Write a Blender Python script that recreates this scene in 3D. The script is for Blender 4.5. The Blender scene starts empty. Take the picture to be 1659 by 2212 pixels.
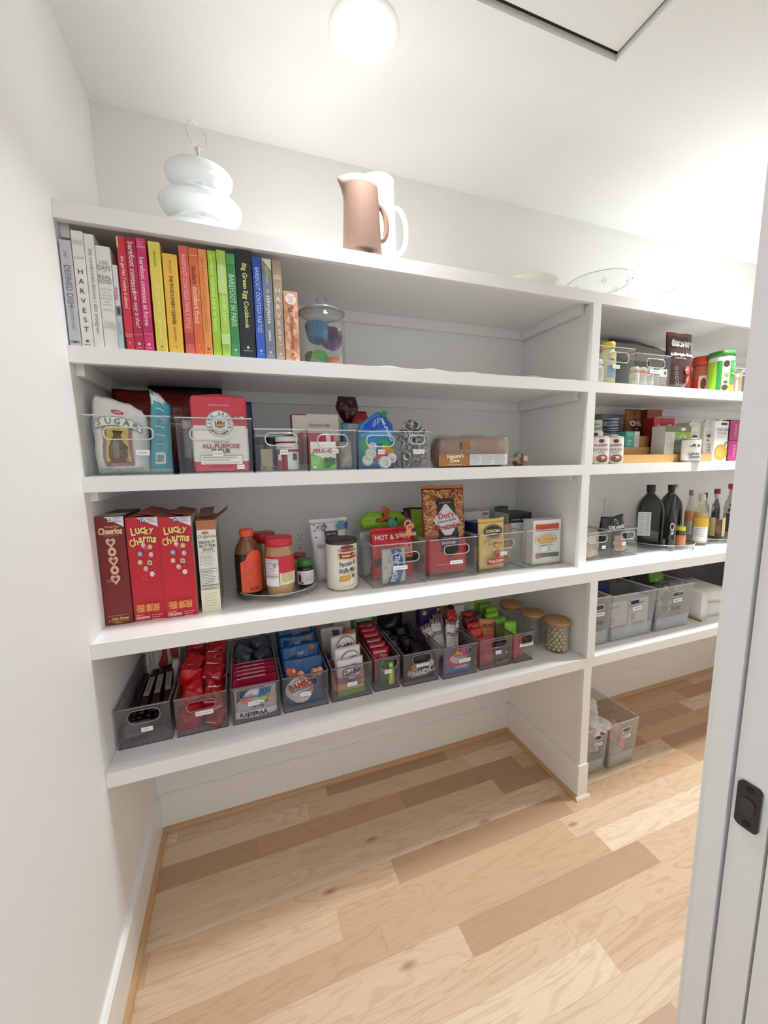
import bpy, bmesh, math, random
from mathutils import Vector, Matrix, noise
PI = math.pi
SC = bpy.context.scene
COL = SC.collection

# ------------------------------------------------------------------ camera
FPX = 849.72
CR = Vector((0.93958664, -0.34182684, -0.01820333))
CU = Vector((0.05919215, 0.10986594, 0.99218232))
CF = Vector((0.33715462, 0.93331875, -0.12346203))
CP = Vector((0.36026, -1.14594, 1.34813))
cam = bpy.data.cameras.new('camera')
cam.sensor_fit = 'VERTICAL'; cam.sensor_height = 36.0; cam.lens = FPX / 2212 * 36.0
cam.clip_start = 0.02
camo = bpy.data.objects.new('camera', cam); COL.objects.link(camo)
camo.matrix_world = Matrix(((CR.x, CU.x, -CF.x, CP.x), (CR.y, CU.y, -CF.y, CP.y), (CR.z, CU.z, -CF.z, CP.z), (0, 0, 0, 1)))
SC.camera = camo

# ------------------------------------------------------------------ light, world, exposure
SC.view_settings.view_transform = 'Standard'
SC.view_settings.look = 'None'
SC.view_settings.gamma = 1.0
SC.view_settings.exposure = 0.80
SC.cycles.transparent_max_bounces = 28
SC.cycles.max_bounces = 10
SC.cycles.diffuse_bounces = 6
SC.cycles.sample_clamp_indirect = 6.0
LAMP_W = 5.0        # recessed ceiling lamp over the left bay
LAMP2_W = 3.0       # the one further right
FILL_LAMP_W = 10.0      # added lamp out of view, brightens floor and shelf fronts
HALL_W = 4.5       # added soft fill from the unseen hall behind the doorway
WORLD = 0.46
w = bpy.data.worlds.new('world'); SC.world = w; w.use_nodes = True
w.node_tree.nodes['Background'].inputs[0].default_value = (0.88, 0.945, 1.0, 1)
w.node_tree.nodes['Background'].inputs[1].default_value = WORLD
def area(name, loc, rot, size, power, col, shape='DISK', size_y=None, spread=PI):
    l = bpy.data.lights.new(name, 'AREA'); l.shape = shape; l.size = size
    if size_y: l.size_y = size_y
    l.energy = power; l.color = col; l.spread = spread
    o = bpy.data.objects.new(name, l); COL.objects.link(o); o.location = loc; o.rotation_euler = rot
    return o

# ------------------------------------------------------------------ tools
def lin(c):
    return c / 12.92 if c <= .04045 else ((c + .055) / 1.055) ** 2.4
def rgb(h):
    h = h.lstrip('#')
    if len(h) == 3: h = ''.join(c + c for c in h)
    return tuple(lin(int(h[i:i + 2], 16) / 255) for i in (0, 2, 4)) + (1,)
MATS = {}
def M(col, rough=.5, metal=0, coat=0, bump=0, bscale=60, alpha=None):
    key = (col, rough, metal, coat, bump, bscale, alpha)
    if key in MATS: return MATS[key]
    m = bpy.data.materials.new('paint_' + col.strip('#')); m.use_nodes = True
    nt = m.node_tree; b = nt.nodes['Principled BSDF']
    b.inputs['Base Color'].default_value = rgb(col); b.inputs['Roughness'].default_value = rough
    b.inputs['Metallic'].default_value = metal; b.inputs['Coat Weight'].default_value = coat
    if bump:
        tc = nt.nodes.new('ShaderNodeTexCoord'); n = nt.nodes.new('ShaderNodeTexNoise'); bp = nt.nodes.new('ShaderNodeBump')
        n.inputs['Scale'].default_value = bscale; n.inputs['Detail'].default_value = 3
        bp.inputs['Strength'].default_value = bump; bp.inputs['Distance'].default_value = .004
        nt.links.new(tc.outputs['Object'], n.inputs['Vector']); nt.links.new(n.outputs[0], bp.inputs['Height'])
        nt.links.new(bp.outputs[0], b.inputs['Normal'])
    if alpha is not None: b.inputs['Alpha'].default_value = alpha
    MATS[key] = m
    return m
def clear(name, tint, base, body='#ffffff', body_amt=0.0, rough=.04, blend=.35, gloss='#ffffff'):
    """thin clear plastic or glass: tinted see-through sheet with a grazing gloss and a little milky body"""
    if name in MATS: return MATS[name]
    m = bpy.data.materials.new(name); m.use_nodes = True
    nt = m.node_tree; nt.nodes.clear(); N = nt.nodes.new; Lk = nt.links.new
    out = N('ShaderNodeOutputMaterial'); tr = N('ShaderNodeBsdfTransparent'); gl = N('ShaderNodeBsdfGlossy')
    df = N('ShaderNodeBsdfDiffuse'); mx = N('ShaderNodeMixShader'); mb = N('ShaderNodeMixShader')
    lw = N('ShaderNodeLayerWeight'); lw.inputs['Blend'].default_value = blend
    mr = N('ShaderNodeMapRange'); mr.inputs[3].default_value = base; mr.inputs[4].default_value = .75
    tr.inputs[0].default_value = rgb(tint); gl.inputs[0].default_value = rgb(gloss); gl.inputs['Roughness'].default_value = rough
    df.inputs[0].default_value = rgb(body); mb.inputs[0].default_value = body_amt
    Lk(lw.outputs['Facing'], mr.inputs[0])
    pw = N('ShaderNodeMath'); pw.operation = 'POWER'; pw.inputs[1].default_value = 3.0
    Lk(lw.outputs['Facing'], pw.inputs[0]); Lk(pw.outputs[0], mr.inputs[0])
    Lk(tr.outputs[0], mb.inputs[1]); Lk(df.outputs[0], mb.inputs[2])
    Lk(mr.outputs[0], mx.inputs[0]); Lk(mb.outputs[0], mx.inputs[1]); Lk(gl.outputs[0], mx.inputs[2])
    Lk(mx.outputs[0], out.inputs[0])
    MATS[name] = m
    return m

def emit(col, s):
    m = bpy.data.materials.new('lamp_glow'); m.use_nodes = True
    b = m.node_tree.nodes['Principled BSDF']; b.inputs['Base Color'].default_value = rgb(col)
    b.inputs['Emission Color'].default_value = rgb(col); b.inputs['Emission Strength'].default_value = s
    return m

def box(bm, x0, x1, y0, y1, z0, z1, mi=0, mtx=None):
    vs = [bm.verts.new((x, y, z)) for z in (z0, z1) for y in (y0, y1) for x in (x0, x1)]
    for f in ((0, 2, 3, 1), (4, 5, 7, 6), (0, 1, 5, 4), (2, 6, 7, 3), (0, 4, 6, 2), (1, 3, 7, 5)):
        fc = bm.faces.new([vs[i] for i in f]); fc.material_index = mi
    if mtx is not None:
        for v in vs: v.co = mtx @ v.co
    return vs
def lathe(bm, prof, n=32, cx=0, cy=0, mi=0, sx=1, sy=1, cap=True, smooth=True, ripple=0, rn=0):
    """prof: list of (r, z) from bottom to top"""
    rings = []
    for r, z in prof:
        if r < 1e-6: rings.append([bm.verts.new((cx, cy, z))])
        else:
            rings.append([bm.verts.new((cx + sx * r * (1 + ripple * math.cos(rn * 2 * PI * i / n)) * math.cos(2 * PI * i / n), cy + sy * r * (1 + ripple * math.cos(rn * 2 * PI * i / n)) * math.sin(2 * PI * i / n), z)) for i in range(n)])
    for a, b in zip(rings, rings[1:]):
        if len(a) == 1 and len(b) == 1: continue
        for i in range(n):
            j = (i + 1) % n
            if len(a) == 1: f = bm.faces.new((a[0], b[j], b[i]))
            elif len(b) == 1: f = bm.faces.new((a[i], a[j], b[0]))
            else: f = bm.faces.new((a[i], a[j], b[j], b[i]))
            f.material_index = mi; f.smooth = smooth
    if cap:
        if len(rings[0]) > 1: bm.faces.new(rings[0][::-1]).material_index = mi
        if len(rings[-1]) > 1: bm.faces.new(rings[-1]).material_index = mi
def tube(bm, pts, r, n=8, closed=False, mi=0, ry=None):
    pts = [Vector(p) for p in pts]; k = len(pts); rings = []
    u = None
    for i, p in enumerate(pts):
        a = pts[(i - 1) % k] if (closed or i) else p; b = pts[(i + 1) % k] if (closed or i < k - 1) else p
        t = (b - a).normalized()
        if u is None:
            u = t.cross(Vector((0, 0, 1)))
            if u.length < .05: u = t.cross(Vector((1, 0, 0)))
        u = (u - t * u.dot(t)).normalized(); v = u.cross(t)
        rr = r[i] if isinstance(r, (list, tuple)) else r
        rings.append([bm.verts.new(p + u * math.cos(2 * PI * j / n) * rr + v * math.sin(2 * PI * j / n) * (rr if ry is None else ry)) for j in range(n)])
    for i in range(k if closed else k - 1):
        a, b = rings[i], rings[(i + 1) % k]
        for j in range(n):
            f = bm.faces.new((a[j], a[(j + 1) % n], b[(j + 1) % n], b[j])); f.smooth = True; f.material_index = mi
    if not closed:
        bm.faces.new(rings[0][::-1]).material_index = mi; bm.faces.new(rings[-1]).material_index = mi
def bevel(bm, w, seg=2, ang=30):
    es = [e for e in bm.edges if len(e.link_faces) == 2 and e.calc_face_angle(0) > math.radians(ang)]
    bmesh.ops.bevel(bm, geom=es, offset=w, segments=seg, affect='EDGES', profile=.5, clamp_overlap=True)
def part(name, bm, mats, parent=None, smooth=False, loc=None):
    me = bpy.data.meshes.new(name)
    bmesh.ops.recalc_face_normals(bm, faces=bm.faces)
    bm.to_mesh(me); bm.free()
    for m in (mats if isinstance(mats, (list, tuple)) else [mats]): me.materials.append(m)
    if smooth:
        for p in me.polygons: p.use_smooth = True
    o = bpy.data.objects.new(name, me); COL.objects.link(o)
    if parent is not None: o.parent = parent
    if loc: o.location = loc
    return o
def NB(): return bmesh.new()
def thing(name, label, cat, loc=(0, 0, 0), rz=0, group=None, rot=None):
    o = bpy.data.objects.new(name, None); COL.objects.link(o); o.empty_display_size = .02
    o.location = loc; o.rotation_euler = rot or (0, 0, rz)
    return tag(o, label, cat, group)
def tag(o, label, cat, group=None):
    o['label'] = label; o['category'] = cat
    if group: o['group'] = group
    return o
def struct(name, bm, m, parent=None):
    o = part(name, bm, m, parent)
    if parent is None: o['kind'] = 'structure'
    return o
def dup(o, parent=None, loc=None, rot=None, label=None, scale=None):
    c = o.copy(); COL.objects.link(c)
    if parent is not None: c.parent = parent
    if loc is not None: c.location = loc
    if rot is not None: c.rotation_euler = rot
    if scale is not None: c.scale = scale
    if label: c['label'] = label
    for ch in list(o.children): dup(ch, c)
    return c
# where a point seen at pixel (u, v) stands, given one of its coordinates
def ray(u, v): return CF + CR * ((u - 829.5) / FPX) - CU * ((v - 1106) / FPX)
def onz(u, v, z): d = ray(u, v); return CP + d * ((z - CP.z) / d.z)
def ony(u, v, y): d = ray(u, v); return CP + d * ((y - CP.y) / d.y)
def Xat(u, y, z):
    """x of the point with depth y and height z that shows in pixel column u"""
    k = (u - 829.5) / FPX; n = CR - CF * k
    return CP.x - (n.y * (y - CP.y) + n.z * (z - CP.z)) / n.x
def Zat(v, x, y):
    k = (1106 - v) / FPX; n = CU - CF * k
    return CP.z - (n.x * (x - CP.x) + n.y * (y - CP.y)) / n.z
def span(ul, ur, vt, y, zb, yt=None):
    """left x, right x and height of something standing at depth y on height zb"""
    a, b = Xat(ul, y, zb), Xat(ur, y, zb)
    return a, b, Zat(vt, (a + b) / 2, y) - zb

def rspan(ul, ur, vt, y, zb):
    """centre x, radius and height of something round whose axis stands at depth y"""
    a, b, h = span(ul, ur, vt, y, zb); c = (a + b) / 2
    return c, (b - a) / 2 * math.cos(math.atan2(c - CP.x, y - CP.y)), h

# ------------------------------------------------------------------ printing on things: flat ink laid on the surface
_tc = {}
def text_bm(s, bold=0.0, shear=0.0, space=1.0):
    key = (s, bold, shear, space)
    if key in _tc: return _tc[key]
    cu = bpy.data.curves.new('t', 'FONT'); cu.body = s; cu.offset = bold; cu.shear = shear; cu.space_character = space
    cu.resolution_u = 2; cu.size = 1
    o = bpy.data.objects.new('t', cu); COL.objects.link(o)
    bpy.context.view_layer.update()
    me = bpy.data.meshes.new_from_object(o)
    vs = [(v.co.x, v.co.y) for v in me.vertices]; fs = [tuple(p.vertices) for p in me.polygons]
    bpy.data.objects.remove(o); bpy.data.curves.remove(cu); bpy.data.meshes.remove(me)
    if vs:
        x0, x1 = min(v[0] for v in vs), max(v[0] for v in vs); y0, y1 = min(v[1] for v in vs), max(v[1] for v in vs)
    else: x0 = y0 = 0; x1 = y1 = 1
    _tc[key] = (vs, fs, x0, x1, y0, y1)
    return _tc[key]
class Art:
    def __init__(self, fn=None, step=.00018, off=.0005, rough=.45, fine=.008):
        self.fine = fine
        self.bm = NB(); self.m = []; self.fn = fn; self.k = 0; self.step = step; self.off = off; self.rough = rough
    def mi(self, c):
        m = c if not isinstance(c, str) else M(c, self.rough)
        if m not in self.m: self.m.append(m)
        return self.m.index(m)
    def y(self): self.k += 1; return -self.off - self.step * self.k
    def grid(self, x0, z0, x1, z1, c, nx=1, nz=1):
        y = self.y(); mi = self.mi(c)
        g = [[self.bm.verts.new((x0 + (x1 - x0) * i / nx, y, z0 + (z1 - z0) * j / nz)) for i in range(nx + 1)] for j in range(nz + 1)]
        for j in range(nz):
            for i in range(nx): self.bm.faces.new((g[j][i], g[j][i + 1], g[j + 1][i + 1], g[j + 1][i])).material_index = mi
        return self
    def rect(self, x0, z0, x1, z1, c):
        return self.grid(x0, z0, x1, z1, c)
    def poly(self, pts, c, same=False):
        y = self.y() if not same else -self.off - self.step * self.k
        f = self.bm.faces.new([self.bm.verts.new((p[0], y, p[1])) for p in pts]); f.material_index = self.mi(c)
        return self
    def disc(self, cx, cz, rx, rz, c, n=20, a0=0, rot=0):
        pts = []
        for i in range(n):
            a = a0 + 2 * PI * i / n; x, z = rx * math.cos(a), rz * math.sin(a)
            pts.append((cx + x * math.cos(rot) - z * math.sin(rot), cz + x * math.sin(rot) + z * math.cos(rot)))
        y = self.y(); mi = self.mi(c); ce = self.bm.verts.new((cx, y, cz)); rs = [self.bm.verts.new((p[0], y, p[1])) for p in pts]
        for i in range(n): self.bm.faces.new((ce, rs[i], rs[(i + 1) % n])).material_index = mi
        return self
    def ring(self, cx, cz, r0, r1, c, n=28, sz=1):
        y = self.y(); mi = self.mi(c)
        a = [self.bm.verts.new((cx + r0 * math.cos(2 * PI * i / n), y, cz + sz * r0 * math.sin(2 * PI * i / n))) for i in range(n)]
        b = [self.bm.verts.new((cx + r1 * math.cos(2 * PI * i / n), y, cz + sz * r1 * math.sin(2 * PI * i / n))) for i in range(n)]
        for i in range(n): self.bm.faces.new((a[i], b[i], b[(i + 1) % n], a[(i + 1) % n])).material_index = mi
        return self
    def text(self, s, cx, cz, h, c, w=None, rot=0, bold=0.0, shear=0.0, fit=False, space=1.0, al='c'):
        """h: height of the letters; w: widest they may run (fit=True stretches to exactly w); rot in degrees"""
        vs, fs, x0, x1, y0, y1 = text_bm(s, bold, shear, space)
        k = h / max(y1 - y0, .3); kx = k
        if w and (fit or (x1 - x0) * k > w): kx = w / (x1 - x0)
        y = self.y(); mi = self.mi(c); a = math.radians(rot); ca, sa = math.cos(a), math.sin(a); out = []
        mx = (x0 + x1) / 2 if al == 'c' else x0
        for vx, vy in vs:
            px, pz = (vx - mx) * kx, (vy - (y0 + y1) / 2) * k
            out.append(self.bm.verts.new((cx + px * ca - pz * sa, y, cz + px * sa + pz * ca)))
        for f in fs:
            try: self.bm.faces.new([out[i] for i in f]).material_index = mi
            except ValueError: pass
        return self
    def arc(self, s, cx, cz, R, h, c, a0, a1, bold=0.0, inward=False):
        n = len(s)
        for i, ch in enumerate(s):
            if ch == ' ': continue
            a = a0 + (a1 - a0) * i / max(n - 1, 1)
            self.text(ch, cx + R * math.cos(a), cz + R * math.sin(a), h, c, rot=math.degrees(a) + (90 if inward else -90), bold=bold); self.k -= 1
        self.k += 1
        return self
    def lines(self, x0, x1, z, n, gap, c, h=.0007, seed=1):
        r = random.Random(seed)
        y = self.y(); mi = self.mi(c)
        for i in range(n):
            zz = z - i * gap; xe = x1 - (x1 - x0) * r.random() * .3
            q = [self.bm.verts.new(p) for p in ((x0, y, zz), (xe, y, zz), (xe, y, zz + h), (x0, y, zz + h))]
            self.bm.faces.new(q).material_index = mi
        return self
    def panel(self, x0, z0, x1, z1, n=6, bg='#f4f2ec', ink='#777370', seed=1):
        self.rect(x0, z0, x1, z1, bg)
        g = (z1 - z0) / (n + 1)
        return self.lines(x0 + (x1 - x0) * .08, x1 - (x1 - x0) * .08, z1 - g, n, g, ink, h=g * .35, seed=seed)
    def done(self, parent, name='print', mtx=None):
        if self.fn is not None:
            for it in range(6):
                es = [e for e in self.bm.edges if e.calc_length() > self.fine]
                if not es: break
                bmesh.ops.subdivide_edges(self.bm, edges=es, cuts=1)
                bmesh.ops.triangulate(self.bm, faces=[f for f in self.bm.faces if len(f.verts) > 3])
            for v in self.bm.verts: v.co = self.fn(v.co.x, v.co.y, v.co.z)
        if mtx is not None:
            for v in self.bm.verts: v.co = mtx @ v.co
        me = bpy.data.meshes.new(name); self.bm.to_mesh(me); self.bm.free()
        for m in self.m: me.materials.append(m)
        o = bpy.data.objects.new(name, me); COL.objects.link(o); o.parent = parent
        return o
def turn(x, y):
    """round things far along the shelves are set down with their labels turned towards the doorway"""
    return -.75 * math.atan2(x - CP.x, y - CP.y) if x > 1.63 else 0
def wrap(R, cy=0, cx=0, a0=0):
    """bends flat art round a cylinder standing at (cx, cy)"""
    def f(x, y, z):
        a = x / R + a0
        return Vector((cx + (R - y) * math.sin(a), cy - (R - y) * math.cos(a), z))
    return f
SIDE = lambda w: Matrix.Translation((w / 2, 0, 0)) @ Matrix.Rotation(PI / 2, 4, 'Z')   # art for the right hand side of a box, its x running backwards
TOPM = lambda h: Matrix(((1, 0, 0, 0), (0, 0, -1, 0), (0, -1, 0, h), (0, 0, 0, 1)))   # art for the top, its z running backwards from the front edge as negatives
# ------------------------------------------------------------------ room materials
Z1, Z2, Z3, Z4, Z5 = 1.9462, 1.6338, 1.3283, .9316, .5905
YF = {1: 0, 2: 0, 3: 0, 4: -.0697, 5: -.0668}
ZS = {1: Z1, 2: Z2, 3: Z3, 4: Z4, 5: Z5}
YB, HC, TF, XR = .386, 2.4403, .0386, 3.45
def paint(name, col, rough, bump, sc):
    m = bpy.data.materials.new(name); m.use_nodes = True; nt = m.node_tree; b = nt.nodes['Principled BSDF']
    tc = nt.nodes.new('ShaderNodeTexCoord'); n = nt.nodes.new('ShaderNodeTexNoise'); bp = nt.nodes.new('ShaderNodeBump'); rp = nt.nodes.new('ShaderNodeMapRange')
    n.inputs['Scale'].default_value = sc; n.inputs['Detail'].default_value = 4
    nt.links.new(tc.outputs['Object'], n.inputs['Vector'])
    bp.inputs['Strength'].default_value = bump; bp.inputs['Distance'].default_value = .002
    nt.links.new(n.outputs[0], bp.inputs['Height']); nt.links.new(bp.outputs[0], b.inputs['Normal'])
    b.inputs['Base Color'].default_value = rgb(col)
    rp.inputs[3].default_value = rough - .06; rp.inputs[4].default_value = rough + .06
    nt.links.new(n.outputs[0], rp.inputs[0]); nt.links.new(rp.outputs[0], b.inputs['Roughness'])
    return m
WALL = paint('wall_paint', '#ecebe8', .62, .12, 160)
CEIL = paint('ceiling_paint', '#ecebe8', .8, .1, 120)
TRIM = paint('semi_gloss_trim_paint', '#f0eeea', .3, .04, 40)
SHELF = paint('semi_gloss_shelf_paint', '#efedea', .22, .05, 30)

def oak():
    m = bpy.data.materials.new('oak_boards'); m.use_nodes = True; nt = m.node_tree; b = nt.nodes['Principled BSDF']
    N = nt.nodes.new; L = nt.links.new
    def math_(op, a, c=None, d=None):
        n = N('ShaderNodeMath'); n.operation = op
        for i, v in enumerate((a, c, d)):
            if v is None: continue
            if isinstance(v, (int, float)): n.inputs[i].default_value = v
            else: L(v, n.inputs[i])
        return n.outputs[0]
    tc = N('ShaderNodeTexCoord'); sp = N('ShaderNodeSeparateXYZ'); L(tc.outputs['Object'], sp.inputs[0])
    X, Y = sp.outputs[0], sp.outputs[1]
    PW = .083
    yy = math_('DIVIDE', math_('SUBTRACT', Y, .056), PW); row = math_('FLOOR', yy); fy = math_('FRACT', yy)
    wn = N('ShaderNodeTexWhiteNoise'); wn.noise_dimensions = '1D'; L(row, wn.inputs['W'])
    wn2 = N('ShaderNodeTexWhiteNoise'); wn2.noise_dimensions = '1D'; L(math_('ADD', row, 37.3), wn2.inputs['W'])
    ln = math_('ADD', math_('MULTIPLY', wn2.outputs[0], .7), .55)
    xx = math_('DIVIDE', math_('ADD', X, math_('MULTIPLY', wn.outputs[0], 9)), ln)
    pl = math_('FLOOR', xx); fx = math_('FRACT', xx)
    cb = N('ShaderNodeCombineXYZ'); L(row, cb.inputs[0]); L(pl, cb.inputs[1])
    pn = N('ShaderNodeTexWhiteNoise'); pn.noise_dimensions = '3D'; L(cb.outputs[0], pn.inputs['Vector'])
    pid = pn.outputs[0]
    # board tone
    cr = N('ShaderNodeValToRGB'); e = cr.color_ramp.elements
    e[0].position = 0; e[0].color = rgb('#ad8b6e'); e[1].position = 1; e[1].color = rgb('#e2ccb0')
    for p, c in ((.25, '#bd9a7a'), (.5, '#cbaa89'), (.75, '#d4b99b')):
        q = e.new(p); q.color = rgb(c)
    L(pid, cr.inputs[0])
    # grain coordinates: long in x, shifted per board
    gv = N('ShaderNodeCombineXYZ')
    L(math_('ADD', X, math_('MULTIPLY', pid, 31)), gv.inputs[0]); L(math_('ADD', Y, math_('MULTIPLY', pid, 17)), gv.inputs[1]); L(math_('MULTIPLY', pid, 11), gv.inputs[2])
    def mapped(s):
        mp = N('ShaderNodeMapping'); mp.inputs['Scale'].default_value = s; L(gv.outputs[0], mp.inputs[0]); return mp.outputs[0]
    nb = N('ShaderNodeTexNoise'); nb.inputs['Scale'].default_value = 1; nb.inputs['Detail'].default_value = 3; nb.inputs['Distortion'].default_value = .8; L(mapped((1.5, 10, 1)), nb.inputs['Vector'])
    # cathedral lines are the contour lines of the broad noise
    ct = math_('FRACT', math_('MULTIPLY', nb.outputs[0], 12)); tri = math_('ABSOLUTE', math_('SUBTRACT', ct, .5))
    c1 = N('ShaderNodeMapRange'); c1.interpolation_type = 'SMOOTHSTEP'; L(tri, c1.inputs[0]); c1.inputs[1].default_value = .5; c1.inputs[2].default_value = .26; c1.inputs[3].default_value = 1; c1.inputs[4].default_value = 0
    nf = N('ShaderNodeTexNoise'); nf.inputs['Scale'].default_value = 1; nf.inputs['Detail'].default_value = 5; nf.inputs['Roughness'].default_value = .7; L(mapped((14, 260, 1)), nf.inputs['Vector'])
    nl = N('ShaderNodeTexNoise'); nl.inputs['Scale'].default_value = 1; nl.inputs['Detail'].default_value = 2; L(mapped((1.3, 9, 1)), nl.inputs['Vector'])
    strength = math_('MULTIPLY', c1.outputs[0], math_('MULTIPLY', nl.outputs[0], .58))
    def mix(fac, a, col, bt='MIX'):
        n = N('ShaderNodeMix'); n.data_type = 'RGBA'; n.blend_type = bt
        if isinstance(fac, (int, float)): n.inputs[0].default_value = fac
        else: L(fac, n.inputs[0])
        L(a, n.inputs[6])
        if isinstance(col, tuple): n.inputs[7].default_value = col
        else: L(col, n.inputs[7])
        return n.outputs[2]
    col = mix(strength, cr.outputs[0], rgb('#a88360'))
    col = mix(math_('MULTIPLY', math_('SUBTRACT', nf.outputs[0], .42), .75), col, rgb('#ad845c'))
    # knots
    vo = N('ShaderNodeTexVoronoi'); vo.inputs['Scale'].default_value = 1; L(mapped((2.6, 7, 1)), vo.inputs['Vector'])
    kn = N('ShaderNodeMapRange'); L(vo.outputs['Distance'], kn.inputs[0]); kn.inputs[1].default_value = .09; kn.inputs[2].default_value = .0; kn.inputs[3].default_value = 0; kn.inputs[4].default_value = .8
    col = mix(kn.outputs[0], col, rgb('#6d4a2c'))
    # joints
    gy = math_('LESS_THAN', math_('MINIMUM', fy, math_('SUBTRACT', 1, fy)), .007)
    gx = math_('LESS_THAN', math_('MULTIPLY', math_('MINIMUM', fx, math_('SUBTRACT', 1, fx)), ln), .0009)
    gap = math_('MAXIMUM', gy, gx)
    col = mix(math_('MULTIPLY', gap, .32), col, rgb('#7d5836'))
    L(col, b.inputs['Base Color']); b.inputs['Roughness'].default_value = .42
    bp = N('ShaderNodeBump'); bp.inputs['Strength'].default_value = .12; bp.inputs['Distance'].default_value = .002
    L(math_('SUBTRACT', nf.outputs[0], gap), bp.inputs['Height']); L(bp.outputs[0], b.inputs['Normal'])
    return m
OAK = oak()

# ------------------------------------------------------------------ setting
YN = -.94     # pantry side of the wall with the doorway
bm = NB(); box(bm, -.12, XR + .1, -3.2, .5, -.05, 0); struct('floor', bm, OAK)
bm = NB(); box(bm, -.12, 0, -.96, .5, 0, HC + .02); struct('wall_left', bm, WALL)
bm = NB(); box(bm, 0, XR + .1, YB, .5, 0, HC + .02); struct('wall_back', bm, WALL)
bm = NB(); box(bm, XR, XR + .1, -1.08, YB, 0, HC + .02); struct('wall_right', bm, WALL)
bm = NB(); box(bm, .96, XR, -1.02, -.955, 0, HC + .02); box(bm, -.1, .96, -1.02, -.955, 2.12, HC + .02); struct('wall_front', bm, WALL)
# ceiling with the attic opening left out
HX0, HX1, HY0, HY1 = .70, 1.406, -.86, -.2105
bm = NB()
for a in ((-.12, HX0, -1.1, .5), (HX1, XR + .1, -1.1, .5), (HX0, HX1, HY1, .5), (HX0, HX1, -1.1, HY0)):
    box(bm, a[0], a[1], a[2], a[3], HC, HC + .05)
struct('ceiling', bm, CEIL)
hp = thing('attic_hatch', 'white lift-up attic panel set into the ceiling above the doorway', 'hatch', ((HX0 + HX1) / 2, (HY0 + HY1) / 2, HC + .012))
bm = NB(); hw, hd = (HX1 - HX0) / 2, (HY1 - HY0) / 2
box(bm, -hw + .007, hw - .008, -hd + .005, hd - .012, 0, .02); bevel(bm, .0015); part('panel', bm, CEIL, hp)
bm = NB()
for a in ((-hw, hw, hd - .011, hd + .018), (-hw, hw, -hd - .018, -hd + .001), (-hw - .018, -hw + .006, -hd, hd), (hw - .007, hw + .018, -hd, hd)):
    box(bm, a[0], a[1], a[2], a[3], .0065, .03)
part('gap_shade', bm, M('#2e2b28', .9), hp)  # shade of the gap round the panel, painted as dark strips

def board(name, pts, axis, m=TRIM, shoe=True):
    pass
bm = NB()
def bb(bm, x0, x1, y0, y1, side):
    """baseboard box with an eased top edge towards the room"""
    H = .1453; T = .0135
    box(bm, x0, x1, y0, y1, 0, H - .006)
    if side == 'y': box(bm, x0, x1, y0 + .004, y1, H - .006, H)
    else: box(bm, x0, x1 - .004, y0, y1, H - .006, H)
bm = NB(); bb(bm, 0, XR, YB - .0135, YB, 'y'); struct('baseboard_back', bm, TRIM)
bm = NB(); bb(bm, 0, .0135, -.955, YB - .0135, 'x'); struct('baseboard_left', bm, TRIM)
def shoe(bm, p, q, nx, ny, r=.015):
    """quarter round from p to q, bulging towards (nx, ny)"""
    n = 6; a = []; c = []
    for P, Lst in ((p, a), (q, c)):
        Lst.append(bm.verts.new((P[0], P[1], 0)))
        for i in range(n + 1):
            t = PI / 2 * i / n
            Lst.append(bm.verts.new((P[0] + nx * r * math.cos(t), P[1] + ny * r * math.cos(t), r * 1.15 * math.sin(t))))
    k = len(a)
    for i in range(k): bm.faces.new((a[i], a[(i + 1) % k], c[(i + 1) % k], c[i]))
    bm.faces.new(a[::-1]); bm.faces.new(c)
SHOE = M('#c09a72', .4, bump=.15, bscale=90)
bm = NB(); shoe(bm, (.0135, YB - .0135), (1.542, YB - .0135), 0, -1); shoe(bm, (1.604, YB - .0135), (XR, YB - .0135), 0, -1); struct('trim_1', bm, SHOE)
bm = NB(); shoe(bm, (.0135, -.955), (.0135, YB - .0135), 1, 0); struct('trim_2', bm, SHOE)

# ------------------------------------------------------------------ pocket door and its frame at the right
XJ = .9
def tilt(bm, y_at_bottom=-.8435, y_at_top=-.878, z0=.3, z1=1.75):
    pass
SL = .0135   # the frame leans a touch from plumb (metres per metre of height)
def lean(bm):
    for v in bm.verts: v.co.y -= SL * (v.co.z - 1.1)
dj = bpy.data.objects.new('door_1', None); COL.objects.link(dj); dj['kind'] = 'structure'
bm = NB(); box(bm, XJ, XJ + .06, -.8795, -.8555, 0, 2.12); 
bevel(bm, .003, 3); lean(bm); part('jamb', bm, TRIM, dj)
bm = NB(); box(bm, XJ + .006, XJ + .03, -.8555, -.8470, 0, 2.12); lean(bm); bevel(bm, .002); part('casing', bm, TRIM, dj)
bm = NB(); box(bm, XJ + .002, XJ + .78, -.9185, -.8835, 0.012, 2.05); bevel(bm, .0015); lean(bm); part('door_leaf', bm, TRIM, dj)
bm = NB(); box(bm, XJ, XJ + .06, -.965, -.9225, 0, 2.12); bevel(bm, .002); lean(bm); part('jamb', bm, TRIM, dj)
bm = NB(); box(bm, XJ + .06, XJ + .8, -.955, -.9228, 0, 2.12); lean(bm); part('pocket_lining', bm, WALL, dj)
bm = NB(); box(bm, XJ + .06, XJ + .8, -.8793, -.8570, 0, 2.12); lean(bm); part('pocket_lining', bm, WALL, dj)
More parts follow.
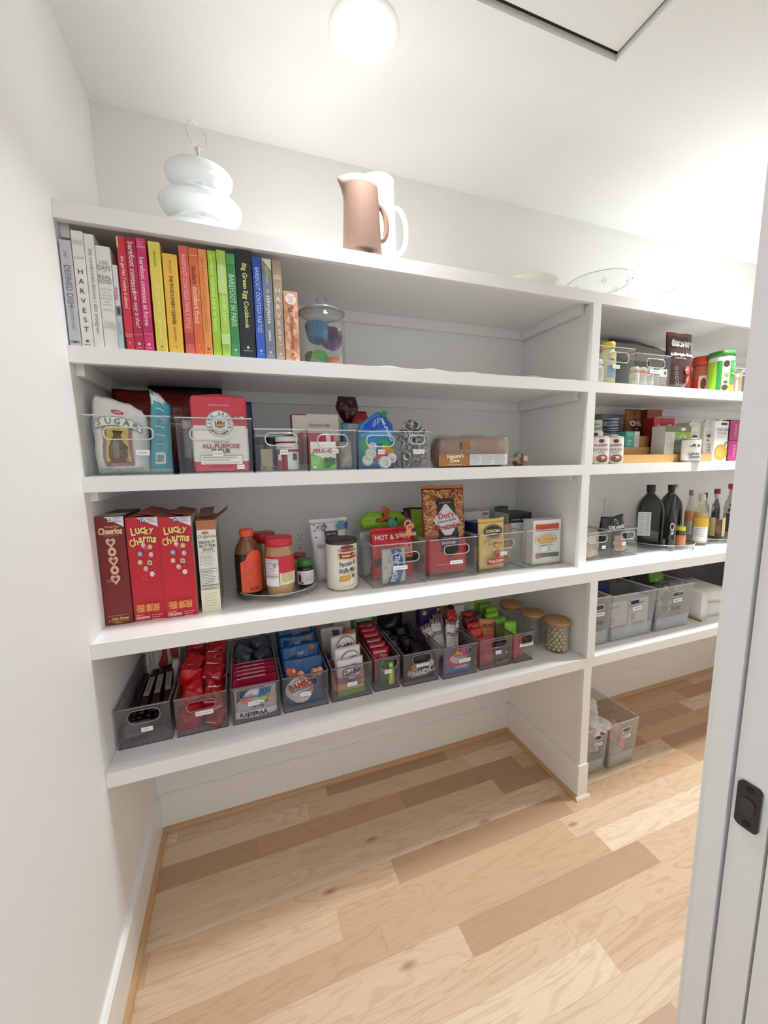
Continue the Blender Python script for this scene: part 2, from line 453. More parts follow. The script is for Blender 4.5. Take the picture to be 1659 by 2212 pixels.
# black edge pull in the door's edge
BLK = M('#0c0c0d', .18, coat=.4)
PZ = .938
bm = NB()
def rrect(w, h, r, n=5):
    pts = []
    for cx, cz, a0 in ((w / 2 - r, h / 2 - r, 0), (-w / 2 + r, h / 2 - r, 90), (-w / 2 + r, -h / 2 + r, 180), (w / 2 - r, -h / 2 + r, 270)):
        for i in range(n + 1):
            a = math.radians(a0 + 90 * i / n); pts.append((cx + r * math.cos(a), cz + r * math.sin(a)))
    return pts
def prism_x(bm, pts, x0, x1, cy, cz, mi=0):
    a = [bm.verts.new((x0, cy + p[0], cz + p[1])) for p in pts]; b = [bm.verts.new((x1, cy + p[0], cz + p[1])) for p in pts]
    n = len(pts)
    for i in range(n): bm.faces.new((a[i], a[(i + 1) % n], b[(i + 1) % n], b[i])).material_index = mi
    bm.faces.new(a[::-1]).material_index = mi; bm.faces.new(b).material_index = mi
prism_x(bm, rrect(.0235, .058, .006), XJ - .0012, XJ + .004, -.9, PZ); lean(bm)
lt = part('edge_pull', bm, BLK, dj)
bm = NB(); prism_x(bm, rrect(.014, .022, .006), XJ - .0022, XJ + .002, -.9, PZ); lean(bm); part('thumb_lever', bm, M('#1a1a1c', .12, coat=.6), lt)
for dz in (-.022, .022):
    bm = NB(); prism_x(bm, rrect(.0075, .0075, .0036), XJ - .0019, XJ + .002, -.9, PZ + dz); lean(bm); part('screw', bm, M('#34343a', .25, metal=.8), lt)

# ------------------------------------------------------------------ built in shelves
names = {1: 'topmost long white shelf board, carrying the pitchers and cake stands', 2: 'second long white shelf board from the top, carrying the cookbooks',
         3: 'middle long white shelf board, carrying the flour and sugar bins', 4: 'second long white shelf board from the bottom, carrying the cereal boxes',
         5: 'lowest long white shelf board, carrying the row of narrow snack bins'}
DX = {1: 1.6295, 2: 1.621, 3: 1.6108, 4: 1.6001, 5: 1.5922}    # right edge of each divider
DT = .0376
for k in range(1, 6):
    z, yf = ZS[k], YF[k]
    t = thing('shelf', names[k], 'shelf', (0, 0, z), group='long built-in shelves')
    bm = NB(); box(bm, .0005, XR - .0005, yf + .0195, YB - .0005, -.025, 0); part('board', bm, SHELF, t)
    bm = NB(); box(bm, .0005, XR - .0005, yf, yf + .019, -TF, 0); bevel(bm, .0012); part('front_edge', bm, SHELF, t)
    for nm, a in (('left', (.0005, .018, yf + .035, YB - .0005)), ('b', (.0185, DX[k] - .036, YB - .018, YB - .0005)), ('c', (DX[k] + .002, XR - .001, YB - .018, YB - .0005)), ('d', (DX[k] - .055, DX[k] - .0368, yf + .045, YB - .019))):
        if k == 5: continue
        bm = NB(); box(bm, a[0], a[1], a[2], a[3], -.0625 if k < 4 else -.052, -.0252); bevel(bm, .001); part('cleat', bm, SHELF, t)
bm = NB(); 
dl = {1: 'white upright between the two bays on the cookbook shelf', 2: 'white upright between the two bays on the flour bin shelf', 3: 'white upright between the two bays on the cereal box shelf',
      4: 'white upright between the two bays on the snack bin shelf', 5: 'tall white floor-standing upright with a baseboard, below the lowest shelf'}
for k in range(1, 6):
    zt = ZS[k] - TF - .0002; zb = ZS[k + 1] + .0002 if k < 5 else 0
    yf = YF[k] if k != 3 else 0
    x1 = DX[k]; x0 = x1 - DT
    t = thing('shelf_divider', dl[k], 'divider', ((x0 + x1) / 2, yf, zb), group='uprights between the bays'); h = zt - zb
    bm = NB(); box(bm, -DT / 2, DT / 2, 0, .0185, 0, h); bevel(bm, .0015); part('face_strip', bm, SHELF, t)
    bm = NB(); box(bm, -DT / 2 + .007, DT / 2 - .003, .019, YB - yf - .0005, 0, h); part('panel', bm, SHELF, t)
    if k == 5:
        H = .1453; e = .0125
        bm = NB()
        pts = [(-DT / 2 - e + .004, -.002), (-DT / 2 - e + .004, YB - yf - .014), (-DT / 2, YB - yf - .014), (-DT / 2, 0), (DT / 2, 0), (DT / 2, YB - yf - .014), (DT / 2 + .004, YB - yf - .014), (DT / 2 + .004, -.002)]
        box(bm, -DT / 2 - .0085, -DT / 2 + .0068, .0005, YB - yf - .014, 0, H)
        box(bm, DT / 2 - .0028, DT / 2 + .003, .0005, YB - yf - .014, 0, H)
        box(bm, -DT / 2 - .0085, DT / 2 + .003, -.004, .0, 0, H)
        bevel(bm, .0015); part('baseboard_wrap', bm, TRIM, t)
        bm = NB(); shoe(bm, (-DT / 2 - .0085, -.004), (-DT / 2 - .0085, YB - yf - .014), -1, 0, .013); part('shoe_moulding', bm, SHOE, t)
        bm = NB(); shoe(bm, (-DT / 2 - .02, -.004), (DT / 2 + .012, -.004), 0, -1, .012); part('shoe_moulding', bm, M('#d9cbb8', .4), t)

# ------------------------------------------------------------------ recessed lamps
def can_light(x, y, label, watts, spread=116):
    t = thing('recessed_light', label, 'ceiling light', (x, y, HC), group='recessed ceiling lights')
    bm = NB(); lathe(bm, [(.063, -.0005), (.063, -.004), (.088, -.0035), (.0905, -.0005)], 48, cap=False); part('trim_ring', bm, M('#f4f3f0', .4), t, True)
    bm = NB(); lathe(bm, [(.0, -.0022), (.0628, -.0022)], 40, cap=False); part('diffuser', bm, emit('#fffdf6', 9.0), t, True)
    area('lamp_light', (x, y, HC - .006), (0, 0, 0), .12, watts, (.92, .965, 1.0), spread=math.radians(spread))
can_light(.7235, -.0565, 'glowing round recessed ceiling light above the pitchers', LAMP_W)
can_light(2.95, -.06, 'second round recessed ceiling light, beyond the right side of the doorway', LAMP2_W)
can_light(2.36, -.23, 'added unseen recessed light that brightens the aisle, right of the attic panel', FILL_LAMP_W, 126)  # unseen extra lamp, added to light the floor and the goods
area('hall_fill', (1.25, -2.5, 2.3), (math.radians(35), 0, math.radians(8)), 1.8, HALL_W, (.89, .95, 1.0), 'SQUARE')  # large soft fill added behind the camera, no fixture there
# ------------------------------------------------------------------ product builders
ACR = clear('clear_acrylic', '#fcfdfc', .02, '#e6e8e8', .02)
ACR2 = clear('smoky_acrylic', '#f5f3f4', .03, '#c9c6ca', .045)
RIMM = clear('polished_acrylic_edge', '#c4c9ca', .25, '#f4f6f6', .45, rough=.1)
RIM2 = clear('smoky_acrylic_edge', '#9a979b', .2, '#8b888c', .4, rough=.1)
GLASS = clear('glass', '#fbfcfc', .035, '#ffffff', .01, blend=.45)
FROST = clear('frosted_plastic', '#f0f1f1', .03, '#f3f4f4', .13, rough=.4)
FROSTR = clear('frosted_plastic_edge', '#dfe2e2', .05, '#f2f4f4', .75, rough=.4)
FILM = clear('clear_film', '#f2f1ee', .10, '#ffffff', .05, rough=.12, blend=.5)
CHROME = M('#d8d9db', .12, metal=1)
WHITE = '#f3f2ee'

def cartonm(bm, w, d, h, bev=.0012):
    box(bm, -w / 2, w / 2, 0, d, 0, h)
    if bev: bevel(bm, bev, 1)
def carton(name, label, x0, x1, y, d, z, h, col, cat='box', rz=0, group=None, top=None, side=None, art=None, sideart=None, rough=.42, topart=None, piv=None):
    """a folding carton standing with its front at depth y; returns (thing, width)"""
    w = x1 - x0
    t = thing(name, label, cat, ((x0 + x1) / 2, y, z + .0004), rz, group)
    bm = NB(); cartonm(bm, w, d, h)
    ms = [M(col, rough), M(top or col, rough), M(side or col, rough)]
    bm.normal_update()
    for f in bm.faces:
        if f.normal.z > .7: f.material_index = 1
        elif abs(f.normal.x) > .7: f.material_index = 2
    part('carton', bm, ms, t)
    if art:
        a = Art(); art(a, w, h); a.done(t, 'front_print')
    if sideart:
        a = Art(); sideart(a, d, h); a.done(t, 'side_print', SIDE(w))
    if topart:
        a = Art(); topart(a, w, d); a.done(t, 'top_print', TOPM(h))
    return t
def pouchfn(w, h, t, seed=0, crum=.12, stand=True, pw=2.6):
    r = random.Random(seed); ox, oy = r.random() * 50, r.random() * 50
    def T(x, z):
        u = min(1, abs(x) / (w / 2)); v = min(1, max(0, z / h))
        e = (1 - u ** pw) ** .6
        g = (min(1, v / .10) ** .5 * (1 - max(0, (v - .25) / .75) ** 1.6) if stand else math.sin(PI * v) ** .45)
        n = noise.noise(Vector((x / w * 3.2 + ox, z / w * 3.2 + oy, seed))) + .5 * noise.noise(Vector((x / w * 8 + ox, z / w * 8 + oy, seed)))
        q = e * g
        return t / 2 * q * (1 + crum * 1.1 * n) + crum * t * .30 * n * min(1, q * 3) + .0006
    return T
def shaper(w, h, seed=0, sil=None, top=None, edge=.03):
    """outline of a soft bag: sil = [(v, left, right)] as fractions of the half width, top = [(u, dz)] lifting the top edge; returns (x, z) -> (x, z)"""
    r = random.Random(seed * 7 + 1); ph = r.random() * 40
    def lerp(tab, q, k):
        for a, b in zip(tab, tab[1:]):
            if q <= b[0]: 
                f = max(0, (q - a[0]) / (b[0] - a[0] + 1e-9)); f = f * f * (3 - 2 * f); return a[k] + (b[k] - a[k]) * f
        return tab[-1][k]
    def g(x, z):
        u = x / w + .5; v = min(1, max(0, z / h))
        L_, R_ = (-1, 1) if not sil else (-lerp(sil, v, 1), lerp(sil, v, 2))
        nl = noise.noise(Vector((ph, v * 5, 0))) * edge; nr = noise.noise(Vector((ph + 9, v * 5, 0))) * edge
        xx = (L_ + nl + (R_ + nr - L_ - nl) * u) * w / 2
        dz = (lerp(top, u, 1) if top else noise.noise(Vector((ph + 20, u * 3, 0))) * h * edge * .5) * v ** 2
        return xx, z + dz
    return g
def pouchm(bm, w, h, t, seed=0, crum=.12, stand=True, nx=12, nz=16, pinch=0, T=None, mi=0, G=None):
    """a filled bag: front and back skins meeting at flat sealed edges"""
    T = T or pouchfn(w, h, t, seed, crum, stand)
    fr = []; bk = []
    for j in range(nz + 1):
        v = j / nz; z = v * h; ra = []; rb = []
        sq = 1 - pinch * v ** 3
        for i in range(nx + 1):
            x = -w / 2 + w * i / nx; tt = T(x, z)
            X_, Z_ = G(x, z) if G else (x * sq, z)
            ra.append(bm.verts.new((X_, -tt, Z_)))
            rb.append(ra[-1] if i in (0, nx) or j == nz or (j == 0 and not stand) else bm.verts.new((X_, tt * .9, Z_)))
        fr.append(ra); bk.append(rb)
    for g, fl in ((fr, 0), (bk, 1)):
        for j in range(nz):
            for i in range(nx):
                q = [g[j][i], g[j][i + 1], g[j + 1][i + 1], g[j + 1][i]]
                q = [a for k, a in enumerate(q) if a not in q[:k]]
                if len(q) > 2:
                    try: f = bm.faces.new(q[::-1] if fl else q); f.smooth = True; f.material_index = mi
                    except ValueError: pass
    if stand:
        lo = fr[0] + bk[0][1:-1][::-1]
        try: bm.faces.new(lo[::-1]).material_index = mi
        except ValueError: pass
    return T
def onpouch(T, G=None):
    def f(x, y, z):
        X_, Z_ = G(x, z) if G else (x, z)
        return Vector((X_, -T(x, z) + y - .0008, Z_))
    return f
def bag(name, label, w, h, t, col, loc, rz=0, rot=None, seed=1, crum=.12, stand=True, art=None, cat='bag', group=None, rough=.3, seal=None, nx=14, nz=18, mat=None, zones=None, sil=None, top=None, edge=.03):
    """a printed pouch; zones: [(v0, v1, colour)] bands of ink all round"""
    tt = thing(name, label, cat, loc, rz, group, rot)
    G = shaper(w, h, seed, sil, top, edge)
    bm = NB(); T = pouchm(bm, w, h, t, seed, crum, stand, nx, nz, G=G)
    ms = [mat or M(col, rough)]
    for z0, z1, c in (zones or []):
        ms.append(M(c, rough))
        for f in bm.faces:
            zc = f.calc_center_median().z / h
            if z0 <= zc < z1: f.material_index = len(ms) - 1
    part('pouch', bm, ms, tt)
    if seal:
        bm = NB(); tp = [bm.verts.new((G(-w / 2 + w * i / 12, h)[0], sy_ * .0012, G(-w / 2 + w * i / 12, h)[1] + zz)) for sy_ in (-1, 1) for zz in (-.001, .011) for i in range(13)]
        for i in range(12):
            for A, B in ((0, 13), (13, 39), (39, 26), (26, 0)): bm.faces.new((tp[A + i], tp[A + i + 1], tp[B + i + 1], tp[B + i]))
        part('seal', bm, M(seal, rough), tt)
    if art:
        a = Art(onpouch(T, G), step=.0004, off=.0011, fine=.007); art(a, w, h); a.done(tt, 'front_print')
    return tt
def pouchlet(name, label, w, h, t, col, loc, rot, seed, group, cat='snack pouch', art=None, rough=.25, proto={}):
    key = (w, h, t, col, seed % 3, name, bool(art))
    if key in proto:
        c = dup(proto[key], None, loc, rot, label); 
        if group: c['group'] = group
        return c
    tt = thing(name, label, cat, loc, 0, group, rot)
    bm = NB(); T = pouchm(bm, w, h, t, seed, .6, False, 9, 10)
    for v in bm.verts: v.co.z -= h / 2
    part('wrapper', bm, M(col, rough), tt)
    if art:
        a = Art(lambda x, y, z: Vector((x, -T(x, z + h / 2) + y - .0006, z))); art(a, w, h); a.done(tt, 'front_print')
    proto[key] = tt
    return tt
def bin_(label, x0, x1, y, z, h, d, tagtext, tagx=.5, tagz=.42, tagw=.035, hx=.5, hz=.76, hw=.45, hh=.2, smoky=False, taper=.0, cat='storage bin', rr=.4, front_in=0, grp=None, th=.0024, foot=True, tilt=0, ribs=0):
    """open clear bin: body with a cut-out grip in the front, raised rim round the grip, paper tag. hx, hz, tagx, tagz are fractions of the front."""
    w = x1 - x0
    t = thing('storage_bin', label, cat, ((x0 + x1) / 2, y, z + .0006), tilt, grp or ('smoky clear bins on the lowest shelf' if smoky else 'clear acrylic bins'))
    m, mr = (ACR2, RIM2) if smoky else (ACR, RIMM)
    bm = NB(); W = w / 2
    # side, back and base
    for a in ((-W, -W + th, th, d), (W - th, W, th, d), (-W + th, W - th, d - th, d)): box(bm, a[0], a[1], a[2], a[3], th, h - th)
    box(bm, -W, W, 0, d, 0, th)
    # front wall with the grip opening
    gw, gh = w * hw, h * hh; gx, gz = -W + w * hx, h * hz
    inner = [(gx + p[0], gz + p[1]) for p in rrect(gw, gh, min(gh, gw) * rr, 6)]
    n = len(inner); outer = []
    for px, pz in inner:
        dx, dz = px - gx, pz - gz
        kx = ((W - gx) if dx > 0 else (-W - gx)) / dx if abs(dx) > 1e-6 else 1e9
        kz = ((h - th - gz) if dz > 0 else (th - gz)) / dz if abs(dz) > 1e-6 else 1e9
        k = min(kx, kz); outer.append((gx + dx * k, gz + dz * k))
    for c in ((-W, th), (W, th), (W, h - th), (-W, h - th)):
        i = min(range(n), key=lambda q: (outer[q][0] - c[0]) ** 2 + (outer[q][1] - c[1]) ** 2); outer[i] = c
    V = [[bm.verts.new((p[0], yy, p[1])) for p in lst] for yy, lst in ((0, outer), (0, inner), (th, inner), (th, outer))]
    for A, B in ((0, 1), (1, 2), (2, 3)):
        for i in range(n): bm.faces.new((V[A][i], V[A][(i + 1) % n], V[B][(i + 1) % n], V[B][i]))
    if taper:
        for v in bm.verts:
            k = 1 - taper * (1 - v.co.z / h); v.co.x *= k; v.co.y = d / 2 + (v.co.y - d / 2) * k
    part('tub', bm, m, t)
    bm = NB(); e = .0006
    for a in ((-W - e, -W + th + e, 0, d), (W - th - e, W + e, 0, d), (-W + th + e, W - th - e, -e, th + e), (-W + th + e, W - th - e, d - th, d)): box(bm, a[0], a[1], a[2], a[3], h - th, h + .0006)
    part('rim', bm, mr, t)
    bm = NB(); 
    pts = [(gx + p[0], -.001, gz + p[1]) for p in rrect(gw + .004, gh + .004, min(gh, gw) * rr, 6)]
    tube(bm, pts, .0019, 6, closed=True); part('grip_rim', bm, mr, t)
    if ribs:
        bm = NB()
        for q in range(ribs): xx = -W + .012 + (w - .024) * q / (ribs - 1); tube(bm, [(xx, .01, th + .0012), (xx, d - .01, th + .0012)], .0016, 6)
        part('ribbed_base', bm, mr, t)
    # darker moulded bottom edge
    bm = NB(); box(bm, -W - e, W + e, -e, .0015, -.0004, .0026); box(bm, -W - e, -W + .0012, .0015, d, -.0004, .0026); box(bm, W - .0012, W + e, .0015, d, -.0004, .0026)
    if taper:
        for v in bm.verts: v.co.x *= 1 - taper; v.co.y = d / 2 + (v.co.y - d / 2) * (1 - taper)
    part('base_edge', bm, M('#55535a' if smoky else '#8d9394', .3), t)
    if tagtext:
        a = Art(off=.0004, step=.0003); tw = tagw; tz = h * tagz; tx = -W + w * tagx; th_ = .0135
        a.rect(tx - tw / 2, tz - th_ / 2, tx + tw / 2, tz + th_ / 2, '#f7f6f3')
        if tagtext[0] == '~': a.rect(tx - tw * .36, tz - .0012, tx + tw * .36, tz + .0014, '#8d8a87')
        else: a.text(tagtext, tx, tz, .0042, '#55524f', w=tw * .82)
        if taper: a.fn = lambda x, y, zz: Vector((x, y + d / 2 * taper * (1 - zz / h), zz))
        a.done(t, 'tag')
    return t
def jar_lid(bm, r, z0, z1, ribs=0, mi=0):
    lathe(bm, [(r * .97, z0), (r, z0 + .001), (r, z1 - .002), (r * .96, z1), (0, z1)], 40, mi=mi, ripple=.012 if ribs else 0, rn=ribs, cap=False)
def can(name, label, x, y, z, r, h, col, group=None, cat='can', art=None, lid='#c9cacc', a0=0, lidh=0, plastic_lid=None):
    t = thing(name, label, cat, (x, y, z + .0004), 0, group)
    bm = NB(); lathe(bm, [(r * .97, 0), (r, .002), (r, .004), (r * .985, .0055), (r * .985, h - .0055), (r, h - .004), (r, h - .001), (r * .93, h), (r * .92, h - .002), (0, h - .002)], 40)
    part('can_body', bm, M(lid, .25, metal=.9), t)
    bm = NB(); lathe(bm, [(r * .99, .006), (r * .99, h - .006)], 40, cap=False); part('label_band', bm, M(col, .4), t, True)
    if plastic_lid:
        bm = NB(); jar_lid(bm, r * 1.03, h - .012, h + .002, 0); part('lid', bm, M(plastic_lid, .4), t)
    if art:
        a = Art(wrap(r * .99, a0=a0 + turn(x, y)), fine=.006); art(a, r, h); a.done(t, 'label_print')
    return t

# ------------------------------------------------------------------ cookbooks
BD = .0   # books stand with their spines near the front edge
books = [
 # colour, x0, x1, h, text list (string, centre frac, height m, colour, bold, shear, vertical), label
 ('#c3c2c8', .0025, .0262, .2323, 'pale grey cookbook at the far left end of the row', [('the', .87, .008, '#8d8c92', 0, .3), ('DEFINED DISH', .57, .0125, '#6f6d73', 0, 0), ('ALEX SNODGRASS', .27, .006, '#8d8c92', 0, 0), ('HMH', .04, .006, '#5b5a60', .02, 0, 'h')]),
 ('#e6e3dc', .0272, .0510, .2555, 'tall cream cookbook with HARVEST spelled in black letters', [('HARVEST', 0, .011, '#2c2a28', .0, 0, 'stack'), ('HALF BAKED', .77, .005, '#aaa69e', 0, 0, 'h'), ('TIEGHAN', .91, .004, '#aaa69e', 0, 0, 'h'), ('GERARD', .89, .004, '#aaa69e', 0, 0, 'h'), ('\u25cf', .05, .008, '#6a675f', 0, 0, 'h')]),
 ('#e3e2df', .0516, .0718, .2522, 'white cookbook with thin grey lettering beside the thick short white one', [('the comfortable kitchen | alex snodgrass', .50, .0105, '#7c7b7b', 0, 0)]),
 ('#e4e2db', .0724, .1021, .2301, 'thick short white cookbook reading 100 DAYS of REAL FOOD', [('100', .84, .009, '#9a978f', 0, 0, 'h'), ('DAYS', .79, .010, '#5f5d58', 0, 0, 'h'), ('of', .755, .005, '#8e8b84', 0, .2, 'h'), ('REAL', .70, .009, '#6f6d68', 0, 0, 'h'), ('FOOD', .655, .009, '#6f6d68', 0, 0, 'h'), ('HOW WE', .58, .0035, '#8e8b84', 0, 0, 'h'), ('DID IT', .55, .0035, '#8e8b84', 0, 0, 'h'), ('WHAT WE', .52, .0035, '#8e8b84', 0, 0, 'h'), ('LEARNED', .49, .0035, '#8e8b84', 0, 0, 'h'), ('AND', .46, .0035, '#8e8b84', 0, 0, 'h'), ('100 EASY', .43, .0035, '#8e8b84', 0, 0, 'h'), ('RECIPES', .38, .0035, '#8e8b84', 0, 0, 'h'), ('LISA', .255, .007, '#b5b09c', 0, 0, 'h'), ('LEAKE', .215, .007, '#b5b09c', 0, 0, 'h')]),
 ('#d9dadc', .1026, .1134, .1918, 'thin small white book with a pink word, shortest on the left', [('fondue', .66, .008, '#d0447a', .01, 0), ('lisa smith', .25, .005, '#6d6f75', 0, 0)]),
 ('#cf3346', .1166, .1349, .2578, 'bright red cookbook, first of the red and pink spines', [('ina garten | make it ahead', .60, .0105, '#f6dcd8', .008, .15), ('clarkson', .14, .004, '#f0c6c6', 0, 0, 'h'), ('potter', .12, .004, '#f0c6c6', 0, 0, 'h'), ('\u2020', .06, .008, '#f6dcd8', 0, 0, 'h')]),
 ('#b7294f', .1355, .1562, .2577, 'crimson cookbook with white lettering asking how easy is that', [('barefoot contessa', .74, .0115, '#f4dbe0', .008, .1), ('how easy is that?', .37, .0115, '#f4dbe0', .008, .25), ('ina garten', .145, .004, '#e8b7c4', 0, 0, 'h'), ('\u25cf', .06, .008, '#e8b7c4', 0, 0, 'h')]),
 ('#d63a73', .1567, .1771, .261, 'hot pink cookbook, last of the red and pink spines', [('barefoot contessa at home', .53, .0105, '#f8dce7', .008, 0), ('INA GARTEN', .92, .0035, '#f4c3d6', 0, 0, 'h'), ('ina garten', .155, .004, '#f4c3d6', 0, 0, 'h'), ('\u25cf', .06, .008, '#f4c3d6', 0, 0, 'h')]),
 ('#e6d25c', .1821, .2080, .2572, 'pale yellow cookbook with faded white lettering', [('GINA HOMOLKA', .85, .005, '#6d6536', 0, 0), ('skinnytaste', .50, .014, '#f2e89a', 0, 0), ('FAST AND SLOW', .21, .006, '#f4ecae', .01, 0), ('\u25cf', .05, .008, '#a89a45', 0, 0, 'h')]),
 ('#f0bd4a', .2107, .2436, .2343, 'short golden yellow cookbook with black capitals down the spine', [('bon appetit', .87, .006, '#6a5220', 0, 0), ('THE FOOD LOVER\u2019S CLEANSE', .54, .008, '#29220f', .018, .0), ('SARA DICKERMAN', .19, .0045, '#5a4820', 0, 0), ('\u2020', .06, .008, '#5a4820', 0, 0, 'h')]),
 ('#e0625b', .2481, .2694, .2579, 'coral red cookbook beside the golden yellow one', [('BAREFOOT CONTESSA FAMILY STYLE', .58, .0098, '#f7cdbf', 0, 0), ('\u2020', .08, .010, '#f3b5a8', 0, 0, 'h')]),
 ('#e4713f', .2700, .2916, .2565, 'deep orange cookbook with a half black half white title', [('modern', .75, .012, '#5b2b17', .008, 0), ('comfort food', .47, .012, '#fbe4d5', .008, 0), ('ina garten', .93, .0045, '#fbe4d5', 0, 0, 'h'), ('\u2020', .08, .010, '#f6bd9c', 0, 0, 'h')]),
 ('#ee9a58', .2920, .3118, .2566, 'light orange cookbook next to the lime green ones', [('the barefoot contessa cookbook', .57, .0100, '#c9772e', 0, 0), ('\u25cf', .06, .009, '#a3561c', 0, 0, 'h')]),
 ('#a9cf38', .3136, .3336, .2565, 'lime green cookbook, first of the green spines', [('barefoot contessa back to basics', .60, .0100, '#e4f3b4', .004, 0), ('\u2020', .09, .011, '#dcf0a2', 0, 0, 'h')]),
 ('#b1d65f', .3347, .3570, .2608, 'pale lime cookbook with a washed out title between two green ones', [('ina garten', .78, .010, '#e2f3b4', 0, 0), ('cook like a pro', .47, .010, '#eaf7c6', 0, 0), ('\u25cf', .09, .008, '#8cc05a', 0, 0, 'h')]),
 ('#3f8f52', .3573, .3792, .2569, 'forest green cookbook with white capitals about Paris', [('BAREFOOT IN PARIS', .55, .0125, '#d9ecd6', 0, 0), ('\u25cf', .07, .007, '#b6dab8', 0, 0, 'h')]),
 ('#23272a', .3800, .4196, .2691, 'thick black cookbook with yellow green lettering, widest of the row', [('Big Green Egg Cookbook', .58, .0150, '#d7db7c', .02, 0), ('\u25cf', .10, .010, '#d9dcd9', 0, 0, 'h')]),
 ('#2f57b5', .4215, .4436, .2579, 'royal blue cookbook right of the thick black one', [('BAREFOOT CONTESSA PARTIES!', .58, .0105, '#c6d6f2', 0, 0), ('\u25cf', .08, .008, '#a9bfe9', 0, 0, 'h')]),
 ('#7d838f', .4447, .4700, .2584, 'slate grey cookbook with a pale slash across its top', [('THE', .68, .005, '#f0f1f3', .02, 0), ('skinnytaste', .50, .0150, '#f3f4f6', .004, 0), ('COOKBOOK', .24, .0058, '#f0f1f3', .03, 0), ('GINA HOMOLKA', .84, .006, '#d8d6c8', 0, 0), ('\u25cf', .07, .008, '#d5d9df', 0, 0, 'h')]),
 ('#b39e8a', .4718, .4956, .2568, 'tan cookbook with HARVEST spelled in white letters', [('HARVEST', 0, .013, '#f3ece3', 0, 0, 'stack2'), ('HALF', .845, .005, '#e6dbce', .01, 0, 'h'), ('BAKED', .82, .005, '#e6dbce', .01, 0, 'h'), ('recipes', .16, .004, '#e6dbce', 0, 0, 'h'), ('\u25cf', .06, .008, '#e6dbce', 0, 0, 'h')]),
 ('#e5a988', .4973, .5358, .1827, 'short thick peach book with a white round sticker, at the right end of the row', [('THE CHEESE BOARD DECK', .47, .009, '#8c3b22', .02, 0), ('\u25cf', .09, .009, '#b4552f', 0, 0, 'h')]),
]
for i, (col, x0, x1, h, txts, *rest) in enumerate([(b[0], b[1], b[2], b[3], b[5], b[4]) for b in books]):
    label = rest[0]; w = x1 - x0; D = .205 if h > .2 else .15
    t = thing('cookbook', label, 'book', ((x0 + x1) / 2, .008, Z2 + .0004), group='cookbooks in rainbow order on the second shelf')
    paper = i in (9, 20, 8)
    bm = NB()
    # case: rounded spine and two boards
    c = .0022; n = 5
    pts = [(-w / 2, D), (-w / 2, .0024), (-w / 2 + .0005, .0008), (-w / 2 + .002, 0), (w / 2 - .002, 0), (w / 2 - .0005, .0008), (w / 2, .0024), (w / 2, D), (w / 2 - c, D), (w / 2 - c, .006), (-w / 2 + c, .006), (-w / 2 + c, D)]
    lo = [bm.verts.new((p[0], p[1], 0)) for p in pts]; hi = [bm.verts.new((p[0], p[1], h)) for p in pts]; k = len(pts)
    for q in range(k): bm.faces.new((lo[q], lo[(q + 1) % k], hi[(q + 1) % k], hi[q]))
    bm.faces.new(lo[::-1]); bm.faces.new(hi)
    part('cover', bm, M(col, .42), t)
    bm = NB(); box(bm, -w / 2 + c + .0002, w / 2 - c - .0002, .0062, D - .004, .003, h - .003); part('pages', bm, M('#e9e2d2', .8), t)
    a = Art()
    if i == 3: a.rect(-w * .45, h * .235, w * .45, h * .2365, '#b5b09c').rect(-w * .45, h * .195, w * .45, h * .1965, '#b5b09c').rect(-w * .4, h * .755, -w * .15, h * .7565, '#8e8b84').rect(w * .15, h * .755, w * .4, h * .7565, '#8e8b84')
    if i == 4: a.rect(-w * .48, h * .40, w * .48, h * .52, '#8b8a8c').rect(-w * .2, h * .42, w * .3, h * .5, '#3e3b3d').rect(-w*.48, h*.02, w*.48, h*.38, '#b9c6d3')
    if i == 5: a.rect(-w * .48, h * .90, -w * .30, h * .995, '#e7c58e').rect(-w * .48, 0, -w * .34, h * .12, '#3a2a2a')
    if i == 6: a.rect(-w * .49, h * .88, w * .49, h * .99, '#a32246')
    if i == 7: a.rect(-w * .49, h * .80, w * .49, h * .86, '#c52d63').rect(-w * .49, h * .16, w * .49, h * .30, '#c52d63').lines(-w * .35, w * .35, h * .965, 5, .0035, '#f4c3d6')
    if i == 10: a.rect(-w * .49, h * .10, w * .49, h * .20, '#c94b46')
    if i == 14: a.rect(-w * .48, h * .60, w * .48, h * .86, '#c4e08a').rect(-w * .48, h * .12, w * .48, h * .22, '#cbe59a')
    if i == 15: a.rect(-w * .49, h * .90, w * .49, h * .985, '#5aa267').rect(-w * .49, 0, w * .49, h * .13, '#4d9a5e')
    if i == 17: a.rect(-w * .49, 0, w * .49, h * .30, '#3a63c4')
    if i == 18: a.poly([(-w * .48, h * .99), (-w * .48, h * .90), (w * .48, h * .80), (w * .48, h * .88)], '#8e8c66').poly([(-w * .48, h * .99), (w * .48, h * .885), (w * .48, h * .99)], '#e2e1d8')
    if i == 20:
        r_ = random.Random(5)
        for q in range(26):
            cx, cz = r_.uniform(-w * .4, w * .4), r_.uniform(h * .03, h * .95)
            a.poly([(max(-w * .48, min(w * .48, cx + dx * .008)), cz + dz * .012) for dx, dz in ((-1, -.4), (.6, -1), (1, .5), (-.3, 1))], r_.choice(['#efc2a3', '#d98f6a', '#eeb594']))
        a.disc(0, h * .88, w * .37, w * .37, '#f5efe6')
        for q in range(5): a.text(['THE ESSENTIAL', 'GUIDE TO', 'SUPERB', 'CHEESE', 'BOARDS'][q], 0, h * (.92 - .022 * q), .0026, '#8c6a52')
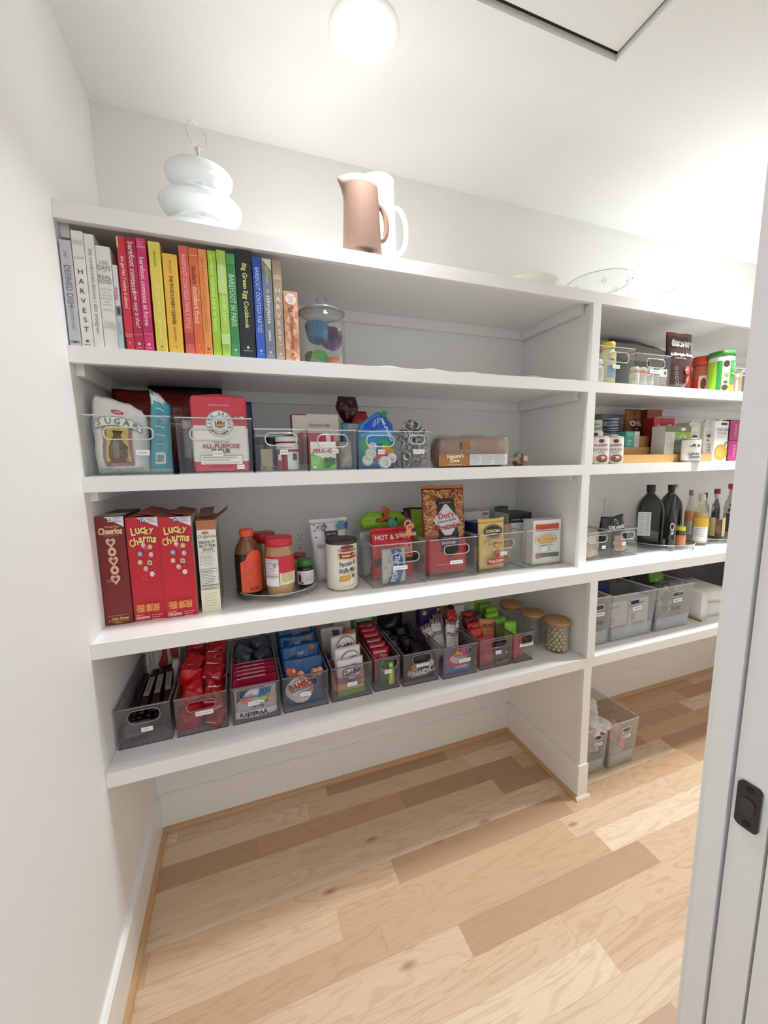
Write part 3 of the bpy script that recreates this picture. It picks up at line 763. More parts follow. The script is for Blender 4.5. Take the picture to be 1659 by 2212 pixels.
    for s in txts:
        s = tuple(s) + ('',) * (7 - len(s)); st, f, hh, c2, bo, sh, kind = s
        if kind == 'h': 
            if st == '\u25cf':
                a.disc(0, h * f, min(w * .2, .0035), .0035, c2, 10); a.rect(-w * .28, h * f - .009, w * .28, h * f - .0078, c2)
            else: a.text(st, 0, h * f, hh, c2, w=w * .86, bold=bo, shear=sh)
        elif kind.startswith('stack'):
            for q, ch in enumerate(st): a.text(ch, 0, h * ((.655 if kind == 'stack' else .70) - .0835 * q * (1 if kind == 'stack' else .97)), hh, c2, bold=bo)
        else:
            a.text(st, 0, h * f, hh, c2, rot=-90, bold=bo, shear=sh, w=min(h * .94, len(st) * hh * .60))
    a.done(t, 'spine_lettering')

# dust jacket ends and dark paper peeping between some books are part of the books themselves
# ------------------------------------------------------------------ glass canister of cupcake liners
jx = (Xat(647.6, .07, Z2) + Xat(750, .07, Z2)) / 2; jr = (Xat(750, .07, Z2) - Xat(647.6, .07, Z2)) / 2 - .002
jy = .075
jar = thing('glass_canister', 'lidded glass canister of cupcake liners beside the peach book', 'canister', (jx, jy, Z2 + .0005))
bm = NB(); lathe(bm, [(0, .0), (jr - .004, 0), (jr, .005), (jr, .130), (jr - .004, .140), (jr - .014, .147), (jr - .014, .153), (jr - .017, .153), (jr - .017, .146), (jr - .006, .137), (jr - .0025, .128), (jr - .0025, .006), (jr - .005, .0035), (0, .0035)], 56, cap=False)
part('glass_body', bm, GLASS, jar)
bm = NB(); lathe(bm, [(jr - .018, .1535), (jr - .003, .1540), (jr - .002, .1565), (jr - .003, .159), (jr - .012, .165), (.022, .177), (.012, .182), (.011, .187), (.0155, .192), (.0175, .199), (.0155, .206), (.008, .2085), (0, .2085)], 56, cap=False)
part('glass_lid', bm, clear('lid_glass', '#eceeed', .07, '#dfe3e1', .10, blend=.5), jar)
bm = NB(); tube(bm, [((jr - .004) * math.cos(2 * PI * i / 48), (jr - .004) * math.sin(2 * PI * i / 48), .1565) for i in range(48)], .0028, 8, closed=True)
part('rubber_gasket', bm, clear('gasket', '#8d918c', .2, '#b8bcb6', .5), jar)
def liner(label, col, loc, rot, r=.021, h=.026):
    bm = NB(); n = 56
    prof = [(r * .68, 0), (r, h)]
    a = []
    for rr, z in ((r * .66, 0), (r * .83, h * .5), (r * 1.0, h)):
        a.append([bm.verts.new((rr * (1 + .035 * (1 if i % 2 else -1)) * math.cos(2 * PI * i / n), rr * (1 + .035 * (1 if i % 2 else -1)) * math.sin(2 * PI * i / n), z)) for i in range(n)])
    for p, q in zip(a, a[1:]):
        for i in range(n): bm.faces.new((p[i], p[(i + 1) % n], q[(i + 1) % n], q[i]))
    bm.faces.new(a[0][::-1])
    bmesh.ops.solidify(bm, geom=bm.faces[:], thickness=.0006)
    o = part('cupcake_liner', bm, M(col, .55), None); o.location = loc; o.rotation_euler = rot
    return tag(o, label, 'cupcake liner', 'silicone cupcake liners in the canister')
def at(u, v, y): p = ony(u, v, y); return (p.x, y, p.z)
liner('large blue cupcake liner near the top of the canister', '#5fa9d2', (jx - .018, jy - .002, at(679, 735, jy)[2]), (math.radians(-14), math.radians(8), 0), .037, .042)
liner('purple cupcake liner lying on its side in the canister', '#9a62ac', (at(722, 741, jy)[0], jy + .002, at(720, 742, jy)[2]), (math.radians(-78), math.radians(0), math.radians(152)), .034, .036)
liner('bright green cupcake liner at the bottom of the canister', '#6cc24a', (at(683, 762, jy - .04)[0], jy - .046, Z2 + .026), (math.radians(-90), 0, math.radians(-30)), .0225, .034)
liner('teal cupcake liner behind the bright green one in the canister', '#4d9a80', (at(664, 752, jy)[0] + .004, jy - .012, Z2 + .030), (math.radians(-95), 0, math.radians(-35)), .024, .03)
liner('orange cupcake liner at the bottom right of the canister', '#f29a5c', (at(721, 772, jy - .02)[0], jy - .022, Z2 + .0285), (math.radians(180), 0, 0), .022, .022)
liner('pink cupcake liner behind the blue one in the canister', '#b0546e', (jx - .016, jy + .028, at(679, 716, jy)[2]), (math.radians(10), 0, 0), .024, .03)

# shelf liner film bulging at the front of the cookbook shelf
bm = NB(); n = 160; x0_, x1_ = .70, 1.578
rows = []
for i in range(n + 1):
    x = x0_ + (x1_ - x0_) * i / n
    b = sum(a * math.exp(-((x - c) / s) ** 2) for c, s, a in ((.80, .028, .0045), (.945, .03, .005), (1.09, .022, .0035), (1.34, .035, .0055), (1.50, .02, .002)))
    rows.append([bm.verts.new((x, y, Z2 + .0006 + b * k)) for y, k in ((.002, 1), (.02, .8), (.06, .1), (.30, 0))])
for p, q in zip(rows, rows[1:]):
    for j in range(3): f = bm.faces.new((p[j], q[j], q[j + 1], p[j + 1])); f.smooth = True
o = part('shelf_liner', bm, clear('liner_film', '#f6f6f4', .12, '#fbfbf9', .75, rough=.3)); tag(o, 'clear plastic shelf liner with wavy edge on the empty part of the cookbook shelf', 'shelf liner')

# ------------------------------------------------------------------ on the topmost shelf
sx, sy = .302, .16
PORC = M('#eef1f0', .12, coat=.5)
t = thing('tiered_stand', 'three-tier white plate stand with a chrome ring handle', 'cake stand', (sx, sy, Z1 + .0006))
def plate(r, z, name):
    bm = NB(); lathe(bm, [(.004, z), (r * .52, z), (r * .55, z - .004), (r * .58, z - .004), (r * .60, z + .001), (r * .82, z + .010), (r * .96, z + .024), (r, z + .033), (r * .985, z + .0345), (r * .94, z + .026), (r * .8, z + .014), (r * .58, z + .0045), (.004, z + .003)], 64, cap=False); return part(name, bm, PORC, t, True)
plate(.122, .0045, 'bottom_plate'); plate(.108, .087, 'middle_plate'); plate(.088, .167, 'top_plate')
bm = NB(); lathe(bm, [(.0035, .008), (.0035, .255), (.005, .257), (.005, .268), (.0075, .271), (.0075, .277), (.004, .281), (0, .281)], 16)
for zz in (.165, .085): lathe(bm, [(.004, zz - .010), (.006, zz - .009), (.012, zz - .001)], 16, cap=False)
part('rod', bm, CHROME, t, True)
bm = NB(); tube(bm, [(.030 * math.sin(a) * .80, .030 * math.sin(a) * .60, .310 - .031 * math.cos(a)) for a in [2 * PI * i / 40 for i in range(40)]], .0012, 8, closed=True); part('ring_handle', bm, CHROME, t)

def pitcher(label, x, y, rb, rt, h, col, rz, hd, rough=.25, inside='#f1efe8'):
    t = thing('pitcher', label, 'pitcher', (x, y, Z1 + .0006), rz)
    bm = NB(); n = 48; rings = []
    def R(z): 
        v = z / h; return rb + (rt - rb) * (v ** .8) 
    for z, k in [(0, .94), (.003, 1)] + [(h * i / 12, 1) for i in range(1, 12)] + [(h, 1)]:
        ring = []
        for i in range(n):
            a = 2 * PI * i / n; r = R(z) * k
            v = max(0, (z / h - .78) / .22)
            sp = math.exp(-((a - PI) / .33) ** 2) * v ** 1.6
            ring.append(bm.verts.new(((r + sp * rt * .42) * math.cos(a), (r + sp * rt * .2) * math.sin(a), z + (.010 * math.exp(-((a - PI) / .9) ** 2) - .008 * (1 + math.cos(a)) / 2) * v * .9)))
        rings.append(ring)
    for p, q in zip(rings, rings[1:]):
        for i in range(n): bm.faces.new((p[i], p[(i + 1) % n], q[(i + 1) % n], q[i])).smooth = True
    bm.faces.new(rings[0][::-1])
    bmesh.ops.recalc_face_normals(bm, faces=bm.faces[:])
    bmesh.ops.solidify(bm, geom=bm.faces[:], thickness=.003)
    part('jug_body', bm, M(col, rough, bump=.1, bscale=45, coat=.15), t, True)
    bm = NB(); k = 18
    pts = []
    for i in range(k + 1):
        a = PI * i / k
        zq = h * .76 - h * .46 * (1 - math.cos(a)) / 2
        pts.append((R(zq) - .002 + hd * math.sin(a) ** .8, 0, zq))
    tube(bm, pts, [.0055] * (k + 1), 10, ry=.0085); part('handle', bm, M(col, rough, coat=.15), t, True)
    return t
a_, b_, ph = span(745, 825, 398, .055, Z1)
pitcher('brown stoneware pitcher with a pinched spout', (a_ + b_) / 2 - .002, .06, (b_ - a_) / 2, (b_ - a_) / 2 * .82, ph, '#84695c', math.radians(-6), .026)
a_, b_, ph = span(788, 866, 388, .15, Z1)
pitcher('tall cream white pitcher standing behind the brown one', (a_ + b_) / 2 + .004, .17, .050, .042, ph + .008, '#f4f2e6', math.radians(-8), .042, .15)
# cream bowl, glass bowl, cake stand, clear dish
xc_, rc_, ph = rspan(1062, 1198, 583, .18, Z1); a_, b_ = xc_ - rc_ - .014, xc_ + rc_ - .010
o = NB(); lathe(o, [(0, 0), (.04, 0), (.042, .004), (.052, .010), ((b_ - a_) / 2 - .002, .062), ((b_ - a_) / 2, .064), ((b_ - a_) / 2 - .003, .064), (.05, .014), (0, .007)], 56, cap=False)
o = part('bowl', o, M('#f0eedd', .2, coat=.3), None, True, ((a_ + b_) / 2 + .012, .175, Z1 + .0006)); tag(o, 'cream ceramic bowl on the top shelf left of the glass bowl', 'bowl')
gx, gr, ph = rspan(1216, 1360, 572, .125, Z1)
gr *= 1.04
t = thing('glass_bowl', 'clear glass bowl with cut star flowers on the top shelf', 'bowl', (gx, .125, Z1 + .0006))
bm = NB(); lathe(bm, [(0, 0), (gr * .5, 0), (gr * .6, .006), (gr * .84, .045), (gr, .094), (gr - .0015, .0955), (gr - .003, .094), (gr * .84 - .003, .047), (gr * .58, .009), (0, .004)], 64, cap=False); part('glass_body', bm, GLASS, t, True)
bm = NB(); tube(bm, [(gr * .99 * math.cos(2 * PI * i / 60), gr * .99 * math.sin(2 * PI * i / 60), .095) for i in range(60)], .0014, 6, closed=True); part('rim', bm, clear('glass_edge', '#c2cccb', .3, '#e6ecec', .3), t)
bm = NB()
for i in range(14):
    a = 2 * PI * i / 14; z = .062 if i % 2 else .034; rr = gr * (.89 if i % 2 else .79) + .0012
    c = Vector((rr * math.cos(a), rr * math.sin(a), z)); e1 = Vector((-math.sin(a), math.cos(a), 0)); e2 = Vector((math.cos(a) * .3, math.sin(a) * .3, .95))
    for q in range(6):
        b = 2 * PI * q / 6; d = e1 * math.cos(b) + e2 * math.sin(b); s = e1 * math.cos(b + PI / 2) + e2 * math.sin(b + PI / 2)
        nn = Vector((math.cos(a), math.sin(a), 0)) * .0012
        v = [bm.verts.new(c + d * .002), bm.verts.new(c + d * .006 + s * .002 + nn), bm.verts.new(c + d * .0115), bm.verts.new(c + d * .006 - s * .002 + nn)]
        bm.faces.new(v)
part('cut_stars', bm, clear('cut_glass', '#c4cccc', .3, '#aab3b4', .35), t)
bm = NB(); lathe(bm, [(0, 0), (.004, 0), (.004, .0008), (0, .0008)], 16)
o = part('sticker', bm, M('#4c7688', .4), t); o.location = (gr * .36, -gr * .89, .076); o.rotation_euler = (math.radians(80), 0, math.radians(22))
xc_, rc_, ph = rspan(1425, 1555, 628, .14, Z1); a_, b_ = xc_ - rc_ - .01, xc_ + rc_ - .01
rr = rc_ * 1.12; k = max(ph, .08) / .063
o = NB(); lathe(o, [(0, 0), (.05, 0), (.049, .004), (.02, .012 * k), (.012, .02 * k), (.015, .026 * k), (.011, .032 * k), (.02, .044 * k), (rr - .005, .052 * k), (rr, .062 * k), (rr - .003, .063 * k), (rr - .012, .056 * k), (0, .052 * k)], 56, cap=False)
o = part('cake_stand', o, clear('milk_glass', '#eef2f1', .06, '#f6f8f7', .7), None, True, (xc_, .14, Z1 + .0006)); tag(o, 'white glass pedestal cake stand right of the starry glass bowl', 'cake stand')
a_, b_, ph = span(1580, 1700, 668, .10, Z1)
o = NB(); lathe(o, [(0, 0), (.05, 0), (.055, .006), (.10, .035), (.118, .05), (.116, .051), (.098, .038), (.052, .010), (0, .005)], 56, cap=False)
o = part('glass_dish', o, GLASS, None, True, (a_ + .12, .13, Z1 + .0006)); tag(o, 'wide clear glass dish at the right end of the top shelf', 'dish')
# ================================================================== middle shelf (flour and sugar bins)
z = Z3
# ---- bins
bin_('wide clear bin holding the sugar bag, at the left end of its shelf', .009, .199, .012, z, .149, .175, 'SUGARS', .64, .38, .030, taper=.04, hx=.50, hz=.70, hw=.54, hh=.17, rr=.45)
bin_('wide clear bin holding the red flour bag', .2085, .397, .012, z, .147, .175, 'FLOURS', .52, .36, .026, taper=.03, hx=.44, hz=.70, hw=.50, hh=.17, rr=.45)
bin_('clear bin with the syringe-like tubes and red tub, right of the flour bin', .403, .5455, .012, z, .120, .25, 'BAKING', .54, .46, .022, hx=.50, hz=.76, hw=.58, hh=.25, rr=.5)
bin_('clear bin with the green gelatin box at its front', .5505, .6935, .012, z, .119, .25, 'BAKING', .54, .48, .021, hx=.50, hz=.73, hw=.60, hh=.27, rr=.5)
bin_('clear bin with the blue striped bag standing up', .6995, .842, .012, z, .117, .25, 'BAKING', .52, .46, .022, hx=.50, hz=.74, hw=.60, hh=.25, rr=.5)
bin_('small clear bin full of metal cookie cutters', .8465, .943, .012, z, .117, .25, 'COOKIE CUTTERS', .56, .46, .040, hx=.5, hz=.78, hw=.5, hh=.2, rr=.45)

# ---- sugar bag
a_, b_, h_ = span(199, 322, 858, .022, z + .004)
def sugar_art(a, w, h):
    a.poly([(-w * .26, h * .10), (w * .26, h * .11), (w * .25, h * .72), (-w * .27, h * .74)], '#a2797d')
    a.poly([(-w * .20, h * .14), (w * .20, h * .15), (w * .19, h * .68), (-w * .21, h * .69)], '#d8c06a')
    a.poly([(-w * .20, h * .14), (w * .20, h * .15), (w * .14, h * .19), (-w * .14, h * .18)], '#8a6b5a')
    a.poly([(-.012, h * .15), (.012, h * .15), (.020, h * .24), (.021, h * .36), (.013, h * .44), (.009, h * .52), (.013, h * .58), (-.013, h * .58), (-.009, h * .52), (-.014, h * .44), (-.021, h * .36), (-.019, h * .24)], '#6b5a4b')
    a.poly([(-.008, h * .20), (.002, h * .20), (.004, h * .40), (-.006, h * .50), (-.010, h * .36)], '#8f7c66')
    a.poly([(-.010, h * .555), (.010, h * .555), (.010, h * .57), (-.010, h * .57)], '#3e342c')
    n = 9; top = []; bot = []
    for i in range(n + 1):
        u = -1 + 2 * i / n; zz = h * (.70 - .06 * u * u)
        top.append((u * w * .42, zz + .013)); bot.append((u * w * .42, zz - .011))
    a.poly(bot + top[::-1], '#5d5b58'); a.poly([(p[0] * .97, p[1] + .0016) for p in bot] + [(p[0] * .97, p[1] - .0016) for p in top[::-1]], WHITE)
    for i, ch in enumerate('SUGAR'):
        u = -.78 + 1.56 * i / 4; a.text(ch, u * w * .42, h * (.70 - .06 * u * u) + .001, .015, '#5b5a58', rot=-u * 16, bold=.01)
    a.disc(0, h * .83, .014, .0055, '#c03a3a', 16).text('H-E-B', 0, h * .83, .0045, WHITE, w=.02, bold=.02)
    a.text('EXTRA FINE \u2022 4 LBS. \u2022 GRANULATED', 0, h * .065, .0055, '#77726c', w=w * .78)
    a.text('NET WT. 4 LB (1.81 kg)', 0, h * .028, .004, '#77726c', w=w * .5)
bag('sugar_bag', 'white paper sugar bag with a mauve framed picture, standing in the leftmost bin', b_ - a_, h_, .085, '#e9e7e3', ((a_ + b_) / 2, .022 + .046, z + .0042), 0, (0, 0, math.radians(-2)), 3, .22, True, sugar_art, 'sugar bag', rough=.6, nx=18, nz=24, sil=[(0, 1, 1), (.5, 1.02, 1.02), (.85, 1, .98), (1, .88, .80)], top=[(0, .012), (.25, .006), (.7, -.008), (1, -.026)], edge=.05)
a_, b_, h_ = span(324, 371, 838, .035, z + .004)
def teal_art(a, w, h):
    for q in range(6): a.rect(-w * .22, h * (.80 - .11 * q), w * .2, h * (.815 - .11 * q), '#cfeaee')
    for q in range(9): a.lines(-w * .26, w * .26, h * (.78 - .052 * q), 2, .005, '#5f9fae', h=.0014, seed=q)
    a.rect(-w * .20, h * .12, w * .22, h * .26, '#e9eef0')
    for q in range(11): a.rect(-w * .16 + q * w * .030, h * .14, -w * .16 + q * w * .030 + w * (.012 if q % 3 else .02), h * .235, '#3c4549')
bag('sugar_pouch', 'tall narrow turquoise pouch beside the white sugar bag', b_ - a_ + .004, h_ - .012, .05, '#4fa8b9', ((a_ + b_) / 2, .035 + .03, z + .0042), 0, (0, 0, math.radians(4)), 8, .2, True, teal_art, 'pouch', rough=.4, zones=[(.90, 1.01, '#dfe5e6'), (0, .05, '#d9e2e4')], sil=[(0, 1.05, 1.0), (.5, .75, 1.0), (.9, .5, 1.15), (1, .60, 1.05)], top=[(0, .014), (.4, .004), (1, -.022)], edge=.05)
# ---- dark bags lying behind
a_, b_, h_ = span(240, 345, 838, .20, z)
bag('coffee_bag', 'dark red foil bag lying behind the white sugar bag', .215, span(240, 345, 842, .25, z)[2], .09, '#7a1a16', (.125, .255, z + .0006), 0, (0, 0, math.radians(3)), 11, .3, True, lambda a, w, h: a.text('G', .01, h * .80, .012, '#c9a9a2').disc(w * .25, h * .60, .009, .008, '#7a8c5d'), 'bag', rough=.22, edge=.02)
def heart_art(a, w, h):
    a.ring(w * .38, h * .88, .0085, .0098, '#c9c9c9', 24); a.text('\u2661', w * .38, h * .88, .009, '#d9d9d9')
bag('snack_bag', 'black glossy bag with a small white heart, leaning behind the turquoise pouch', (.22), span(300, 412, 832, .33, z)[2], .05, '#0f0f11', (.208, .335, z + .0006), 0, (0, 0, 0), 14, .3, True, heart_art, 'bag', rough=.22)
bag('sugar_bag', 'dark plastic bag low behind the turquoise pouch in the sugar bin', .07, .10, .03, '#25282c', (.150, .145, z + .004), 0, None, 16, .3, True, None, 'bag', rough=.2)

# ---- flour bag
a_, b_, h_ = span(420, 541, 852, .020, z + .004)
fw = b_ - a_
t = thing('flour_bag', 'red and white paper flour bag with a round crown emblem', 'flour bag', ((a_ + b_) / 2, .020, z + .0042))
bm = NB(); n = 14; D = .078; rings = []
for j in range(n + 1):
    v = j / n; zz = h_ * v; inset = .004 * math.sin(PI * v) * 0 + (.006 * (1 - v / .04) if v < .04 else 0) + (.010 * ((v - .93) / .07) ** 2 if v > .93 else 0)
    ring = []
    for i in range(32):
        a = 2 * PI * i / 32; ca, sa = math.cos(a), math.sin(a)
        x = math.copysign(abs(ca) ** .22, ca) * (fw / 2 - inset * .5); y = math.copysign(abs(sa) ** .25, sa) * (D / 2 - inset)
        nn = noise.noise(Vector((x * 30, y * 30, zz * 30)))
        ring.append(bm.verts.new((x + nn * .0012, D / 2 + y + nn * .0012, zz + (.003 * math.cos(x * 60) if v > .95 else 0))))
    rings.append(ring)
for p, q in zip(rings, rings[1:]):
    for i in range(32):
        f = bm.faces.new((p[i], p[(i + 1) % 32], q[(i + 1) % 32], q[i])); f.smooth = True
        c = f.calc_center_median().z / h_; f.material_index = 1 if (c > .60 or c < .13) else 0
bm.faces.new(rings[0][::-1]); bm.faces.new(rings[-1]).material_index = 1
part('paper_bag', bm, [M('#efebe6', .55), M('#cf3d4d', .55)], t)
a = Art(off=.0022)
a.rect(-fw * .46, h_ * .135, fw * .465, h_ * .60, '#efebe6').rect(-fw * .463, h_ * .60, fw * .465, h_ * .965, '#cf3d4d').rect(-fw * .463, h_ * .012, fw * .465, h_ * .135, '#cf3d4d')
a.text('100% EMPLOYEE-OWNED', 0, h_ * .86, .0035, '#f6d5d6', w=fw * .36)
cz = h_ * .625; R = fw * .245
a.disc(0, cz, R, R, '#f4f1ec', 40).ring(0, cz, R * .94, R * .975, '#3a3a3c', 48).ring(0, cz, R * .60, R * .63, '#3a3a3c', 40)
a.arc('KING ARTHUR', 0, cz, R * .78, R * .2, '#2f2f31', math.radians(200), math.radians(-20), bold=.02)
a.arc('BAKING COMPANY', 0, cz, R * .78, R * .17, '#2f2f31', math.radians(216), math.radians(324), bold=.015, inward=True)
s = R * .33
a.poly([(-s, cz - s * .75), (s, cz - s * .75), (s * 1.1, cz + s * .7), (s * .55, cz + s * .05), (s * .3, cz + s * .95), (0, cz + s * .2), (-s * .3, cz + s * .95), (-s * .55, cz + s * .05), (-s * 1.1, cz + s * .7)], '#4b3a22')
a.poly([(-s * .85, cz - s * .65), (s * .85, cz - s * .65), (s * .9, cz + s * .3), (s * .5, cz - s * .1), (0, cz + s * .05), (-s * .5, cz - s * .1), (-s * .9, cz + s * .3)], '#d8a24a')
a.poly([(-s * .6, cz - s * .95), (s * .6, cz - s * .95), (s * .6, cz - s * .78), (-s * .6, cz - s * .78)], '#b6413e')
a.rect(fw * .25, h_ * .655, fw * .46, h_ * .73, '#b93238').text('11.7%', fw * .355, h_ * .70, .0085, '#ffffff', bold=.03, w=fw * .19)
a.text('UNBLEACHED', 0, h_ * .385, .005, '#8b8682', w=fw * .3)
a.text('ALL-PURPOSE', 0, h_ * .335, .012, '#b0283f', w=fw * .66, bold=.015, fit=True)
a.text('FLOUR', 0, h_ * .275, .012, '#2c2c2e', w=fw * .32, bold=.015, fit=True)
a.rect(-fw * .37, h_ * .125, fw * .37, h_ * .215, '#8f8a86').rect(-fw * .365, h_ * .13, fw * .365, h_ * .21, '#f4f1ec').rect(-fw * .37, h_ * .168, fw * .37, h_ * .171, '#8f8a86').lines(-fw * .34, fw * .30, h_ * .187, 2, h_ * .036, '#8a8580', h=.0014)
a.rect(-fw * .365, h_ * .10, fw * .365, h_ * .128, '#f4f1ec').lines(-fw * .33, fw * .33, h_ * .112, 1, .003, '#8a8580', h=.0012)
a.text('NET WT. 5 LB (2.27kg)', 0, h_ * .065, .005, '#8e2230', w=fw * .45).rect(fw * .26, h_ * .035, fw * .40, h_ * .09, '#ecebe6').text('NON GMO', fw * .33, h_ * .062, .003, '#4f6a4c')
a.done(t, 'front_print')
a = Art(off=.0025); a.rect(-.03, h_ * .35, .02, h_ * .58, '#ece9e4').lines(-.026, .016, h_ * .55, 9, .005, '#79746e', h=.0014); a.done(t, 'side_print', Matrix.Translation((fw / 2 - .002, D / 2, 0)) @ Matrix.Rotation(PI / 2, 4, 'Z'))
bag('flour_bag', 'navy blue paper bag just showing behind the red flour bag', .075, .205, .05, '#262d63', (.367, .138, z + .004), 0, None, 21, .2, True, None, 'flour bag', rough=.4)
bag('flour_bag', 'crumpled clear bag of dark flour left of the red flour bag', .040, .145, .05, '#8b8580', (.2365, .085, z + .0042), 0, (0, 0, .2), 23, .35, True, None, 'bag', rough=.25, zones=[(0, .3, '#3a3532'), (.85, 1.1, '#b9b6b2')])

# ---- baking bin 1: tubes, sprinkle jars
def vial(name, label, x, y, zb, r, h, col, lid, lidc, group=None, art=None, rot=None, glass=False, cat='jar'):
    t = thing(name, label, cat, (x, y, zb + .0004), 0, group, rot)
    bm = NB(); lathe(bm, [(0, 0), (r * .93, 0), (r, .003), (r, h * (1 - lid) - .004), (r * .9, h * (1 - lid))], 32); part('jar_body', bm, M(col, .35), t, True)
    bm = NB(); lathe(bm, [(r * .98, h * (1 - lid) - .001), (r * 1.02, h * (1 - lid)), (r * 1.02, h - .001), (r * .97, h), (0, h)], 32, cap=False, ripple=.01, rn=16); part('lid', bm, M(lidc, .4), t)
    if art: a = Art(wrap(r, a0=turn(x, y))); art(a, r, h); a.done(t, 'label_print')
    return t
vial('frosting_tub', 'red and white frosting tub behind the first baking tag', .495, .065, z + .003, .033, .098, '#b8283c', .14, '#ececea', art=lambda a, r, h: a.grid(-r * 1.4, h * .62, r * 1.4, h * .80, '#efe9e6', 14).lines(-r * .7, r * .7, h * .74, 2, .006, '#55504e', h=.0014).grid(-r * .1, h * .02, r * 1.35, h * .55, '#ece8e6', 12).grid(r * .35, h * .3, r * .8, h * .5, '#555255', 4), cat='tub')
carton('baking_box', 'small tan square box in the first baking bin', .418, .450, .035, .03, z + .003, .062, '#a9a07f')
vial('spice_jar', 'dark lidded spice jar at the back left of the first baking bin', .455, .10, z + .003, .019, .098, '#6f7f86', .22, '#17181a')
vial('spice_jar', 'tall grey-blue spice jar in the back corner of the first baking bin', .425, .12, z + .003, .019, .10, '#5a656b', .2, '#2f3437')
for i, (dx, dy) in enumerate(((.424, .024), (.453, .026))):
    t = thing('piping_tip', 'clear plastic piping coupler lying at the bottom of the first baking bin', 'piping tip', (dx, dy + .004, z + .0105), 0, 'piping couplers', (math.radians(-90), 0, math.radians(12 - 24 * i)))
    bm = NB(); lathe(bm, [(.0075, 0), (.0085, .004), (.0085, .008), (.005, .012), (.004, .022), (.0025, .022), (.003, .011)], 20, cap=False); part('coupler', bm, M('#cfcdc2', .25), t, True)
carton('candle_box', 'small white and plum box standing in the first baking bin', .462, .476, .024, .02, z + .003, .058, '#8e2740', art=lambda a, w, h: a.rect(-w * .3, h * .5, w * .3, h * .8, '#e8dcdc'))
bm_ = None
# ---- baking bin 2
carton('gelatin_box', 'green and white gelatin dessert box at the front of its bin', *span(672.5, 727, 949, .020, z + .003)[:2], .020, .022, z + .003, .082, '#f3f1ec', side='#c43a4c', art=lambda a, w, h: (
    a.poly([(-w * .5, 0), (w * .5, 0), (w * .5, h * .42), (w * .1, h * .36), (-w * .5, h * .60)], '#72bd55'),
    a.poly([(-w * .5, h * .50), (-w * .1, h * .44), (-w * .2, h * .2), (-w * .5, h * .16)], '#8fd073'),
    [a.disc(w * (.20 + .15 * math.cos(q * 1.3)), h * (.25 + .12 * math.sin(q * 1.7)), w * .12, h * .08, ['#2f6b2c', '#3f8436', '#25581f'][q % 3], 8, q, rot=q * .7) for q in range(9)],
    a.text('JELL-O', -.002, h * .66, .014, '#b3202e', w=w * .86, bold=.03, shear=.1, fit=True), a.rect(-w * .42, h * .06, -w * .28, h * .14, '#dff0d8')))
carton('pudding_box', 'red pudding box standing behind the green gelatin box', .558, .633, .048, .03, z + .003, .106, '#c23347', art=lambda a, w, h: (a.rect(w * .18, h * .78, w * .38, h * .97, '#e8dada'), a.rect(-w * .45, h * .6, w * .45, h * .64, '#e9b3b8')))
carton('cake_mix_box', 'large beige box reading favorite day at the back', *span(636, 734.5, 899, .115, z + .003)[:2], .115, .05, z + .003, span(636, 734.5, 895, .115, z + .003)[2], '#d9d0c2', top='#e3dbcf', side='#8f3a40', art=lambda a, w, h: (a.text('favorite day', w * .08, h * .80, .013, '#4a443e', w=w * .52, bold=.005),
    a.rect(-w * .40, h * .10, w * .20, h * .66, '#b03546'), a.lines(-w * .3, w * .1, h * .60, 1, .008, '#f0d4d6', h=.004), a.rect(-w * .5, h * .975, -w * .2, h, '#9c3b42')))
bag('flour_bag', 'clear bag of pale powder in the second baking bin', .045, .085, .05, '#a59f94', (.668, .055, z + .003), 0, None, 31, .3, True, None, 'bag', rough=.3)
# ---- tall pouch behind: red chocolate bag with blue pack
bag('chocolate_bag', 'tall red bag with a twisted dark top behind the baking bins', .11, .195, .06, '#b0242b', (.742, .185, z + .003), 0, (0, 0, .1), 33, .22, True, sil=[(0, 1, 1), (.55, 1, 1), (.8, .75, 1), (1, .2, .75)], art=lambda a, w, h: a.disc(w * .38, h * .55, .014, .02, '#e8e0d8').text('G', w * .38, h * .55, .012, '#333'), cat='bag', rough=.25)
t = thing('bag_twist', 'dark crumpled bag top gathered above the red chocolate bag', 'bag', (.705, .15, z + .155))
bm = NB(); T = pouchm(bm, .072, .085, .05, 37, .5, False, 10, 12); 
for v in bm.verts: v.co.x *= .35 + .75 * min(1, v.co.z / .045) if v.co.z < .05 else 1.1 - (v.co.z - .05) * 8
part('pouch', bm, M('#3a1512', .2), t)
bag('candy_bag', 'blue and silver striped pouch under the twisted dark bag top', .075, .150, .045, '#4a8fae', (.715, .125, z + .003), 0, None, 39, .15, True, lambda a, w, h: (a.rect(-w * .22, 0, w * .40, h * .97, '#b9bdc8'), a.lines(-w * .18, w * .36, h * .93, 26, .005, '#7e8290', h=.0012), a.rect(w * .40, 0, w * .48, h * .9, '#d8d3dc')), 'bag', rough=.3)
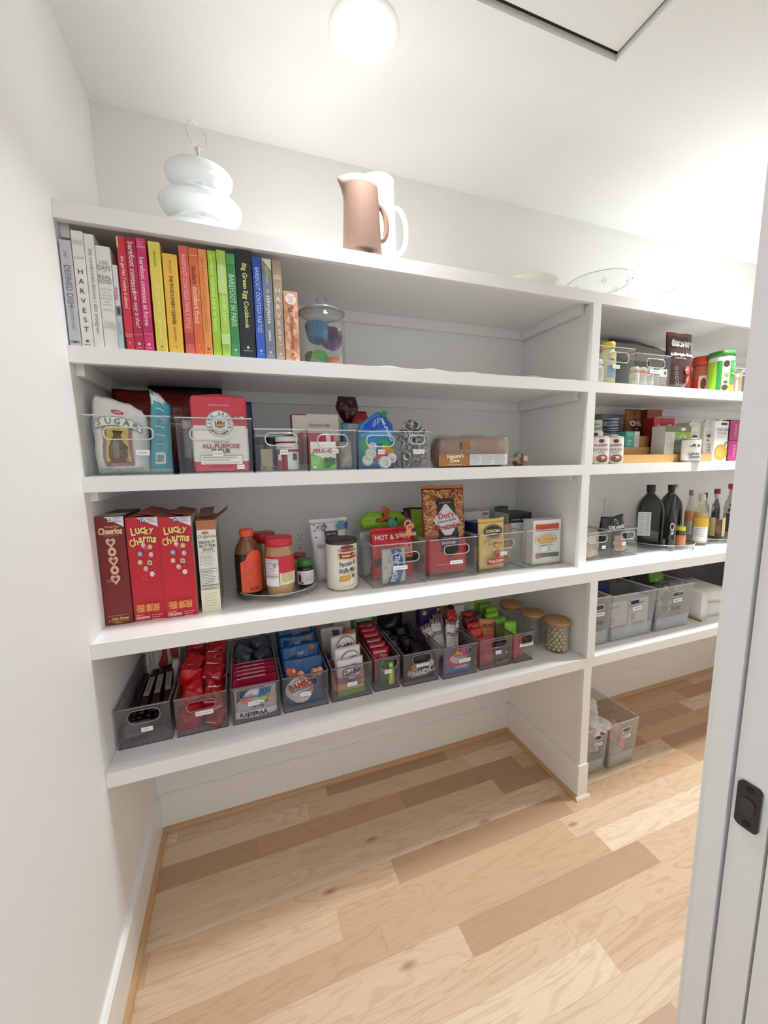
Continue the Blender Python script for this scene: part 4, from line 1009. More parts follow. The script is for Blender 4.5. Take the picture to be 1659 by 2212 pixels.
# ---- baking bin 3: blue bag
def blue_art(a, w, h):
    a.poly([(-w * .46, h * .66), (w * .46, h * .66), (w * .40, h * .95), (-w * .30, h * .92)], '#1f56c4')
    a.poly([(-w * .46, h * .58), (w * .46, h * .60), (w * .46, h * .72), (-w * .46, h * .66)], '#4aa3dd')
    a.text('Jet-Puffed', w * .24, h * .70, .018, '#eef3fa', rot=-72, bold=.03, w=h * .5)
    for q in range(4): a.rect(-w * .12 + q * w * .05, h * (.74 + .02 * q), -w * .09 + q * w * .05, h * (.88 + .01 * q), '#9fc4ee')
    a.poly([(-w * .46, h * .30), (-w * .30, h * .30), (-w * .26, h * .52), (-w * .44, h * .56)], '#3fa65a')
    a.poly([(0, h * .30), (w * .45, h * .16), (w * .46, h * .34), (w * .1, h * .46)], '#f09a3e')
    a.poly([(-w * .1, h * .12), (w * .24, h * .26), (w * .1, h * .32), (-w * .22, h * .24)], '#d84a5e')
    a.poly([(-w * .02, h * .46), (w * .44, h * .33), (w * .44, h * .39), (w * .1, h * .54)], '#3fae57')
a_, b_, h_ = span(778, 868, 882, .03, z + .003)
bag('marshmallow_bag', 'bright blue marshmallow bag standing in the third baking bin', b_ - a_ - .012, h_ - .012, .06, '#3f96d6', ((a_ + b_) / 2 - .002, .07, z + .003), 0, (0, 0, .02), 41, .22, True, blue_art, 'bag', rough=.2, nx=18, nz=22, sil=[(0, .98, .98), (.55, 1, 1), (.8, .95, .9), (1, .45, .55)], top=[(0, -.012), (.6, .006), (1, -.004)], edge=.05)
t = thing('bag_clip', 'green plastic bag tip poking from the blue marshmallow bag', 'bag clip', (.802, .065, z + .163), 0, None, (0, math.radians(12), 0))
bm = NB(); pouchm(bm, .018, .022, .008, 3, .3, False, 6, 6); part('clip_body', bm, M('#2c8f3f', .3), t)
for i, (mx, my, mz, s, ln) in enumerate(((.735, .034, z + .03, .017, .02), (.752, .036, z + .070, .014, .02), (.79, .03, z + .022, .02, .026), (.745, .032, z + .05, .018, .016), (.815, .033, z + .035, .016, .02))):
    t = thing('piping_bag_coupler', ['white spiral plastic roll in the third baking bin', 'small white plastic cup near the grip of the third baking bin', 'white fluted plastic stamp at the bottom of the third baking bin', 'white plastic disc at the left of the third baking bin', 'white plastic tube at the right of the third baking bin'][i], 'baking tool', (mx, my, mz), 0, None, (math.radians(70 + 12 * i), math.radians(20 * i - 30), 0))
    bm = NB(); lathe(bm, [(0, -ln / 2), (s * .7, -ln / 2), (s, -ln * .3), (s, ln * .1), (s * .8, ln * .2), (s * .85, ln / 2), (s * .6, ln / 2), (s * .55, 0), (0, 0)], 28, cap=False); part('plastic_body', bm, M('#ecebe8', .3), t, True)
# ---- cookie cutters
def cutter(label, kind, x, y, zz, s, rot, dpt=.022):
    n = 40; pts = []
    for i in range(n):
        a = 2 * PI * i / n
        if kind == 'star': r = s * (.62 + .38 * abs(math.cos(2.5 * a)) ** 1.2)
        elif kind == 'heart': r = s * (.75 + .25 * math.sin(a) ** 3 + .12 * abs(math.cos(a)))
        elif kind == 'flower': r = s * (.82 + .18 * math.cos(5 * a))
        elif kind == 'house':
            r = s * min(1 / max(abs(math.cos(a)), .7), 1 / max(abs(math.sin(a)), .7)) * .8
        else: r = s
        pts.append((r * math.cos(a), r * math.sin(a)))
    bm = NB(); vs = [[bm.verts.new((p[0] * k, d, p[1] * k)) for p in pts] for k, d in ((1, 0), (1, dpt), (.965, dpt), (.965, 0))]
    for A in range(4):
        for i in range(n): bm.faces.new((vs[A][i], vs[A][(i + 1) % n], vs[(A + 1) % 4][(i + 1) % n], vs[(A + 1) % 4][i])).smooth = True
    o = part('cookie_cutter', bm, M('#c9cac9', .22, metal=.85)); o.location = (x, y, zz); o.rotation_euler = rot
    return tag(o, label, 'cookie cutter', 'metal cookie cutters')
r_ = random.Random(4); k = 0
for lz in range(5):
    for lx in range(3):
        for ly in range(2):
            kind = ['star', 'round', 'heart', 'flower', 'house'][k % 5]; k += 1
            cutter('shiny metal cookie cutter piled in the small bin left of the bread', kind, .863 + .031 * lx + r_.uniform(-.003, .003), .022 + .034 * ly, z + .018 + .0245 * lz, .0135, (r_.uniform(-.5, .5), r_.uniform(-.6, .6), r_.uniform(-.5, .5)), .018)
cutter('open metal cookie cutter sticking up highest above the cookie cutter bin', 'house', .905, .05, z + .137, .018, (.2, .5, .3), .03)
cutter('round metal cookie cutter leaning above the left rim of the cookie cutter bin', 'round', .868, .035, z + .130, .016, (.3, -.2, -.5), .025)

# ---- bread
a_, b_, h_ = span(944, 1092, 940, .05, z)
L_ = b_ - a_ + .03; Hh = .112
t = thing('bread_loaf', 'bagged sliced brown bread loaf lying on the shelf', 'bread', ((a_ + b_) / 2 + .008, .085, z + .0006), math.radians(-2))
def loaf(bm, L, W, H, seed, infl=0):
    n = 26; k = 22; rings = []
    for i in range(n + 1):
        u = i / n; x = -L / 2 + L * u; e = min(1, min(u, 1 - u) / .07) ** .5; e = max(e, .02)
        ring = []
        for j in range(k):
            a = 2 * PI * j / k; ca, sa = math.cos(a), math.sin(a)
            y = math.copysign(abs(ca) ** .55, ca) * W / 2 * (.94 + .08 * max(0, sa)); zz = H / 2 + math.copysign(abs(sa) ** .6, sa) * H / 2
            nn = noise.noise(Vector((x * 25, y * 25 + seed, zz * 25))) * .004 + (.0022 * math.cos(x * 2 * PI / .011) if not infl and .12 < u < .88 and sa > -.2 else 0)
            ring.append(bm.verts.new((x, (y + nn) * e * (1 + infl), H / 2 + (zz - H / 2 + nn * (1 if sa > -.5 else 0)) * e)))
        rings.append(ring)
    for p, q in zip(rings, rings[1:]):
        for j in range(k): bm.faces.new((p[j], p[(j + 1) % k], q[(j + 1) % k], q[j])).smooth = True
    bm.faces.new(rings[0][::-1]); bm.faces.new(rings[-1])
bm = NB(); loaf(bm, L_ - .012, .092, Hh - .008, 3); part('loaf', bm, M('#9c7159', .75, bump=.4, bscale=120), t)
bm = NB(); loaf(bm, L_, .102, Hh, 9, .0)
for v in bm.verts: v.co.z = max(v.co.z, .0004)
part('plastic_wrapper', bm, FILM, t)
a = Art(off=.053)
a.poly([(-L_ * .47, .004), (-L_ * .10, .004), (-L_ * .10, .040), (-L_ * .24, .052), (-L_ * .47, .046)], '#a9713a')
a.text('Nature\u2019s', -L_ * .27, .038, .014, '#f2e6cf', bold=.03, w=.062, shear=.1, rot=4).text('Own', -L_ * .28, .023, .014, '#f2e6cf', bold=.03, w=.04, shear=.1, rot=4).text('100% WHOLE WHEAT', -L_ * .28, .009, .004, '#f2e6cf', w=.08)
a.rect(-L_ * .095, .006, L_ * .40, .044, '#d9d9d8').lines(-L_ * .085, L_ * .06, .040, 9, .0038, '#8e8f92', h=.0011).lines(L_ * .075, L_ * .22, .040, 9, .0038, '#8e8f92', h=.0011, seed=4).lines(L_ * .235, L_ * .38, .040, 9, .0038, '#8e8f92', h=.0011, seed=6)
a.rect(L_ * .065, .006, L_ * .068, .044, '#55565a').rect(L_ * .225, .006, L_ * .228, .044, '#55565a')
a.poly([(-L_ * .20, .062), (-L_ * .09, .060), (-L_ * .09, .086), (-L_ * .19, .088)], '#9c6a34')
a.done(t, 'wrapper_print')
bm = NB(); lathe(bm, [(.020, 0), (.008, .018), (.006, .025), (.012, .034), (.022, .048), (.018, .050), (.006, .036), (0, .03)], 14, cap=False, ripple=.2, rn=5)
for v in bm.verts: v.co = Vector((L_ / 2 - .004 + v.co.z * 1.1, v.co.y, .022 + v.co.x + .2 * v.co.z))
part('twisted_wrapper_end', bm, FILM, t, True)
t2x = Xat(1120, .09, z + .01)
t = thing('wrapper_scrap', 'small crumpled brown and clear wrapper end beyond the bread', 'wrapper', (t2x, .09, z + .0006))
bm = NB(); pouchm(bm, .042, .045, .03, 45, .8, True, 8, 8); part('crumpled_film', bm, M('#8c5b34', .3), t)
bm = NB(); box(bm, .006, .024, -.022, -.020, .018, .036); part('paper_tag', bm, M('#c9a9a2', .5), t)

# ================================================================== cereal shelf
z = Z4
def corner_offer(a, w, h, num):
    a.poly([(-w * .18, h * .995), (w * .495, h * .995), (w * .495, h * .90)], '#e7e5ec')
    a.disc(w * .02, h * .965, w * .085, w * .085, '#2c3f86').text(num, w * .02, h * .966, .008, '#ffffff', bold=.03)
    a.lines(w * .14, w * .46, h * .985, 4, h * .012, '#8b8fa3', h=.0012)
def choc_art(a, w, h):
    corner_offer(a, w, h, '22')
    a.text('Honey Nut', w * .08, h * .905, .008, '#e4b08a', w=w * .5, bold=.02).text('Cheerios', 0, h * .868, .019, '#f0d3a4', w=w * .84, bold=.04, fit=True)
    a.rect(-w * .34, h * .838, w * .34, h * .842, '#e0564e').text('LIMITED EDITION', 0, h * .825, .003, '#d09a84')
    for q in range(5):
        cx = (-.02, 0, .02, .03, .03)[q] * w; cz = h * (.765 - .084 * q)
        if q % 2 == 0:
            n = 28
            def hp(s): return [(cx + s * .062 * w * 16 * math.sin(t) ** 3 / 5.6, cz + s * .0165 / 17 * (13 * math.cos(t) - 5 * math.cos(2 * t) - 2 * math.cos(3 * t) - math.cos(4 * t))) for t in [2 * PI * i / n for i in range(n)]]
            a.poly(hp(1.0), '#dba587'); a.poly(hp(.82), '#e8bfa2'); a.poly(hp(.45), '#7e2f2a')
        else:
            a.disc(cx, cz, w * .155, .0125, '#dba587', 24).disc(cx, cz, w * .13, .0105, '#e8bfa2', 24).disc(cx, cz, w * .062, .0048, '#7e2f2a', 16)
    a.rect(-w * .3, h * .425, -w * .05, h * .431, '#c98474').rect(-w * .3, h * .408, w * .02, h * .414, '#c98474')
    a.text('PROUD SPONSOR OF', 0, h * .092, .0035, '#d4a58c').text('Celiac Disease', .004, h * .066, .006, '#f0d27a', bold=.02, w=w * .62).text('FOUNDATION', 0, h * .044, .007, '#c9a452', w=w * .72).lines(-w * .15, w * .15, h * .022, 1, .003, '#e9cfa8', h=.0012)
def lucky_art(a, w, h):
    corner_offer(a, w, h, '19')
    for off, c in ((-.0012, '#b5621f'), (0, '#f6dc8e')):
        for i, ch in enumerate('Lucky'): a.text(ch, -w * .28 + w * .14 * i + off, h * (.876 - .005 * abs(i - 2)) + off, .021 if ch in 'Lk' else .0165, c, bold=.03, rot=6 - 3 * i, w=w * .135, fit=True)
        for i, ch in enumerate('Charms'): a.text(ch, -w * .35 + w * .14 * i + off + (w * .01 if i > 4 else 0), h * (.778 + .004 * i - .003 * (i - 2.5) ** 2) + off, .021 if ch in 'Ch' else .016, c, bold=.03, rot=10 - 4 * i, w=w * (.16 if ch == 'm' else .125), fit=True)
    mm = [(.00, .735, '#e8a3b8', 1), (.20, .715, '#dcb48c', 0), (-.12, .655, '#7f9fd0', 0), (.22, .640, '#dfa3c4', 1), (-.14, .575, '#e0b27c', 0), (.16, .565, '#c9c08a', 0), (.02, .510, '#e59aa6', 1), (.20, .455, '#ecd8d8', 1)]
    for i, (fx, fz, c, rd) in enumerate(mm):
        cx, cz = fx * w, fz * h
        if rd: a.disc(cx, cz, w * .075, .0075, c, 12).disc(cx - w * .02, cz + .002, w * .04, .004, '#f3cdd8', 10)
        else: a.poly([(cx - w * .075, cz - .005), (cx + w * .06, cz - .007), (cx + w * .08, cz + .004), (cx - w * .01, cz + .008), (cx - w * .07, cz + .004)], c).disc(cx, cz, w * .03, .003, '#5f7d3c' if i == 5 else '#f1dcc0', 8)
    r_ = random.Random(2)
    for q in range(34): a.disc(r_.uniform(-.12, .34) * w, r_.uniform(.40, .74) * h, .0009, .0009, '#f5c6c4', 5)
    a.text('2 BOXES \u2022 GREAT VALUE', 0, h * .152, .0125, '#f0b45c', w=w * .72, bold=.03, fit=True).text('2 CAJAS \u2022 GRAN VALOR', 0, h * .112, .0125, '#f0b45c', w=w * .70, bold=.03, fit=True)
    a.lines(-w * .4, -.01, h * .072, 1, .003, '#f0b9b9', h=.0012).text('Celiac Disease', -w * .19, h * .055, .005, '#f6dede', bold=.02, w=w * .42).text('FOUNDATION', -w * .19, h * .040, .005, '#f6dede', w=w * .42).lines(w * .1, w * .44, h * .06, 3, .006, '#f0b9b9', h=.0013)
def flaps(t, w, d, h, col, ins, seed):
    r_ = random.Random(seed)
    bm = NB()
    for sx_, ang in ((-1, r_.uniform(.03, .10) + PI / 2), (1, r_.uniform(.05, .28) + PI / 2)):
        vs = box(bm, 0, w * .62, .004, d - .004, 0, .0008)
        mt = Matrix.Translation((sx_ * w / 2 * .99, 0, h)) @ Matrix.Rotation(PI if sx_ > 0 else 0, 4, 'Z')
        mt = mt @ Matrix.Translation((0, -d if sx_ > 0 else 0, 0)) @ Matrix.Rotation(ang - PI / 2 - .0 if False else -(ang - PI / 2), 4, 'Y')
        for v in vs: v.co = mt @ v.co
    part('top_flap', bm, M(col, .6), t)
w_ = .0635
carton('cereal_box', 'chocolate brown cereal box with heart shaped rings, at the left end', .0015, .0015 + w_, .047, .19, z, .292, '#7c2420', 'cereal box', top='#5d3a30', side='#3b2a26', art=choc_art, group='cereal boxes', rz=0, topart=lambda a, w, d: (a.rect(-w * .48, -.075, w * .5, -.001, '#a9a29c'), a.rect(-w * .1, -.06, w * .45, -.012, '#c9c9cd')))
c1 = carton('cereal_box', 'red cereal box with yellow lettering, left one of the matching pair', .0665, .1425, .052, .19, z, .285, '#c8202f', 'cereal box', top='#8f3a3a', side='#c9c3c6', art=lucky_art, group='cereal boxes', topart=lambda a, w, d: (a.rect(-w * .5, -.09, w * .5, -.03, '#7a3f3e'), a.rect(-w * .2, -.10, w * .35, -.02, '#a1a4ae')))
flaps(c1, .074, .19, .285, '#a4534f', '', 2)
c2 = carton('cereal_box', 'red cereal box with yellow lettering, right one of the matching pair', .1440, .2240, .047, .19, z, .282, '#c8202f', 'cereal box', top='#9a4642', side='#c9b9bd', art=lucky_art, group='cereal boxes', topart=lambda a, w, d: (a.rect(-w * .3, -.12, w * .35, -.03, '#a1a4ae'),))
flaps(c2, .077, .19, .282, '#8d4a4a', '', 5)
def pbd_art(a, w, h):
    a.rect(-w * .5, h * .90, w * .5, h, '#b9764e')
    a.disc(-w * .06, h * .865, .0095, .0042, '#b8403f', 16).text('H-E-B', -w * .06, h * .865, .0035, '#fff')
    a.text('Organics', 0, h * .825, .013, '#6c8a5e', w=w * .92, fit=True, bold=.005)
    for q, s in enumerate(('PEANUT', 'BUTTER', 'DOTS')): a.text(s, w * (.02 * q), h * (.765 - .040 * q), .0085, '#454443', w=w * (.84 - .0 * q if q < 2 else .56), fit=True, bold=.01)
    a.lines(-w * .42, w * .45, h * .655, 3, .006, '#a9a69c', h=.0011)
    for q in range(3): a.disc(-w * .38, h * (.595 - .035 * q), .0016, .0016, '#5b5b58', 8).lines(-w * .26, w * .40, h * (.600 - .035 * q), 2, .005, '#a9a69c', h=.0011, seed=q)
    a.rect(-w * .45, h * .30, w * .46, h * .47, '#8f8c82').rect(-w * .44, h * .302, w * .45, h * .468, '#ecebdf').text('Nutrition Facts', -w * .12, h * .455, .005, '#3c3b38', w=w * .6, bold=.02).lines(-w * .4, w * .42, h * .435, 9, .0046, '#77746a', h=.0013)
    a.rect(-w * .45, h * .255, w * .46, h * .295, '#c9ccb6').lines(-w * .4, w * .42, h * .288, 3, .004, '#8c8f7a', h=.0012)
    a.rect(-w * .5, 0, w * .5, h * .245, '#e9e6c8').lines(-w * .35, w * .4, h * .20, 6, .007, '#b9b18a', h=.0013)
c4 = carton('cereal_box', 'narrow cream organic cereal box with a brown opened top', .2345, .2845, .058, .17, z, .265, '#ecebdf', 'cereal box', top='#8d6248', side='#b3a48f', art=pbd_art, group='cereal boxes', sideart=lambda a, w, h: (a.rect(.012, h * .02, .155, h * .88, '#9c8f7d'), a.rect(.03, h * .5, .11, h * .75, '#83756a'), a.panel(.03, h * .1, .11, h * .4, 9, '#b9b0a0', '#6d655c')))
bm = NB(); vs = box(bm, 0, .0009, .006, .16, 0, .042); mt = Matrix.Translation((.0245, 0, .265)) @ Matrix.Rotation(.9, 4, 'Y')
for v in vs: v.co = mt @ v.co
vs = box(bm, -.040, 0, .05, .165, 0, .0009); mt = Matrix.Translation((.018, 0, .268)) @ Matrix.Rotation(-.10, 4, 'Y') @ Matrix.Rotation(.12, 4, 'X')
for v in vs: v.co = mt @ v.co
part('top_flap', bm, M('#93684c', .6), c4)

# ---- turntable with syrup and spreads
def turntable(label, x, y, zb, r, rim=.027, m=None):
    t = thing('turntable', label, 'turntable', (x, y, zb + .0006), 0, 'clear plastic turntables')
    bm = NB(); lathe(bm, [(0, 0), (r * .80, 0), (r * .80, .005), (r * .6, .006), (0, .006)], 56, cap=False); part('base', bm, M('#b9bbbb', .3), t, True)
    bm = NB(); lathe(bm, [(0, .008), (r * .93, .008), (r * .97, .012), (r, rim - .002), (r, rim), (r - .0022, rim), (r * .965, .0135), (r * .92, .0105), (0, .0105)], 72, cap=False); part('tray', bm, ACR, t, True)
    bm = NB(); tube(bm, [((r - .001) * math.cos(2 * PI * i / 72), (r - .001) * math.sin(2 * PI * i / 72), rim) for i in range(72)], .0015, 6, closed=True); part('rim', bm, RIMM, t)
    bm = NB(); tube(bm, [((r * .955) * math.cos(2 * PI * i / 72), (r * .955) * math.sin(2 * PI * i / 72), .0095) for i in range(72)], .0014, 6, closed=True); part('lower_rim', bm, RIM2, t)
    return zb + .0112
tx, ty, tr_ = .4545, .176, .134
zt = turntable('round clear turntable carrying the syrup and peanut butter', tx, ty, z, tr_)
def syrup(x, y, zb, rz):
    t = thing('syrup_bottle', 'dark maple syrup bottle with an orange cap and orange label', 'bottle', (x, y, zb), rz)
    bm = NB(); prof = [(.030, 0), (.0345, .004), (.035, .02), (.0335, .03), (.0352, .045), (.0355, .10), (.0345, .118), (.0300, .137), (.0215, .151), (.0165, .159), (.0165, .166)]
    prof = [(r * 1.12, q * 1.16) for r, q in prof]
    lathe(bm, prof, 44, sx=1.0, sy=.86)
    for f in bm.faces: f.material_index = 1 if f.calc_center_median().z > .146 else 0
    part('bottle_body', bm, [M('#20100c', .12, coat=.4), M('#7d4a33', .15, coat=.4)], t)
    bm = NB(); lathe(bm, [(.019, .188), (.021, .189), (.021, .207), (.0195, .210), (0, .2105)], 36, cap=False, ripple=.012, rn=18); part('cap', bm, M('#ef5b3c', .4), t)
    bm = NB(); n = 30
    pts = [(-.026, .012), (.026, .018), (.030, .06), (.028, .105), (.020, .120), (-.002, .128), (-.020, .110), (-.024, .07)]
    a = Art(lambda X_, Y_, Z_: Vector(((.0412 - Y_) * math.sin(X_ / .036 + .30), -(.0412 - Y_) * math.cos(X_ / .036 + .30) * .87, Z_ * 1.14)))
    a.poly([(-.034, .016), (.020, .014), (.028, .020), (.030, .10), (.026, .118), (.014, .130), (-.004, .130), (-.014, .120), (-.020, .105), (-.034, .098)], '#ef5b3c')
    a.lines(-.024, .024, .098, 16, .0045, '#c23c20', h=.0014, seed=3)
    for q in range(7): a.rect(-.012 + q * .0036, .020, -.012 + q * .0036 + (.0022 if q % 2 else .0014), .030, '#7c2a1c')
    a.done(t, 'label')
syrup(.3665, .133, zt, math.radians(4))
def spread_jar(label, x, y, zb, r, h, lidc, body, art=None, lid=.026, group=None, name='spread_jar', bulge=True):
    t = thing(name, label, 'jar', (x, y, zb + .0004), 0, group)
    bm = NB(); lathe(bm, [(r * .78, 0), (r * .9, .003), (r * .97, h * .18), (r, h * .26), (r, h * .66), (r * .98, h * .72), (r * .86, h - lid - .003), (r * .84, h - lid + .004)], 44); part('jar_body', bm, M(body, .2, coat=.5, bump=.15, bscale=70), t, True)
    bm = NB(); lathe(bm, [(r * .90, h - lid), (r * .92, h - lid), (r * .92, h - .003), (r * .89, h), (0, h)], 44, cap=False, ripple=.008, rn=40); part('lid', bm, M(lidc, .35), t)
    if art: a = Art(wrap(r * 1.002, a0=turn(x, y))); art(a, r, h); a.done(t, 'label')
    return t
def pb_art(a, r, h):
    a.grid(-r * 1.35, h * .24, r * 1.35, h * .70, '#c9283a', 20, 1).grid(-r * 1.30, h * .20, -r * .18, h * .66, '#ece6e8', 10, 1).grid(-r * .12, h * .22, r * 1.2, h * .42, '#e9dfae', 12, 1)
    a.text('Nutrition Facts', -r * .72, h * .64, .005, '#5a3540', w=r).lines(-r * 1.2, -r * .26, h * .60, 12, .0046, '#8d6d78', h=.0012).text('190', -r * .42, h * .55, .006, '#5a3540', bold=.02).grid(-r * 1.3, h * .575, -r * .18, h * .585, '#a82b40', 8).grid(-r * 1.3, h * .36, -r * .18, h * .366, '#a82b40', 8)
    a.lines(-r * .02, r * 1.1, h * .40, 7, .004, '#9b9162', h=.0011, seed=5)
spread_jar('red-lidded peanut butter jar at the front of the turntable', .4600, .103, zt, .0440, .184, '#cf2a3d', '#b58a5f', pb_art)
spread_jar('dark red-lidded jar standing behind the syrup bottle', .418, .205, zt, .042, .184, '#b41f2c', '#b58a5f', None, lid=.03)
spread_jar('small jam jar with a green lid on the turntable', .5440, .150, zt, .0275, .094, '#3f7e3a', '#3a0f14', lambda a, r, h: (a.grid(-r * 1.3, h * .14, r * 1.3, h * .62, '#e8e6e6', 16, 1), a.disc(-r * .8, h * .36, r * .2, h * .16, '#a3234f'), a.lines(-r * .2, r * .9, h * .52, 6, .005, '#8a8788', h=.0012), a.disc(-r * .5, h * .20, .004, .004, '#6b7f58')), lid=.022)
spread_jar('small jar with a copper lid at the back of the turntable', .538, .238, zt, .024, .095, '#a85f45', '#cfc6b6', None, lid=.016)

# ---- outlet on the back wall
ox, oz = Xat(648, YB, 1.06), 1.07
ox = ony(648, 1168, YB - .004).x; oz = ony(648, 1168, YB - .004).z
t = thing('wall_outlet', 'white duplex power outlet on the back wall behind the spreads', 'outlet', (ox, YB, oz))
bm = NB(); box(bm, -.036, .036, -.005, -.0002, -.058, .058); bevel(bm, .002); part('cover_plate', bm, M('#e9e7e2', .35), t)
for s in (-1, 1):
    bm = NB(); vs = [bm.verts.new((p[0], -.0075, p[1] + s * .0195)) for p in rrect(.034, .029, .012)]; f = bm.faces.new(vs); r = bmesh.ops.extrude_face_region(bm, geom=[f])
    for v in [g for g in r['geom'] if isinstance(g, bmesh.types.BMVert)]: v.co.y = -.0049
    so = part('socket', bm, M('#f1efea', .3), t)
    bm = NB()
    box(bm, -.0075, -.0055, -.0079, -.0070, s * .0195 + .000, s * .0195 + .009); box(bm, .0055, .0075, -.0079, -.0070, s * .0195 + .001, s * .0195 + .008); box(bm, -.002, .002, -.0079, -.0070, s * .0195 - .010, s * .0195 - .005)
    part('slots', bm, M('#2a2725', .6), so)
bm = NB(); lathe(bm, [(0, 0), (.003, 0), (.003, .001), (0, .001)], 12); o = part('screw', bm, M('#d5d3ce', .3), t); o.location = (0, -.005, 0); o.rotation_euler = (PI / 2, 0, 0)

ox = ony(1317, 1100, YB - .004)
t2_ = dup(t, None, (ox.x, YB, ox.z), None, 'white duplex power outlet on the back wall behind the small bins')
# ---- granola pouch
gy = .215
a_, b_, h_ = span(697, 757, 1122, gy, z)
a_ = Xat(686, gy, z)
def granola(a, w, h):
    r_ = random.Random(6)
    for q in range(26): a.disc(r_.uniform(-.42, .02) * w, h * (.97 - abs(r_.gauss(0, .10))), .0035, .0030, r_.choice(['#a7757c', '#7f9aa8', '#6d5963', '#c0b9bd', '#59747f']), 10)
    a.disc(w * .30, h * .93, .018, .015, '#4f8f93', 18).disc(w * .45, h * .92, .008, .014, '#2d4a93', 12)
    a.rect(-w * .16, h * .76, w * .20, h * .86, '#3b3638').text('SAFE + FAIR', w * .02, h * .81, .005, '#d9d5d6', w=w * .31, bold=.01)
    a.text('BIRTHDAY CAKE', -w * .04, h * .62, .0125, '#a5455c', w=w * .72, bold=.01, fit=True).text('Granola', w * .04, h * .50, .013, '#9a9598', shear=.3).text('FRUIT & CRUNCH', w * .02, h * .415, .004, '#8f8a8d')
    a.disc(-w * .06, h * .20, .018, .030, '#8c7a5e', 24)
    for q in range(34): a.disc(-w * .06 + r_.uniform(-.013, .013), h * .20 + r_.uniform(-.024, .024), .003, .0026, r_.choice(['#c9b794', '#a38f6d', '#6f5f49', '#b7a27d']), 7)
bag('granola_pouch', 'white granola pouch with a row of coloured dots, behind the round pancake mix can', .138, h_ - .008, .055, '#e6e4e6', (.643, gy + .01, z + .0006), 0, (0, 0, math.radians(8)), 51, .10, True, granola, 'pouch', rough=.3, seal='#e4e2e4', nx=16, nz=20, sil=[(0, .72, .75), (.4, .9, .9), (1, 1, 1)])

# ---- pancake mix can
px_ = (Xat(708, .115, z) + Xat(773, .115, z)) / 2; pr = (Xat(773, .12, z) - Xat(708, .12, z)) / 2 * .985
def pan_art(a, r, h):
    R_ = r * 1.35
    for q in range(6):
        zz = h * (.66 + .036 * q)
        a.poly([(R_ * math.cos(PI * i / 10) * .50 * (1 - .03 * (q % 2)) + .006, zz + (-.005 if i <= 0 or i >= 10 else -.008 * math.sin(PI * i / 10))) for i in range(11)][::-1] + [(-R_ * .5 + .006, zz + .003), (R_ * .5 + .006, zz + .003)], ['#e8b892', '#8c4630'][q % 2])
    a.poly([(-.018, h * .85), (.026, h * .86), (.030, h * .90), (.004, h * .92), (-.016, h * .90)], '#7c3626')
    a.poly([(-.020, h * .645), (-.014, h * .70), (-.018, h * .77), (-.022, h * .72)], '#6d2c1e').poly([(.012, h * .64), (.016, h * .72), (.020, h * .80), (.024, h * .74), (.022, h * .66)], '#8a4330')
    a.text('Pancake &', .005, h * .555, .017, '#2a2726', w=.056, shear=.15, rot=8, bold=.01).text('Waffle Mix', .003, h * .415, .017, '#2a2726', w=.056, shear=.15, rot=8, bold=.01)
    a.poly([(-.026, h * .20), (-.006, h * .19), (.012, h * .22), (.018, h * .32), (.004, h * .335), (-.022, h * .30)], '#e9b65f').text('Banana', -.006, h * .295, .008, '#b06a2a', shear=.2, rot=8).text('Caramel', -.006, h * .235, .008, '#b06a2a', shear=.2, rot=8)
    a.disc(.022, h * .31, .009, .010, '#e8d7a6', 14).disc(.022, h * .30, .006, .007, '#8a5636', 12).text('NET WT 16 OZ (454g)', .004, h * .09, .0035, '#6d6a64', rot=4)
can('pancake_mix_can', 'tall round pancake and waffle mix can with a black lid', px_ + .003, .080 + pr, z, pr * 1.02, .166, '#eee9da', None, 'can', pan_art, '#c7b98f', a0=.05, plastic_lid='#3b332c')

# ---- snack bins on this shelf
bins4 = [(.7565, .951, .066, 'clear bin stuffed with red chip bags and a blue popcorn pack', 'CHIPS & SNACKS', .50, .42, .62),
         (.9655, 1.159, .066, 'clear bin holding the tall pretzel bag', 'CHIPS & SNACKS', .55, .40, .55),
         (1.1745, 1.374, .074, 'clear bin holding the yellow cracker pouch', 'CRACKERS', .53, .47, .5),
         (1.3835, 1.5605, .074, 'clear bin holding the white cracker box, beside the divider', 'CRACKERS', .50, .46, .5)]
for x0, x1, y, lb, tg, tgx, tgz, hx_ in bins4:
    bin_(lb, x0, x1, y, z, .1455, .27, tg, tgx, tgz, .052 if 'CHIP' in tg else .03, hx=hx_ if 'popcorn' not in lb else .60, hz=.72 if 'popcorn' not in lb else .66, hw=.50, hh=.20, rr=.5)
ry = .078
def red_chip(a, w, h):
    a.text('HOT & SPICY', 0, h * .87, .017, '#f3e4e4', w=w * .82, bold=.03, fit=True)
    a.poly([(-w * .46, h * .28), (w * .46, h * .30), (w * .46, h * .46), (-w * .46, h * .44)], '#3c2f30')
    for q in range(9): a.ring(w * (.18 + .08 * (q % 3)), h * (.50 + .075 * (q // 3)), .008, .0125, ['#d98a6e', '#c9755c', '#e0a184'][q % 3], 16)
bag('chip_bag', 'red hot and spicy chip bag in the leftmost snack bin of its shelf', .165, .172, .060, '#cf2336', (.862, ry + .075, z + .004), 0, (math.radians(-3), 0, 0), 61, .24, True, red_chip, 'chip bag', rough=.22, seal='#cf2336', nx=20, nz=22, edge=.05)
def pop_art(a, w, h):
    a.poly([(-w * .35, h * .02), (w * .22, h * .02), (w * .40, h * .45), (w * .28, h * .97), (-w * .12, h * .98), (-w * .02, h * .50)], '#3d5a94')
    a.text('POPSURLY', w * .06, h * .50, .020, '#d8d6cf', rot=80, bold=.03, w=h * .86)
    for q in range(5): a.disc(-w * .36 + (q % 2) * .012 + (.06 if q > 3 else 0), h * (.10 + .18 * q), .0075, .0065, '#a9a596', 10)
